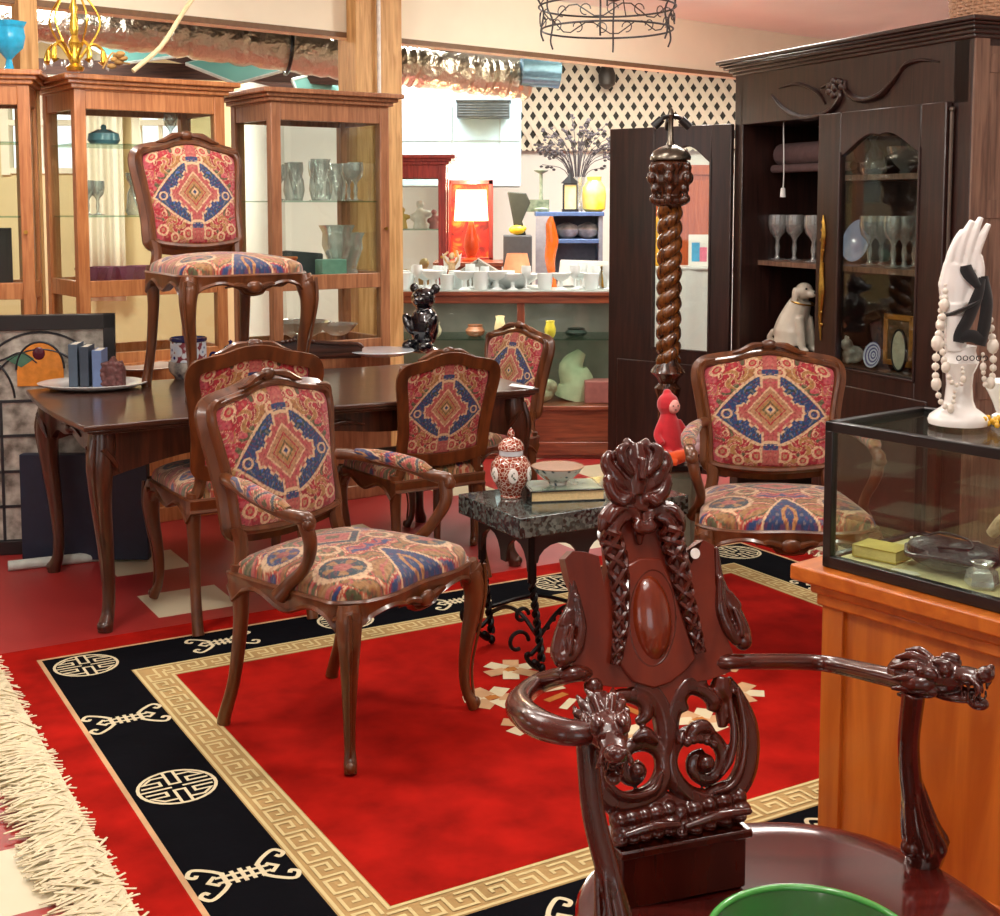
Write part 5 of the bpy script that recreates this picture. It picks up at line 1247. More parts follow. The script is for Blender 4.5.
fr = empty('oval_mirror', asp(899, 372, .10, SB), ATH, 'oval mirror in a thin black frame standing in front of the gilt picture frame', 'mirror')
el = [(.043 * cos(t), .088 + .086 * sin(t)) for t in [2 * pi * i / 40 for i in range(40)]]
q = MB(); q.prism(el, (0, 0, 0), (1, 0, 0), (0, .0, 1), 0, .006); q.build('glass', plain('foggy_mirror', (206, 206, 186), .25, .3), fr)
q = MB(); q.tube([(x * 1.04, -.003, .002 + z_) for x, z_ in el], .006, 8, closed=True); q.build('rim', BLACKP, fr)
# basket on top
bp2 = A0 + ux * (AW - .16) + uy * .32; bp2.z = AZ + .001
bs = empty('wicker_basket', bp2, ATH, 'woven wicker basket on top of the armoire, cut by the frame edge', 'basket')
q = MB(); N = 60
for k in range(14):
    z0 = .01 + k * .0135; r_ = .22 + .022 * k / 14
    q.tube([((r_ + .006 * cos(i * pi + k * pi)) * cos(2 * pi * i / N), (r_ + .006 * cos(i * pi + k * pi)) * sin(2 * pi * i / N) * .9, z0) for i in range(N)], .0075, 5, closed=True)
for i in range(0, N, 2): a = 2 * pi * i / N; q.tube([(.222 * cos(a), .2 * sin(a), 0), (.244 * cos(a), .22 * sin(a), .2)], .004, 5)
q.box(-.15, .15, -.13, .13, .0, .012)
WK = plain('wicker', (186, 142, 112), .7, var=.25, scale=60); q.build('woven_body', WK, bs)
q = MB(); q.tube([(.25 * cos(2 * pi * i / N), .225 * sin(2 * pi * i / N), .2) for i in range(N)], .014, 8, closed=True); q.build('rim', WK, bs)

# ------------------------------------------------------------------ barley-twist floor lamp
lp_ = Vector((.745, 5.72, 0)); fl = empty('floor_lamp', lp_, 0, 'dark barley-twist wooden floor lamp without a shade, before the open armoire door', 'floor lamp')
def zl(v): return D(668, v, 5.72)[2]
W_LAMP = wood('lamp_wood', (30, 14, 8), (84, 42, 20), rough=.22, scale=4, coat=.6)
q = MB(); q.lathe([(.17, 0), (.175, .02), (.15, .04), (.11, .055), (.07, .08), (.05, .12), (.045, .30), (.06, .34), (.05, .38), (.042, .5), (.045, zl(400)), (.06, zl(388)), (.040, zl(383)), (.050, zl(378)), (.078, zl(372)), (.070, zl(368)), (.045, zl(362)), (.04, zl(356))], n=28); q.build('base', W_LAMP, fl)
q = MB(); za, zb_ = zl(362), zl(206); n_ = 150
for ph in (0, pi): q.tube([(.026 * cos(ph + t * 2 * pi * 5.2), .026 * sin(ph + t * 2 * pi * 5.2), za + (zb_ - za) * t) for t in [i / n_ for i in range(n_ + 1)]], .0315, 10)
q.build('twisted_pole', wood('twist_wood', (40, 18, 8), (132, 76, 28), rough=.2, scale=5, coat=.7), fl)
q = MB(); q.lathe([(.04, zl(208)), (.075, zl(204)), (.078, zl(199)), (.05, zl(196)), (.06, zl(188)), (.075, zl(182)), (.07, zl(175)), (.085, zl(168)), (.09, zl(163)), (.055, zl(158))], n=20)
for k in range(6):
    a = 2 * pi * k / 6 + .3
    for (rr, vv, ss) in ((.082, 168, .022), (.088, 178, .024), (.074, 189, .020), (.080, 199, .018)): q.ell((rr * cos(a + vv * .1), rr * sin(a + vv * .1), zl(vv)), (ss, ss, ss * 1.2), n=10)
q.build('carved_capital', W_LAMP, fl, remesh=.006)
q = MB(); q.lathe([(.088, zl(160)), (.09, zl(157)), (.075, zl(151)), (.045, zl(147)), (.02, zl(145)), (.012, zl(140)), (.010, zl(118)), (.016, zl(115)), (.010, zl(110)), (.001, zl(107))], n=28); q.build('metal_cap', plain('pewter', (120, 112, 100), .25, .9), fl)
for k, (dx, dy) in enumerate(((-.05, 0), (.055, .01), (.0, .05))):
    q = MB(); q.tube([(0, 0, zl(116)), (dx * .7, dy * .7, zl(118)), (dx * 1.1, dy * 1.1, zl(123))], .010, 8, sm=4); q.tube([(dx * .8, dy * .8, zl(119)), (dx * 1.5, dy * 1.5, zl(127))], [.018, .020], 12); q.build('bulb_socket', BLACKP, fl)
# small black stand with doll and orange toy
sp_ = Vector((.655, 5.02, 0)); stn = empty('small_stand', sp_, 0, 'small sage stand with a black top left of the far armchair', 'stand')
STP = .505
q = MB(); q.box(-.12, .12, -.12, .12, STP - .022, STP); q.build('top', BLACKP, stn, bevel=.003)
q = MB(); q.box(-.10, .10, -.10, .10, RZ + .001, STP - .022); q.build('body', plain('sage_paint', (120, 128, 110), .6), stn, bevel=.003)
q = MB(); q.box(-.08, .08, -.106, -.1, .10, STP - .05); q.build('door', plain('sage_paint', (120, 128, 110), .6), stn, bevel=.002)
dl = empty('rag_doll', Vector((sp_.x + .01, sp_.y + .02, STP + .001)), R(15), 'red hooded doll with a white bonnet cloth sitting on the small stand', 'doll')
RD = plain('red_felt', (196, 26, 40), .85, sheen=.5); 
q = MB(); q.tube([(0, 0, .01), (0, 0, .07), (-.005, 0, .14), (-.008, 0, .18)], [.06, .055, .042, .03], 14, sm=5); q.ell((-.008, 0, .218), (.045, .042, .046)); q.ell((-.008, .01, .262), (.018, .018, .015))
for g in (1, -1): q.tube([(g * .03, 0, .15), (g * .06, -.02, .10), (g * .05, -.05, .07)], [.018, .016, .014], 8, sm=4); q.tube([(g * .025, -.02, .03), (g * .03, -.08, .03), (g * .034, -.11, .03)], [.022, .018, .018], 8, sm=4)
q.build('body', RD, dl, remesh=.005)
q = MB(); q.ell((.004, -.030, .212), (.026, .020, .028)); fc = q.build('face', plain('doll_face', (238, 170, 160), .6), dl)
q = MB()
for g in (1, -1): q.ell((.004 + g * .010, -.050, .218), .003, n=8)
q.ell((.004, -.050, .202), (.005, .002, .002), n=8); q.build('eyes_and_mouth', BLACKP, fc)
q = MB(); q.ell((.075, -.03, .075), (.052, .03, .045)); q.ell((.09, -.045, .05), (.035, .02, .03)); q.build('bonnet_cloth', plain('pink_white_cloth', (232, 206, 214), .8, bump=.4), dl)
q = MB(); q.tube([(-.07, -.02, .022), (-.02, -.03, .028), (.03, -.02, .035), (.07, -.01, .050)], [.020, .026, .028, .018], 10, sm=5); q.ell((-.03, .0, .045), (.02, .02, .02)); q.tube([(-.09, -.03, .016), (-.04, -.05, .02), (.02, -.05, .02)], [.012, .016, .014], 8, sm=4)
tag(q.build('plush_toy', plain('orange_plush', (246, 88, 16), .8, sheen=.4), loc=Vector((sp_.x, sp_.y - .09, STP - .001)), remesh=.004), 'bright orange soft toy lying in front of the red doll', 'toy')
# ------------------------------------------------------------------ glazed oak show cases
def vitrine(P, rz, w_, d_, h_, wd, label, zrail=1.08, shelves=(1.45, 1.78), door2=False):
    r = empty('show_case', P, rz, label, 'show case', 'glazed wooden show cases')
    q = MB(); s_ = .052
    for x in (0, w_ - s_):
        for y in (0, d_ - s_): q.box(x, x + s_, y, y + s_, .06, h_ - .06)
    for z0, z1 in ((h_ - .15, h_ - .06), (zrail, zrail + .075), (.76, .82)):
        q.box(s_, w_ - s_, .004, .03, z0, z1); q.box(s_, w_ - s_, d_ - .03, d_ - .004, z0, z1)
        for x in (.004, w_ - .03): q.box(x, x + .026, s_, d_ - s_, z0, z1)
    q.box(.0, w_, 0, d_, .06, .76) ; q.box(.0, w_, 0, d_, h_ - .07, h_ - .05); q.build('frame', wd, r, bevel=.003)
    q = MB()
    for z0, z1, o_ in ((h_ - .062, h_ - .040, .018), (h_ - .042, h_ - .022, .036), (h_ - .024, h_, .060)): q.box(-o_, w_ + o_, -o_, d_ + o_, z0, z1)
    q.build('cornice', wd, r, bevel=.005)
    q = MB(); q.box(-.015, w_ + .015, -.015, d_ + .015, 0, .07); q.build('base', wd, r, bevel=.004)
    q = MB(); q.box(-.012, w_ + .012, -.012, d_ + .012, .745, .77); q.build('waist_moulding', wd, r, bevel=.004)
    for nm, b_ in (('front_glass', (s_, w_ - s_, .014, .018, zrail + .075, h_ - .15)), ('side_glass', (.014, .018, s_, d_ - s_, zrail + .075, h_ - .15)), ('side_glass', (w_ - .018, w_ - .014, s_, d_ - s_, zrail + .075, h_ - .15)),
                   ('lower_glass', (s_, w_ - s_, .014, .018, .82, zrail)), ('lower_glass', (.014, .018, s_, d_ - s_, .82, zrail))):
        q = MB(); q.box(*b_); q.build(nm, GLASS, r)
    q = MB(); q.box(.02, w_ - .02, .02, d_ - .02, zrail + .03, zrail + .045); q.build('shelf_board', wd, r)
    for z0 in shelves: q = MB(); q.box(.02, w_ - .02, .03, d_ - .02, z0 - .006, z0); q.build('glass_shelf', SHELFG, r)
    q = MB(); q.tube([(w_ - .03, -.004, zrail + .30), (w_ - .03, -.02, zrail + .30)], [.006, .009], 10); q.build('knob', BRASS, r)
    return r
VT = R(36); vx = Vector((cos(VT), sin(VT), 0)); vy = Vector((-sin(VT), cos(VT), 0)); VH = 2.08
VB = G(80, 78, VH - .05); VB.z = 0; VB = VB + vy * .02
VC = Vector((-1.10, 6.30, 0)); 
VB = Vector((-1.90, 5.86, 0)); VD = .46
vB = vitrine(VB, VT, .72, VD, VH, W_OAK, 'golden oak glazed show case behind the chair on the table')
vC = vitrine(VC, VT, .66, VD, VH - .02, W_OAK2, 'brown oak glazed show case full of glassware beside the pine post', shelves=(1.52,))
VAT = R(13); VA = VB - vx * .18 - Vector((cos(VAT), sin(VAT), 0)) * .68 + vy * .05
vA = vitrine(VA, VAT, .68, .28, VH + .01, W_OAK, 'golden oak glazed show case cut by the left edge of the picture')
def vit(P, x, y, z_): return P + vx * x + vy * y + Vector((0, 0, z_ + .001))
# glassware: one mesh of each kind, copied
def lob(name, prof, mat, n=18, **k): q = MB(); q.lathe(prof, n=n, **k); return q.build(name, mat)
def put_all(proto, spots, cat, group=None):
    for i, (P, lb, s) in enumerate(spots):
        o = proto if i == 0 else proto.copy()
        if i: C.objects.link(o)
        o.location = P; o.scale = (s, s, s); tag(o, lb, cat, group)
pitch = lob('glass_pitcher', [(.04, 0), (.045, .01), (.055, .05), (.050, .10), (.035, .14), (.040, .17), (.048, .19), (.044, .19), (.03, .14), (.001, .02)], CRYSTAL)
zs = 1.521
put_all(pitch, [(vit(VC, .22, .2, zs), 'clear glass pitcher left of centre on the upper shelf of the brown oak case', 1), (vit(VC, .34, .14, zs), 'cut glass pitcher in the middle of the upper shelf of the brown oak case', 1.1), (vit(VC, .46, .2, zs), 'clear glass pitcher right of centre on the upper shelf of the brown oak case', 1.0)], 'pitcher', 'glass pitchers in the brown oak case')
gob = goblet('stem_glass', 1.05)
put_all(gob, [(vit(VC, .10, .12, zs), 'stem glass at the left end of the upper shelf of the brown oak case', 1), (vit(VC, .16, .28, zs), 'stem glass behind the left pitcher in the brown oak case', 1), (vit(VC, .28, .30, zs), 'stem glass between two pitchers in the brown oak case', 1.1), (vit(VC, .40, .30, zs), 'tall stem glass right of the middle pitcher in the brown oak case', 1.15), (vit(VC, .53, .12, zs), 'stem glass near the right stile on the upper shelf of the brown oak case', 1.1), (vit(VC, .58, .28, zs), 'rearmost stem glass at the right of the brown oak case', 1.1)], 'glass', 'stem glasses in the brown oak case')
zb = 1.126
vs_o = lob('crystal_vase', [(.05, 0), (.055, .01), (.035, .05), (.05, .10), (.075, .17), (.07, .23), (.09, .27), (.085, .27), (.06, .2), (.001, .04)], CRYSTAL, n=12, ridge=.05, nr=6)
put_all(vs_o, [(vit(VC, .44, .16, zb), 'tall cut crystal vase on the lower shelf of the brown oak case', 1.0), (vit(VC, .55, .22, zb), 'slim crystal vase next to the right stile of the brown oak case', .85)], 'vase', 'crystal vases in the brown oak case')
q = MB(); q.prism([(-.09, 0), (.09, 0), (.11, .12), (-.11, .14)], (0, 0, 0), (1, 0, 0), (0, .15, 1), -.05, .05); o = q.build('black_bag', plain('grey_black_fabric', (62, 70, 74), .7), loc=vit(VC, .27, .22, zb), bevel=.01); o.rotation_euler = (0, 0, VT); tag(o, 'grey and black cloth bag on the lower shelf of the brown oak case', 'bag')
q = MB(); q.box(-.07, .07, -.04, .04, 0, .10); o = q.build('green_box', plain('seafoam', (120, 166, 150), .5), loc=vit(VC, .36, .08, zb), bevel=.004); o.rotation_euler = (0, 0, VT); tag(o, 'pale sea-green box in front of the cloth bag in the brown oak case', 'box')
q = MB(); q.box(-.08, .08, -.04, .04, 0, .11); q.box(-.085, .085, -.045, .045, .10, .115); o = q.build('painted_box', plain('orange_cream_box', (222, 150, 70), .5, c2=(200, 60, 40), scale=18), loc=vit(VC, .13, .2, zb), bevel=.004); o.rotation_euler = (0, 0, VT); tag(o, 'orange and red patterned box low at the left in the brown oak case', 'box')
zl_ = .825
dk = lob('glass_bowl', [(.05, 0), (.10, .03), (.15, .08), (.155, .085), (.14, .08), (.09, .03), (.001, .01)], CRYSTAL, n=20)
put_all(dk, [(vit(VC, .24, .18, zl_), 'wide clear glass bowl in the bottom compartment of the brown oak case', 1), (vit(VC, .46, .2, zl_), 'second clear glass bowl, right half of the bottom compartment of the brown oak case', .7)], 'bowl', 'glass bowls in the brown oak case')
# case B
pk = lob('pink_glass_dish', [(.03, 0), (.035, .01), (.06, .04), (.075, .085), (.07, .085), (.001, .02)], pane('pink_glass', (226, 178, 204), .2, .08, cover=.3, covercol=(216, 150, 190)), n=14, ridge=.06, nr=7)
put_all(pk, [(vit(VB, .10 + .085 * i, .12 + .05 * (i % 2), zb), 'pink glass dish %s, lower shelf of the golden oak case' % w__, 1) for i, w__ in enumerate(('furthest left', 'second from left', 'third from left', 'fourth from left', 'just left of the chair back'))], 'dish', 'pink glass dishes')
q = MB(); q.lathe([(.06, 0), (.075, .02), (.07, .05), (.03, .07), (.001, .072)], n=20); q.ell((0, 0, .08), .014); tag(q.build('teal_dish', plain('teal_glass', (96, 150, 170), .15, coat=.6), loc=vit(VB, .20, .2, 1.781)), 'teal glass covered dish on the top shelf of the golden oak case', 'dish')
q = MB(); q.lathe([(.04, 0), (.05, .02), (.04, .1), (.025, .14), (.045, .17), (.05, .2), (.046, .2), (.001, .04)], n=20); tag(q.build('clear_jug', CRYSTAL, loc=vit(VB, .33, .15, 1.451)), 'clear glass jug on the middle shelf of the golden oak case, beside the chair back', 'jug')
hb = goblet('wine_glass', .95)
put_all(hb, [(vit(VB, .10, .15, 1.451), 'wine glass at the left of the middle shelf of the golden oak case', 1), (vit(VB, .18, .25, 1.451), 'wine glass second from left on the middle shelf of the golden oak case', 1), (vit(VB, .52, .18, 1.781), 'wine glass high on the top shelf right of the chair crest', 1)], 'glass', 'wine glasses in the golden oak case')
q = MB(); q.box(-.14, .14, -.01, .01, 0, .27); q.box(-.12, .12, -.014, -.009, .02, .25); o = q.build('black_picture', plain('black_card', (34, 30, 34), .6), loc=VA + Vector((cos(VAT), sin(VAT), 0)) * .42 + Vector((-sin(VAT), cos(VAT), 0)) * .2 + Vector((0, 0, zb))); o.rotation_euler = (0, 0, VAT); tag(o, 'black board standing on the lower shelf of the leftmost show case', 'board')

# ------------------------------------------------------------------ things on top of the cases
gl = Vector((vit(VA, .44, .15, VH + .01)))
u0 = G(8, 62, VH + .012); q = MB(); q.lathe([(.035, 0), (.02, .012), (.012, .05), (.03, .07), (.062, .10), (.072, .15), (.066, .19), (.08, .215), (.074, .21), (.055, .15), (.001, .08)], n=24, ridge=.06, nr=6)
p_ = VA + vx * .60 + vy * .2; q_o = q.build('blue_glass_vase', plain('sky_blue_glass', (40, 168, 214), .12, coat=.8, var=.15), loc=(D(9, 62, 5.84).x, 5.84, VH + .012)); tag(q_o, 'turquoise blue glass vase on top of the leftmost show case', 'vase')
cpos = G(66, 68, VH + .002); cpos = Vector((cpos.x, cpos.y + .12, VH + .002)); bc2 = empty('brass_chandelier', cpos, 0, 'small brass chandelier with glass drops standing on the golden oak show case', 'chandelier')
PB = plain('bright_brass', (222, 182, 74), .25, .9, var=.15)
q = MB(); q.lathe([(.035, 0), (.04, .015), (.02, .03), (.03, .06), (.018, .09), (.028, .12), (.012, .15), (.020, .18), (.012, .24), (.02, .27), (.008, .30), (.008, .36)], n=16); q.build('stem', PB, bc2)
for k in range(5):
    a = 2 * pi * k / 5 + .5; e = Vector((cos(a), sin(a), 0)); q = MB()
    q.tube([e * .02 + Vector((0, 0, .05)), e * .07 + Vector((0, 0, .115)), e * .115 + Vector((0, 0, .10)), e * .135 + Vector((0, 0, .05)), e * .12 + Vector((0, 0, .03))], .007, 8, sm=5); q.lathe([(.008, 0), (.022, .012), (.01, .016), (.010, .06)], e * .12 + Vector((0, 0, .03)), n=12)
    q.tube([e * .03 + Vector((0, 0, .06)), e * .11 + Vector((0, 0, .2)), e * .07 + Vector((0, 0, .3)), Vector((0, 0, .35))], .0045, 6, sm=6); q.build('arm', PB, bc2)
    q = MB(); q.ell(e * .14 + Vector((0, 0, .022)), (.008, .008, .018), n=8); q.ell(e * .06 + Vector((0, 0, .03)), (.006, .006, .014), n=8); q.build('glass_drop', CRYSTAL, bc2)
q = MB()
for k in range(9): a = k * .7; q.ell((.16 + .012 * k * .6, .04 * sin(a), .02 + .05 * abs(sin(a))), (.022, .014, .012), n=8)
q.tube([(.12, 0, .01), (.16, .02, .08), (.20, 0, .04), (.24, 0, .03)], .004, 6, sm=4); o = q.build('dried_flower_spray', plain('dried_gold', (168, 128, 70), .8, var=.3), loc=cpos); tag(o, 'small spray of dried golden flowers beside the brass chandelier', 'dried flowers')
p0 = G(133, 71, VH + .01); p1 = D(196, -6, p0.y + .25); q = MB(p0); q.tube([p0, p0.lerp(p1, .4) + Vector((.01, 0, -.03)), p0.lerp(p1, .7) + Vector((.02, 0, .01)), p1], .011, 8, sm=5); tag(q.build('pale_branch', plain('bleached_wood', (224, 206, 160), .7), loc=p0), 'thin bleached branch leaning up from the top of the golden oak case', 'branch')

# ------------------------------------------------------------------ pine posts, conduit
def on_beam(u, off=0.0):
    n_ = nb; r = ray(u, 60); o = Vector((0, 0, H)); P0 = BP - n_ * off; t = (P0 - o).dot(n_) / r.dot(n_); P = o + r * t; P.z = 0; return P
for i, (ua, ub, off, h0, h1, c_) in enumerate(((356, 377, .10, 0, CH, 1), (379, 402, .11, 0, CH, 1), (347, 366, -.13, 0, 2.72, 0), (20, 39, .05, 0, CH, 1))):
    a = on_beam(ua, off); b_ = on_beam(ub, off); q = MB(); m = (a + b_) / 2; hl = (b_ - a).length / 2
    q.obox(m + nb * .045 + Vector((0, 0, (h0 + h1) / 2)), bd * hl, nb * .045, (0, 0, (h1 - h0) / 2))
    for kz in (1.35, 1.75, 2.3): pass
    o = q.build('trim_%d' % (i + 3), W_PINE, bevel=.004); struct(o)
a = on_beam(379, .125); q = MB(a); q.tube([a + Vector((0, 0, .0)), a + Vector((0, 0, CH))], .011, 10); tag(q.build('conduit_pipe', plain('white_pvc', (238, 236, 228), .4), loc=a), 'thin white conduit pipe running down the pine post', 'pipe')
# ------------------------------------------------------------------ foil ducts, canopies, boxes beyond the beam
m_f, nt, b = _new('crumpled_foil'); tcx = nt.nodes.new('ShaderNodeTexCoord'); ns = nt.nodes.new('ShaderNodeTexNoise'); ns.inputs['Scale'].default_value = 16; ns.inputs['Detail'].default_value = 5; bp_n = nt.nodes.new('ShaderNodeBump'); bp_n.inputs['Strength'].default_value = .9; bp_n.inputs['Distance'].default_value = .05
nt.links.new(tcx.outputs['Object'], ns.inputs['Vector']); nt.links.new(ns.outputs['Fac'], bp_n.inputs['Height']); nt.links.new(bp_n.outputs['Normal'], b.inputs['Normal']); b.inputs['Metallic'].default_value = .9; b.inputs['Roughness'].default_value = .28; b.inputs['Base Color'].default_value = lin((206, 196, 178))
dp = [D(-20, 18, 7.9), D(60, 24, 8.0), D(150, 33, 8.1), D(230, 43, 8.25), D(345, 60, 8.5), D(420, 68, 8.7), D(480, 76, 8.9), D(528, 82, 9.0)]
duct = empty('foil_duct', dp[0], 0, 'long crumpled silver foil air duct slung under the back ceiling', 'duct'); q = MB(dp[0]); Pd = spline(dp, 14); rd = random.Random(2)
q.tube(Pd, [.125 + rd.uniform(-.012, .012) for _ in Pd], 20); q.build('foil_sleeve', m_f, duct)
for t_ in (.50, .60, .64):
    P = Pd[int(t_ * len(Pd))]; P2 = Pd[int(t_ * len(Pd)) + 1]; ax_ = (P2 - P).normalized(); s1 = ax_.cross(Vector((0, 0, 1))).normalized(); s2 = s1.cross(ax_)
    q = MB(dp[0]); q.tube([P + s1 * .142 * cos(a) + s2 * .142 * sin(a) for a in [2 * pi * i / 24 for i in range(24)]], .012, 6, closed=True); q.tube([P + Vector((0, 0, .14)), Vector((P.x, P.y, 2.836))], .006, 6); q.build('strap', BLACKP, duct)
q = MB(); p_ = D(540, 72, 8.9); q.lathe([(.10, -.13), (.105, -.05), (.10, .05), (.105, .13)], n=20, ax=(1, .15, -.05)); tag(q.build('duct_collar', plain('blue_film', (126, 170, 196), .2, .4), loc=p_), 'pale blue plastic-wrapped duct end beside the lattice', 'duct')
TL_ = plain('teal_canvas', (112, 176, 168), .6, var=.08, scale=4)
for i, (pts, Y, lb) in enumerate((([(86, 44), (150, 36), (186, 55), (120, 64)], 8.6, 'teal canvas canopy panel behind the brass chandelier'), ([(186, 64), (240, 51), (300, 66), (236, 84)], 8.4, 'teal canvas canopy panel between the two oak cases'), ([(292, 80), (346, 66), (362, 92), (300, 98)], 8.9, 'teal canvas canopy panel just left of the pine post'))):
    P = [D(u, v, Y + (.25 if k in (1, 2) else 0)) for k, (u, v) in enumerate(pts)]; cc = sum(P, Vector()) / 4; root = empty('canopy_panel', cc, 0, lb, 'canopy', 'teal canopy panels')
    q = MB(cc); q.add(P + [p + Vector((0, 0, .012)) for p in P], [(3, 2, 1, 0), (4, 5, 6, 7)] + [(k, (k + 1) % 4, 4 + (k + 1) % 4, 4 + k) for k in range(4)]); q.build('cloth', TL_, root)
    q = MB(cc); 
    for k in range(4): q.tube([P[k], P[(k + 1) % 4]], .011, 6)
    q.build('edge_rods', plain('pale_rod', (200, 214, 208), .4), root)
DK = wood('dark_rafter', (52, 34, 28), (92, 60, 46), rough=.7, axis=0, coat=0)
for i, (u0_, v0_, u1_, v1_, Y) in enumerate(((36, 66, 345, 78, 9.0), (120, 40, 350, 100, 9.2))):
    a = D(u0_, v0_, Y); b_ = D(u1_, v1_, Y); q = MB(); q.obox((a + b_) / 2, (b_ - a) / 2, (0, .04, 0), (0, 0, .05)); o = q.build('trim_%d' % (i + 8), DK); struct(o)
# pale blue boxed soffit and hanging panel
q = MB(); a = D(392, 184, 9.9); b_ = D(521, 186, 9.9); q.box(a.x, b_.x, 9.9, 10.7, b_.z, 2.40); o = q.build('trim_12', plain('ice_blue_panel', (140, 170, 184), .5, var=.02), bevel=.006); struct(o)
q = MB(); zq = b_.z; q.box(a.x + .02, b_.x, 9.892, 9.9, zq, zq + .012); 
for ux_ in (452, 500): x_ = D(ux_, 150, 9.9).x; q.box(x_ - .004, x_ + .004, 9.893, 9.9, zq, 2.40)
q.box(a.x, b_.x, 9.893, 9.9, 1.98, 1.986); struct(q.build('trim_13', plain('panel_joint', (132, 146, 150), .6)))
a = D(480, 108, 9.7); q = MB(); q.box(-.17, .22, -.1, .1, -.07, .05); q.box(-.18, .23, -.11, .11, .045, .06)
for k in range(5): q.box(-.16, .21, -.106, -.1, -.06 + .02 * k, -.052 + .02 * k)
tag(q.build('wall_heater', plain('dark_metal_box', (70, 78, 80), .4, .6), loc=(a.x, 9.78, a.z), bevel=.004), 'dark grey metal heater box under the foil duct', 'heater')
# lattice screen: crossing diagonal slats
lat = D(505, 150, 11.45); lx0, lx1 = D(505, 100, 11.45).x, D(733, 100, 11.45).x + 1.2; lz1 = D(600, 62, 11.45).z; lz0 = D(505, 150, 11.45).z; lz0b = D(725, 128, 11.45).z
q = MB((lx0, 11.45, lz0)); stp = .104; wdt = .021
for sg in (1, -1):
    n_ = int((lx1 - lx0 + 3) / stp)
    for k in range(-22, n_):
        x = lx0 + k * stp; dz = (lz1 - lz0); z0_, z1_ = lz0, lz1; run = dz / 1.55
        xa, xb_ = (x, x + run) if sg > 0 else (x + run, x)
        ta = 0; A_ = Vector((xa, 0, z0_)); B__ = Vector((xb_, 0, z1_)); d_ = B__ - A_
        tt = [0, 1]
        for xl in (lx0, lx1):
            if abs(d_.x) > 1e-6:
                tc_ = (xl - A_.x) / d_.x
                if xl == lx0: tt = [max(tt[0], tc_) if d_.x > 0 else tt[0], tt[1] if d_.x > 0 else min(tt[1], tc_)]
                else: tt = [tt[0] if d_.x > 0 else max(tt[0], tc_), min(tt[1], tc_) if d_.x > 0 else tt[1]]
        if tt[1] - tt[0] < .02: continue
        P0_, P1_ = A_ + d_ * tt[0], A_ + d_ * tt[1]; ctr = (P0_ + P1_) / 2; ctr.y = 11.45 + (.008 if sg > 0 else -.008); hd2 = (P1_ - P0_) / 2; nn_ = Vector((-hd2.z, 0, hd2.x)).normalized() * wdt
        q.obox(ctr, hd2, (0, .006, 0), nn_)
tag(q.build('lattice_screen', plain('lattice_cream', (236, 226, 204), .7, var=.02), loc=(lx0, 11.508, lz0), smooth=False), 'cream diagonal wooden lattice screen along the top of the far wall', 'lattice')
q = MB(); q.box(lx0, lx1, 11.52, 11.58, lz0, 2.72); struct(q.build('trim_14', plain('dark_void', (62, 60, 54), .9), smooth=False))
q = MB(); a = D(607, 75, 11.3); q.lathe([(.02, -.12), (.07, -.08), (.075, .0), (.05, .07), (.02, .09)], n=16); q.tube([(0, 0, .08), (0, .1, .11)], .015, 6); tag(q.build('hanging_lantern', plain('dark_bronze', (60, 52, 46), .5), loc=a), 'small dark lantern hanging in front of the lattice screen', 'lantern')

# ------------------------------------------------------------------ iron ring chandelier
cc = D(607, 30, 5.6); cc = Vector((cc.x, 5.6, 0)); rc = empty('iron_chandelier', (cc.x, cc.y, 2.24), 0, 'black wrought-iron ring chandelier hanging from the white ceiling', 'chandelier')
RR = .29; GIRON = plain('grey_iron', (70, 68, 68), .5, .5); q = MB()
for zz, rr in ((.0, RR * .96), (.095, RR)): q.tube([(rr * cos(2 * pi * i / 48), rr * sin(2 * pi * i / 48), zz) for i in range(48)], .0042, 6, closed=True)
q.tube([(RR * .98 * cos(2 * pi * i / 48), RR * .98 * sin(2 * pi * i / 48), .045 + .028 * sin(2 * pi * i / 48 * 8)) for i in range(48)], .0028, 5, closed=True)
for k in range(16):
    a = 2 * pi * k / 16; e = Vector((cos(a), sin(a), 0)); t = Vector((-sin(a), cos(a), 0)); q.tube([e * RR * .98 + t * (.022 * cos(b_)) + Vector((0, 0, .048 + .022 * sin(b_))) for b_ in [2 * pi * j / 12 * .85 for j in range(12)]], .0024, 5)
q.build('ring', GIRON, rc)
for k in range(6):
    a = 2 * pi * k / 6 + .35; e = Vector((cos(a), sin(a), 0)); q = MB(); q.tube([e * RR + Vector((0, 0, -.06)), e * (RR + .012) + Vector((0, 0, -.02)), e * RR + Vector((0, 0, .06)), e * (RR + .03) + Vector((0, 0, .12)), e * (RR + .03) + Vector((0, 0, .165))], .0042, 6, sm=4); q.lathe([(.006, 0), (.030, .008), (.036, .014), (.010, .012), (.009, .03)], e * (RR + .03) + Vector((0, 0, .165)), n=14); q.build('candle_arm', GIRON, rc)
for k in range(3):
    a = 2 * pi * k / 3 + 1.2; q = MB(); q.tube([(RR * cos(a), RR * sin(a), .095), (RR * .3 * cos(a), RR * .3 * sin(a), .40), (0, 0, CH - 2.26)], .0028, 5, sm=4); q.build('hanging_rod', GIRON, rc)
q = MB(); q.lathe([(.05, 0), (.05, .012), (.02, .03)][::-1], (0, 0, CH - 2.24 - .03), n=16); q.tube([(0, 0, .1), (0, 0, CH - 2.26)], .004, 6); q.build('ceiling_rose', GIRON, rc)

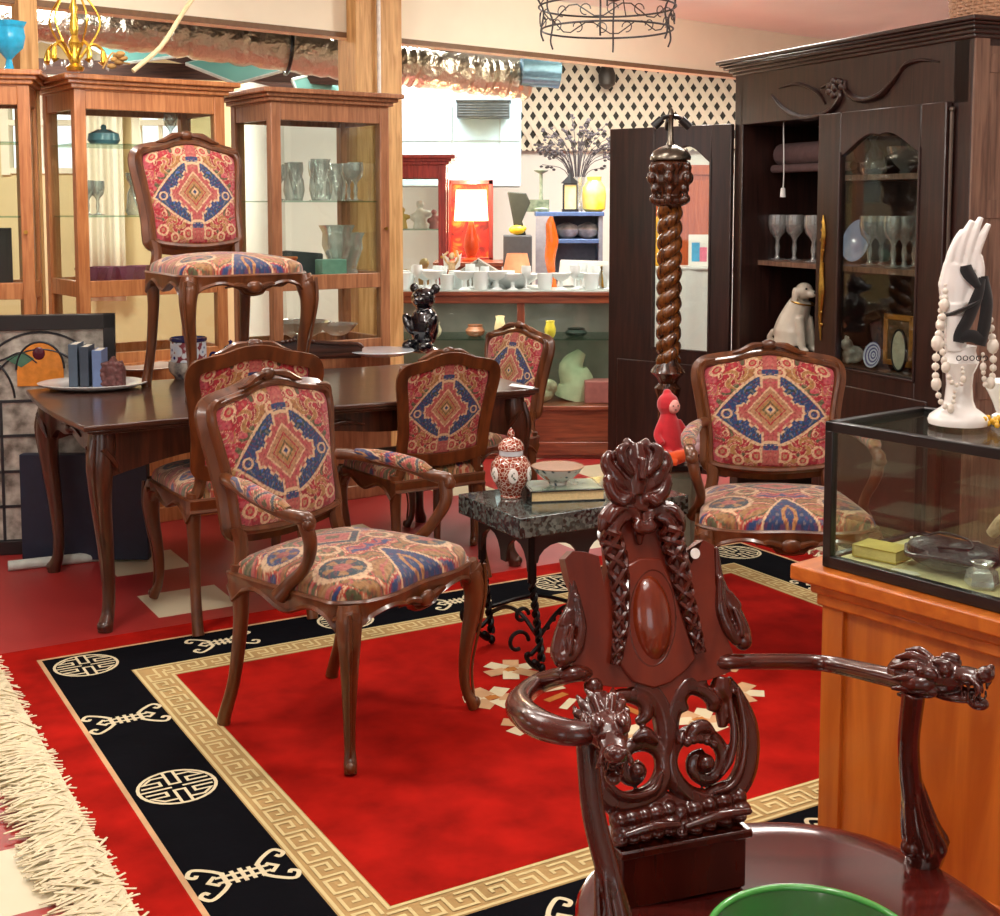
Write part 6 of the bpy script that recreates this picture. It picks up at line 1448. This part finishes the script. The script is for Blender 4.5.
# ------------------------------------------------------------------ glass counter behind the table
cx0, cx1, cy = -.70, .80, 7.62; ctz = 1.0
ctr = empty('glass_counter', (cx0, cy, 0), 0, 'long cherry wood and glass shop counter crowded with white glassware', 'counter')
L_ = cx1 - cx0; DC = .55
q = MB(); q.box(-.02, L_ + .02, -.02, DC, ctz - .075, ctz - .03); q.box(-.03, L_ + .03, -.03, DC + .01, ctz - .032, ctz - .006); q.build('top_rail', W_COUNTER, ctr, bevel=.004)
q = MB(); q.box(-.02, L_ + .02, -.02, DC, ctz - .006, ctz); q.build('glass_top', pane('milky_top', (236, 246, 240), .2, .05, cover=.6, covercol=(226, 238, 230)), ctr)
q = MB(); q.box(0, L_, 0, DC - .02, .0, .30); q.box(-.01, L_ + .01, -.012, .0, .02, .10); q.box(-.01, L_ + .01, -.015, DC, .29, .315); q.build('base', W_COUNTER, ctr, bevel=.004)
for x in (0.0, .08, .80, 1.46): 
    q = MB(); q.box(x, x + .045, -.004, .036, .30, ctz - .07); q.build('post', wood('counter_post', (104, 48, 28), (150, 78, 48), axis=2), ctr, bevel=.003)
for x in (.0, L_ - .04): q = MB(); q.box(x, x + .04, DC - .06, DC - .02, .30, ctz - .07); q.build('post', W_COUNTER, ctr)
for xa, xb_ in ((.045, .80), (.845, 1.46)):
    q = MB(); q.box(xa, xb_, .010, .014, .315, ctz - .075); q.build('front_glass', GLASS, ctr)
    q = MB(); q.box(xa, xb_, .05, DC - .06, .70, .708); q.build('glass_shelf', SHELFG, ctr)
q = MB(); q.box(.02, L_ - .02, DC - .03, DC - .02, .30, ctz - .08); q.build('back_panel', plain('grey_back_panel', (148, 146, 136), .6, var=.2, scale=6), ctr)
def onc(u, v, dz=0.0, Y=None): p = D(u, v, Y or cy + .15); return Vector((p.x, p.y, ctz + .001 + dz))
# stemware and small white glass: 34 pieces in three rows
MILK = pane('milk_glass', (236, 244, 242), .2, .1, cover=.8, covercol=(244, 250, 248))
kinds = [goblet('counter_glass', .62, MILK), lob('glass_cup', [(.028, 0), (.03, .006), (.034, .05), (.038, .075), (.034, .075), (.001, .01)], MILK, n=12), lob('glass_compote', [(.03, 0), (.01, .012), (.009, .04), (.035, .055), (.05, .08), (.046, .08), (.001, .05)], MILK, n=12)]
rg = random.Random(11); cnt = [0, 0, 0]
wh = {0: 'small white stem glass', 1: 'small white glass cup', 2: 'small white glass compote'}
for row, yy in enumerate((.07, .19, .31)):
    for i in range(16):
        x = cx0 + .02 + i * .094 + .03 * row + rg.uniform(-.012, .012); k = rg.randrange(3)
        if x > cx1 - .03 or (row > 0 and .05 < x < .42): continue
        o = kinds[k]
        if cnt[k]: o = o.copy(); C.objects.link(o)
        cnt[k] += 1; o.location = (x, cy + yy, ctz + .001); s_ = rg.uniform(1.15, 1.45); o.scale = (s_,) * 3
        tag(o, wh[k] + ' among the crowded glassware on the cherry wood counter', 'glass', wh[k].replace('small ', '') + ' pieces crowded on the counter')
q = MB(); q.lathe([(.06, 0), (.10, .02), (.16, .06), (.175, .085), (.165, .08), (.09, .02), (.001, .01)], n=28, ridge=.02, nr=9); tag(q.build('white_bowl', plain('white_fluted', (236, 242, 242), .2, coat=.5, var=.02), loc=onc(512, 285, 0, cy + .24)), 'large white fluted glass bowl on the counter below the peach lamp', 'bowl')
q = MB(); q.prism([(-.14, 0), (.16, 0), (.17, .15), (-.12, .16)], (0, 0, 0), (1, 0, 0), (0, .1, 1), -.04, .05); tag(q.build('white_carton', plain('white_card', (246, 244, 238), .7, var=.02), loc=onc(580, 285, 0, cy + .40), bevel=.003), 'open white carton on the right end of the counter', 'box')
q = MB(); q.tube([(.0, 0, 0), (.002, 0, .06), (-.004, 0, .1)], [.018, .02, .014], 10, sm=4); q.lathe([(.01, .1), (.05, .13), (.062, .13)], n=10); tag(q.build('brass_stand', BRASS, loc=onc(604, 284, 0, cy + .30)), 'small brass stand at the right end of the counter by the armoire door', 'stand')
q = MB(); q.tube([(0, 0, 0), (.002, 0, .08), (-.006, 0, .18), (.006, 0, .28), (-.004, 0, .38), (.0, 0, .43)], [.038, .022, .034, .040, .030, .010], 14, sm=6, flat=.7)
tag(q.build('orange_vase', plain('orange_glass', (232, 112, 34), .15, coat=.8, var=.15), loc=onc(551, 284, 0, cy + .33)), 'tall slender orange glass vase on the counter', 'vase')
pl2 = empty('peach_lamp', onc(517, 284, 0, cy + .46), 0, 'small table lamp with a peach pleated shade at the back of the counter', 'lamp')
q = MB(); q.lathe([(.05, 0), (.05, .01), (.02, .02), (.03, .05), (.012, .08), (.012, .10)], n=16); q.build('base', BRASS, pl2)
q = MB(); q.lathe([(.085, .08), (.088, .085), (.062, .20), (.058, .20), (.08, .085)], n=28, ridge=.02, nr=14); q.build('lamp_shade', plain('peach_shade', (228, 158, 116), .7, emit=(228, 140, 90), es=.25), pl2)
bh = empty('birdhouse', onc(478, 284, 0, cy + .42), 0, 'pale grey house-shaped birdhouse with small round holes on the counter', 'birdhouse')
q = MB(); q.prism([(-.14, 0), (.14, 0), (.14, .06), (0, .15), (-.14, .06)], (0, 0, 0), (1, 0, 0), (0, 0, 1), -.08, .08); q.build('body', plain('grey_house', (178, 174, 162), .7), bh)
q = MB()
for sg in (1, -1): q.obox((sg * .08, 0, .112), (sg * .085, 0, -.052), (0, .1, 0), (.004, 0, .007))
q.build('roof', plain('grey_roof', (150, 146, 134), .8), bh); q = MB()
for x in (-.08, .07): q.lathe([(.016, 0), (.016, .004)], (x, -.083, .05), n=14, ax=(0, 1, 0))
q.build('hole', BLACKP, bh)
fg = empty('angel_statuette', onc(452, 284, 0, cy + .45), 0, 'slender white and gold angel statuette on the counter beside the red case', 'statuette')
q = MB(); q.tube([(0, 0, 0), (0, 0, .08), (0, 0, .15)], [.04, .024, .018], 12, sm=4); q.ell((0, 0, .185), (.018, .018, .022)); q.tube([(-.02, 0, .13), (-.05, -.02, .18), (-.02, -.02, .21)], .008, 6, sm=3); q.tube([(.02, 0, .13), (.04, -.02, .17), (.03, -.02, .22)], .008, 6, sm=3); q.build('body', plain('cream_gold', (222, 200, 160), .4, c2=(180, 130, 70), scale=30), fg, remesh=.004)
q = MB(); 
for sg in (1, -1): q.prism([(0, .08), (sg * .05, .12), (sg * .06, .2), (sg * .02, .17)][::sg], (0, .02, 0), (1, 0, 0), (0, 0, 1), -.004, .004)
q.build('wings', WHITEC, fg)
# goods inside the counter
for (x, y, z_, r, h_, c_, nm, lb) in ((.30, .15, .71, .05, .09, (196, 180, 150), 'ceramic_jar', 'tan jar on the left shelf inside the glass counter'), (.55, .2, .71, .06, .07, (170, 110, 80), 'ceramic_jar', 'brown squat jar on the left shelf inside the glass counter'), (.70, .12, .71, .035, .13, (224, 196, 150), 'ceramic_jar', 'tall cream jar beside the middle post inside the glass counter'),
                                     (1.0, .12, .71, .035, .10, (210, 184, 60), 'ceramic_jar', 'yellow jar on the right shelf inside the glass counter'), (1.16, .2, .71, .07, .05, (40, 50, 44), 'ceramic_jar', 'dark green dish on the right shelf inside the glass counter')):
    q = MB(); q.lathe([(r * .6, 0), (r * .9, h_ * .2), (r, h_ * .5), (r * .7, h_ * .85), (r * .8, h_), (r * .7, h_), (.001, h_ * .1)], n=16); tag(q.build(nm, plain(nm + '%d' % int(x * 100), c_, .3, coat=.3), loc=(cx0 + x, cy + y, z_)), lb, 'jar')
q = MB(); q.ell((0, 0, .05), (.10, .06, .055)); q.ell((-.07, -.03, .10), (.045, .04, .045)); q.ell((.06, 0, .09), (.06, .04, .05))
for g in (1, -1): q.tube([(-.05 + g * .02, -.05, .05), (-.08 + g * .03, -.10, .02)], [.02, .015], 8)
tag(q.build('lamb_figure', plain('mottled_cream', (214, 206, 176), .8, c2=(120, 104, 80), scale=16), loc=(cx0 + .93, cy + .16, .316), remesh=.006), 'mottled cream lamb figure in the bottom of the glass counter', 'figurine')
q = MB(); q.tube([(0, 0, 0), (.02, 0, .10), (-.01, 0, .20), (.05, 0, .29)], [.12, .11, .08, .03], 14, sm=5); tag(q.build('folded_linen', plain('pale_linen', (206, 208, 176), .9, bump=.5, scale=14), loc=(cx0 + 1.15, cy + .28, .316)), 'heap of pale linen in the bottom right of the glass counter', 'textile')
q = MB(); q.box(-.12, .12, -.08, .08, 0, .13); tag(q.build('pink_box', plain('pink_box', (206, 120, 120), .6), loc=(cx0 + 1.33, cy + .18, .316), bevel=.004), 'dull pink box at the bottom right of the glass counter', 'box')

# ------------------------------------------------------------------ red case, lit lamp, painting, blue shelves
q_ = G(385, 158, 1.86); RY = 8.55
a = D(384, 158, RY); b_ = D(446, 158, RY); rcs = vitrine(Vector((a.x, RY, 0)), 0, b_.x - a.x, .42, a.z + .02, W_RED, 'red-stained glazed display case behind the left end of the counter', zrail=.86, shelves=(1.34,))
for i, (u, z_, s_, c_, lb) in enumerate(((402, 1.341, 1.0, (196, 160, 80), 'gold and yellow figurine on the shelf of the red display case'), (420, 1.341, 1.3, (240, 240, 236), 'white plumed figurine on the shelf of the red display case'), (434, 1.341, .9, (180, 110, 110), 'dusky pink figurine on the shelf of the red display case'), (405, .91, 1.1, (176, 140, 96), 'brown basket figurine in the bottom of the red display case'), (424, .91, 1.6, (206, 168, 110), 'tall straw-coloured figurine in the bottom of the red display case'))):
    p = D(u, 200, RY + .2); q = MB(); q.tube([(0, 0, 0), (0, 0, .05), (0, 0, .1)], [.04, .03, .02], 10, sm=4); q.ell((0, 0, .125), .022); q.ell((.02, 0, .08), (.04, .02, .02)); q.ell((-.02, 0, .06), (.035, .02, .025))
    o = q.build('porcelain_figurine', plain('fig%d' % i, c_, .35, var=.2, scale=30), loc=(p.x, p.y, z_), remesh=.005); o.scale = (s_,) * 3; tag(o, lb, 'figurine')
# side cabinet carrying the lit lamp
lp0 = D(471, 236, 9.3); cbz = D(471, 262, 9.3).z
q = MB(); q.box(-.25, .22, -.2, .25, 0, cbz - .03); q.box(-.27, .23, -.22, .27, cbz - .03, cbz); q.box(-.22, -.03, -.21, -.2, .1, cbz - .1); q.box(.0, .2, -.21, -.2, .1, cbz - .1)
tag(q.build('back_cabinet', W_COUNTER, loc=(lp0.x, 9.45, 0), bevel=.004), 'low brown cabinet carrying the lit table lamp in the back room', 'cabinet')
tl = empty('table_lamp', (lp0.x, 9.38, cbz + .001), 0, 'lit table lamp with a glowing cream drum shade in the back room', 'lamp')
z1_ = D(471, 221, 9.38).z - cbz; z2_ = D(471, 190, 9.38).z - cbz
q = MB(); q.lathe([(.07, 0), (.07, .015), (.03, .03), (.055, .10), (.05, .16), (.02, z1_ - .02), (.012, z1_ + .05)], n=20); q.build('base', plain('amber_base', (190, 70, 30), .3), tl)
q = MB(); q.lathe([(.120, z1_), (.123, z1_), (.108, z2_), (.105, z2_)], n=32); q.build('lamp_shade', plain('lit_shade', (255, 240, 200), .8, var=.01, emit=(255, 232, 178), es=1.5), tl)
pt = bpy.data.lights.new('bulb', 'POINT'); pt.energy = 14; pt.color = (1, .72, .42); pt.shadow_soft_size = .05; po = bpy.data.objects.new('lamp_bulb', pt); C.objects.link(po); po.location = (lp0.x, 9.38, cbz + z2_ + .06); po.parent = None
pt2 = bpy.data.lights.new('bulb', 'POINT'); pt2.energy = 8; pt2.color = (1, .62, .32); pt2.shadow_soft_size = .05; po = bpy.data.objects.new('lamp_bulb', pt2); C.objects.link(po); po.location = (lp0.x, 9.38, cbz + z1_ - .05)
pa, pb = D(447, 262, 9.82), D(493, 180, 9.82); pc = empty('red_painting', ((pa.x + pb.x) / 2, 9.82, pa.z), 0, 'abstract red and orange painting in a dark red frame behind the lit lamp', 'painting')
wv2 = (pb.x - pa.x) / 2; hv = pb.z - pa.z
m_p, nt, b = _new('red_canvas'); tcx = nt.nodes.new('ShaderNodeTexCoord'); ns = nt.nodes.new('ShaderNodeTexNoise'); ns.inputs['Scale'].default_value = 5; ns.inputs['Detail'].default_value = 6; ns.inputs['Distortion'].default_value = 2; rp = nt.nodes.new('ShaderNodeValToRGB')
nt.links.new(tcx.outputs['Object'], ns.inputs['Vector']); nt.links.new(ns.outputs['Fac'], rp.inputs['Fac']); nt.links.new(rp.outputs['Color'], b.inputs['Base Color']); e = rp.color_ramp.elements; e[0].position = .35; e[0].color = lin((110, 14, 10)); e[1].position = .5; e[1].color = lin((206, 42, 16)); x_ = e.new(.62); x_.color = lin((240, 130, 40)); b.inputs['Roughness'].default_value = .6
q = MB(); q.box(-wv2 + .02, wv2 - .02, 0, .02, .02, hv - .02); q.build('canvas', m_p, pc); q = MB()
for b__ in ((-wv2, -wv2 + .035, -.015, .025, 0, hv), (wv2 - .035, wv2, -.015, .025, 0, hv), (-wv2, wv2, -.015, .025, 0, .035), (-wv2, wv2, -.015, .025, hv - .035, hv)): q.box(*b__)
q.build('frame', W_RED, pc, bevel=.004)
# blue shelf unit
sa, sb_ = D(537, 212, 9.6), D(603, 212, 9.6); zt_ = sa.z; ws = sb_.x - sa.x; bsu = empty('blue_shelf_unit', (sa.x, 9.6, 0), 0, 'blue painted shelf unit carrying the yellow vase and lantern', 'shelf')
q = MB(); q.box(0, .03, 0, .35, 0, zt_ - .02); q.box(ws - .03, ws, 0, .35, 0, zt_ - .02); q.box(0, ws, .33, .35, 0, zt_ - .02); q.build('carcass', plain('grey_blue_paint', (128, 138, 152), .6), bsu)
BLU = plain('blue_paint', (72, 100, 148), .5)
for z_ in (zt_, zt_ - .20, zt_ - .45, zt_ - .8): q = MB(); q.box(-.01 if z_ == zt_ else .03, ws + .01 if z_ == zt_ else ws - .03, -.01, .34, z_ - .03, z_); q.build('shelf', BLU, bsu, bevel=.003)
q = MB(); q.box(-.01, .12, -.012, -.002, .1, zt_ - .03); q.build('side_board', plain('grey_side', (146, 148, 156), .6), bsu)
for i, (u, lb) in enumerate(((567, 'white and black bowl on the left of the blue shelf unit'), (588, 'white and black bowl on the right of the blue shelf unit'))):
    p = D(u, 230, 9.75); q = MB(); q.lathe([(.04, 0), (.08, .03), (.10, .07), (.07, .10), (.02, .12), (.001, .125)], n=18); tag(q.build('lidded_bowl', plain('grey_white_bowl', (206, 206, 200), .3, c2=(90, 90, 90), scale=12), loc=(p.x, p.y, zt_ - .199)), lb, 'bowl')
p = D(594, 210, 9.75); q = MB(); q.lathe([(.06, 0), (.085, .02), (.09, .12), (.085, .18), (.05, .23), (.055, .26), (.05, .26), (.001, .02)], n=24); tag(q.build('yellow_vase', plain('yellow_glaze', (240, 196, 24), .25, coat=.4, c2=(214, 200, 130), scale=8), loc=(p.x, p.y, zt_ + .001)), 'tall yellow vase on top of the blue shelf unit', 'vase')
p = D(570, 210, 9.7); ln = empty('candle_lantern', (p.x, p.y, zt_ + .001), 0, 'black metal candle lantern with yellowish glass on the blue shelf unit', 'lantern')
q = MB(); q.box(-.06, .06, -.06, .06, 0, .02); q.box(-.05, .05, -.05, .05, .2, .21); q.lathe([(.07, .21), (.02, .26), (.008, .29)], n=4); q.tube([(.02 * cos(a), 0, .30 + .02 * sin(a)) for a in [2 * pi * i / 12 for i in range(12)]], .004, 5, closed=True)
for x in (-.048, .048):
    for y in (-.048, .048): q.box(x - .005, x + .005, y - .005, y + .005, .02, .2)
q.build('metal_frame', BLACKP, ln); q = MB(); q.box(-.043, .043, -.043, .043, .022, .198); q.build('glass_box', plain('lantern_glass', (234, 222, 150), .3), ln)
p = D(577, 210, 9.86); vb = empty('branch_arrangement', (p.x, p.y, zt_ + .001), 0, 'glass vase of dark dried branches and blossoms against the white wall', 'flower arrangement')
q = MB(); q.lathe([(.04, 0), (.045, .01), (.03, .1), (.05, .2), (.06, .26), (.055, .26), (.001, .02)], n=16); q.build('vase', CRYSTAL, vb)
q = MB(); rr_ = random.Random(8)
for k in range(38):
    a = rr_.uniform(-1.25, 1.25); l_ = rr_.uniform(.3, .58); e = Vector((sin(a) * l_ * .75, rr_.uniform(-.1, .1), .24 + cos(a) * l_ * .85)); md = Vector((e.x * .35, e.y * .4, .24 + (e.z - .24) * .6)); q.tube([(0, 0, .1), md, e], [.004, .003, .002], 5, sm=4)
    for j in range(5): t_ = rr_.uniform(.5, 1); pnt = md.lerp(e, t_) + Vector((rr_.uniform(-.02, .02), rr_.uniform(-.02, .02), rr_.uniform(-.02, .02))); q.ell(pnt, (.014, .008, .010), n=6)
q.build('branches', plain('dark_branch', (52, 46, 50), .8, var=.4, scale=40), vb)
# clamp lamp with yellow bulb, green stand, dark sofa arm etc.
p = D(520, 236, 9.4); q = MB(); q.box(-.12, .09, .0, .3, 0, p.z); tag(q.build('grey_table', plain('dark_grey_table', (70, 74, 78), .5), loc=(p.x, 9.5, 0), bevel=.006), 'dark grey cabinet to the left of the blue shelf unit', 'cabinet')
q = MB(); q.prism([(-.09, .32), (.05, .31), (.08, .24), (.02, .1), (.05, .0), (-.03, .0), (-.05, .12)], (0, 0, 0), (1, 0, 0), (0, 0, 1), -.06, .06); tag(q.build('black_speaker', plain('dark_olive', (40, 44, 34), .6), loc=(p.x, 9.70, p.z + .001), bevel=.008), 'dark wedge-shaped sculpture on the grey cabinet by the white wall', 'sculpture')
q = MB(); q.ell((0, 0, .04), (.06, .04, .035)); q.ell((.05, 0, .05), (.02, .02, .02)); tag(q.build('yellow_ornament', plain('yellow_orn', (224, 190, 40), .4), loc=(p.x - .02, 9.56, p.z + .001)), 'small yellow ornament in front of the dark sculpture', 'ornament')
p = D(541, 210, 9.68); q = MB(); q.lathe([(.06, 0), (.065, .02), (.02, .04), (.012, .15), (.012, .28), (.05, .30), (.055, .305), (.01, .31)], n=16); q.box(-.11, .06, -.03, .03, 0, .09); tag(q.build('green_candlestick', plain('grey_green', (128, 140, 122), .5, c2=(60, 80, 60), scale=20), loc=(p.x, p.y, zt_ + .001)), 'grey-green candlestick on the left of the blue shelf unit', 'candlestick')
# seen through the open armoire door
p = D(684, 240, 8.6); q = MB(); q.box(-.34, .30, 0, .5, 0, D(684, 172, 8.6).z); q.box(-.36, .32, -.02, .5, D(684, 172, 8.6).z - .02, D(684, 165, 8.6).z); q.box(-.3, -.02, -.012, 0, .9, 1.66); q.box(.02, .26, -.012, 0, .9, 1.66)
tag(q.build('orange_cupboard', wood('orange_cupboard', (186, 78, 30), (218, 108, 50), rough=.5), loc=(p.x, 8.6, 0), bevel=.005), 'orange wooden cupboard seen through the opening of the swung door', 'cupboard')
p = D(684, 268, 8.1); q = MB(); Zt = p.z
def drape(u, v): a_ = (u - .5) * .72; return Vector((a_, -.012 * sin(u * 26) * (1 - v * .5) , Zt * v))
q.sheet(drape, 60, 6); q.box(-.35, .35, .02, .30, 0, Zt); q.box(-.36, .36, -.01, .31, Zt - .008, Zt + .004)
tag(q.build('white_draped_table', plain('white_cloth', (232, 236, 234), .9, var=.02), loc=(p.x, 8.1, 0)), 'tall stand draped in white cloth seen through the swung armoire door', 'draped stand')
p = D(700, 262, 8.2); sg_ = empty('card_sign', (p.x, 8.22, Zt + .005), R(-6), 'white card with pink and blue blocks standing on the white cloth', 'sign')
q = MB(); q.box(-.07, .07, 0, .012, 0, .2); q.build('card', plain('white_card', (246, 244, 238), .7), sg_); q = MB(); q.box(-.05, .0, -.002, .0, .03, .15); q.build('blue_block', plain('sky_card', (70, 170, 220), .6), sg_); q = MB(); q.box(.0, .045, -.002, .0, .03, .12); q.build('pink_block', plain('pink_card', (232, 120, 150), .6), sg_)
p = D(663, 225, 8.3); q = MB(); q.prism([(-.08, 0), (.08, 0), (.10, .3), (.03, .42), (-.05, .3)], (0, 0, 0), (1, 0, 0), (0, 0, 1), -.03, .03); tag(q.build('yellow_fabric', plain('mustard', (230, 170, 40), .7), loc=(D(663, 262, 8.3).x, 8.3, Zt + .005), bevel=.01), 'mustard yellow pennant-shaped cushion beside the lamp pole', 'cushion')

# ------------------------------------------------------------------ far left: stained glass panel, navy board, pipe
gy = 5.78; g0_, g1_ = D(-40, 320, gy), D(122, 320, gy); zt_ = D(60, 310, gy).z; W2 = (g1_.x - g0_.x); sgp = empty('stained_glass_panel', (g0_.x + .04, gy - .34, 0), R(13), 'leaded stained glass window panel in a black frame standing at the left', 'window panel')
q = MB(); q.box(0, W2, -.02, .03, zt_ - .065, zt_); q.box(W2 - .05, W2, -.02, .03, 0, zt_); q.box(0, .05, -.02, .03, 0, zt_); q.box(0, W2, -.02, .03, 0, .06); q.build('frame', BLACKP, sgp, bevel=.003)
def gx(u): return D(u, 350, gy).x - g0_.x
def gz(v): return D(60, v, gy).z
m_g, nt, b = _new('rippled_glass'); tcx = nt.nodes.new('ShaderNodeTexCoord'); ns = nt.nodes.new('ShaderNodeTexNoise'); ns.inputs['Scale'].default_value = 14; ns.inputs['Detail'].default_value = 6; rp = nt.nodes.new('ShaderNodeValToRGB'); nt.links.new(tcx.outputs['Object'], ns.inputs['Vector']); nt.links.new(ns.outputs['Fac'], rp.inputs['Fac']); nt.links.new(rp.outputs['Color'], b.inputs['Base Color'])
rp.color_ramp.elements[0].position = .35; rp.color_ramp.elements[0].color = lin((104, 100, 92)); rp.color_ramp.elements[1].position = .7; rp.color_ramp.elements[1].color = lin((206, 202, 190)); b.inputs['Roughness'].default_value = .2
q = MB(); q.box(.05, W2 - .05, .0, .008, .06, zt_ - .065); q.build('clear_lights', m_g, sgp)
q = MB(); c0x, c0z = gx(53), gz(362); out = [(c0x + .095 * cos(a), c0z + .115 * sin(a)) for a in [pi * i / 16 for i in range(17)]] + [(c0x - .095, gz(378)), (c0x + .095, gz(378))]
q.prism(out, (0, -.002, 0), (1, 0, 0), (0, 0, 1), 0, .004); tag(q.build('amber_light', plain('amber_pane', (206, 130, 50), .2, var=.2), sgp), 'amber arched pane')
q = MB(); q.ell((gx(52), -.006, gz(347)), (.026, .004, .028)); q.build('red_roundel', plain('wine_pane', (78, 18, 34), .2), sgp)
q = MB(); q.prism([(gx(22), gz(352)), (gx(38), gz(345)), (gx(48), gz(352)), (gx(36), gz(360))], (0, -.003, 0), (1, 0, 0), (0, 0, 1), 0, .004); q.build('green_light', plain('green_pane', (70, 110, 90), .2), sgp)
q = MB(); LD = plain('lead_came', (52, 54, 58), .4, .6)
for v in (392, 425, 459, 492, 525): q.box(.05, W2 - .05, -.006, .0, gz(v) - .006, gz(v) + .006)
for u in (-15, 16, 100): q.box(gx(u) - .006, gx(u) + .006, -.006, .0, .06, gz(392))
for (cu_, cv_, r_) in ((53, 392, .28), (53, 392, .21), (-20, 392, .22), (120, 392, .2)):
    q.tube([(gx(cu_) + r_ * cos(a), -.003, gz(cv_) + r_ * 1.05 * sin(a)) for a in [pi * (.02 + .96 * i / 24) for i in range(25)] if .05 < gx(cu_) + r_ * cos(a) < W2 - .05 and gz(cv_) + r_ * 1.05 * sin(a) < zt_ - .065], .005, 6)
q.tube([(c0x + .097 * cos(a), -.004, c0z + .117 * sin(a)) for a in [pi * i / 16 for i in range(17)]], .005, 6)
q.tube([(gx(0), -.004, gz(358)), (gx(20), -.004, gz(352)), (gx(36), -.004, gz(346)), (gx(50), -.004, gz(356))], .004, 6, sm=4); q.build('lead_lines', LD, sgp)
a = D(24, 452, 5.42); b_ = D(150, 452, 5.42); q = MB(); q.box(0, b_.x - a.x, 0, .05, .012, a.z); tag(q.build('navy_board', plain('navy_board', (22, 34, 56), .5), loc=(a.x, 5.36, 0), bevel=.004), 'dark navy board standing on the floor under the table end', 'board')
a, b_ = G(8, 566, .02), G(146, 551, .02); q = MB(a); q.tube([a, b_], .022, 12); tag(q.build('plastic_pipe', plain('grey_white_pipe', (196, 204, 196), .5), loc=a), 'pale grey pipe lying on the floor behind the table legs', 'pipe')
a = D(127, 512, 5.5); bx = empty('picture_box', (a.x, 5.48, 0), R(8), 'small dark box with a bright picture label under the table', 'box'); q = MB(); q.box(-.05, .05, 0, .1, 0, a.z + .09); q.build('body', plain('dark_purple_box', (34, 28, 48), .5), bx, bevel=.003); q = MB(); q.box(-.035, .02, -.003, 0, a.z - .02, a.z + .07); q.build('label', plain('label_blue_white', (200, 220, 240), .4, c2=(60, 80, 190), scale=30), bx)

lt = bpy.data.lights.new('counter_fill', 'AREA'); lt.shape = 'RECTANGLE'; lt.size = 1.35; lt.size_y = .03; lt.energy = 4; lt.color = (1, .96, .88)  # area light added inside the counter to brighten its goods
lo = bpy.data.objects.new('counter_fill_light', lt); C.objects.link(lo); lo.location = (cx0 + .75, cy + .06, ctz - .09)

# pleated curtains at the far left windows
CURT = plain('cream_curtain', (238, 230, 206), .9, var=.03)
def curtain(x0, x1, lb):
    root_ = MB((x0, 9.5, .8))
    def f_(u, v): x = x0 + (x1 - x0) * u; return Vector((x, 9.5 + .025 * sin(x * 70) * (1 - .3 * v), .8 + 1.78 * v))
    root_.sheet(f_, 60, 4); o = root_.build('curtain', CURT, loc=(x0, 9.5, .8)); m = o.modifiers.new('thick', 'SOLIDIFY'); m.thickness = .004; tag(o, lb, 'curtain', 'cream curtains seen through the show cases')
curtain(-4.1, -3.75, 'cream pleated curtain left of the window behind the chair on the table'); curtain(-3.02, -2.74, 'cream pleated curtain right of the window behind the golden oak case'); curtain(-5.3, -4.98, 'cream pleated curtain seen through the leftmost show case')
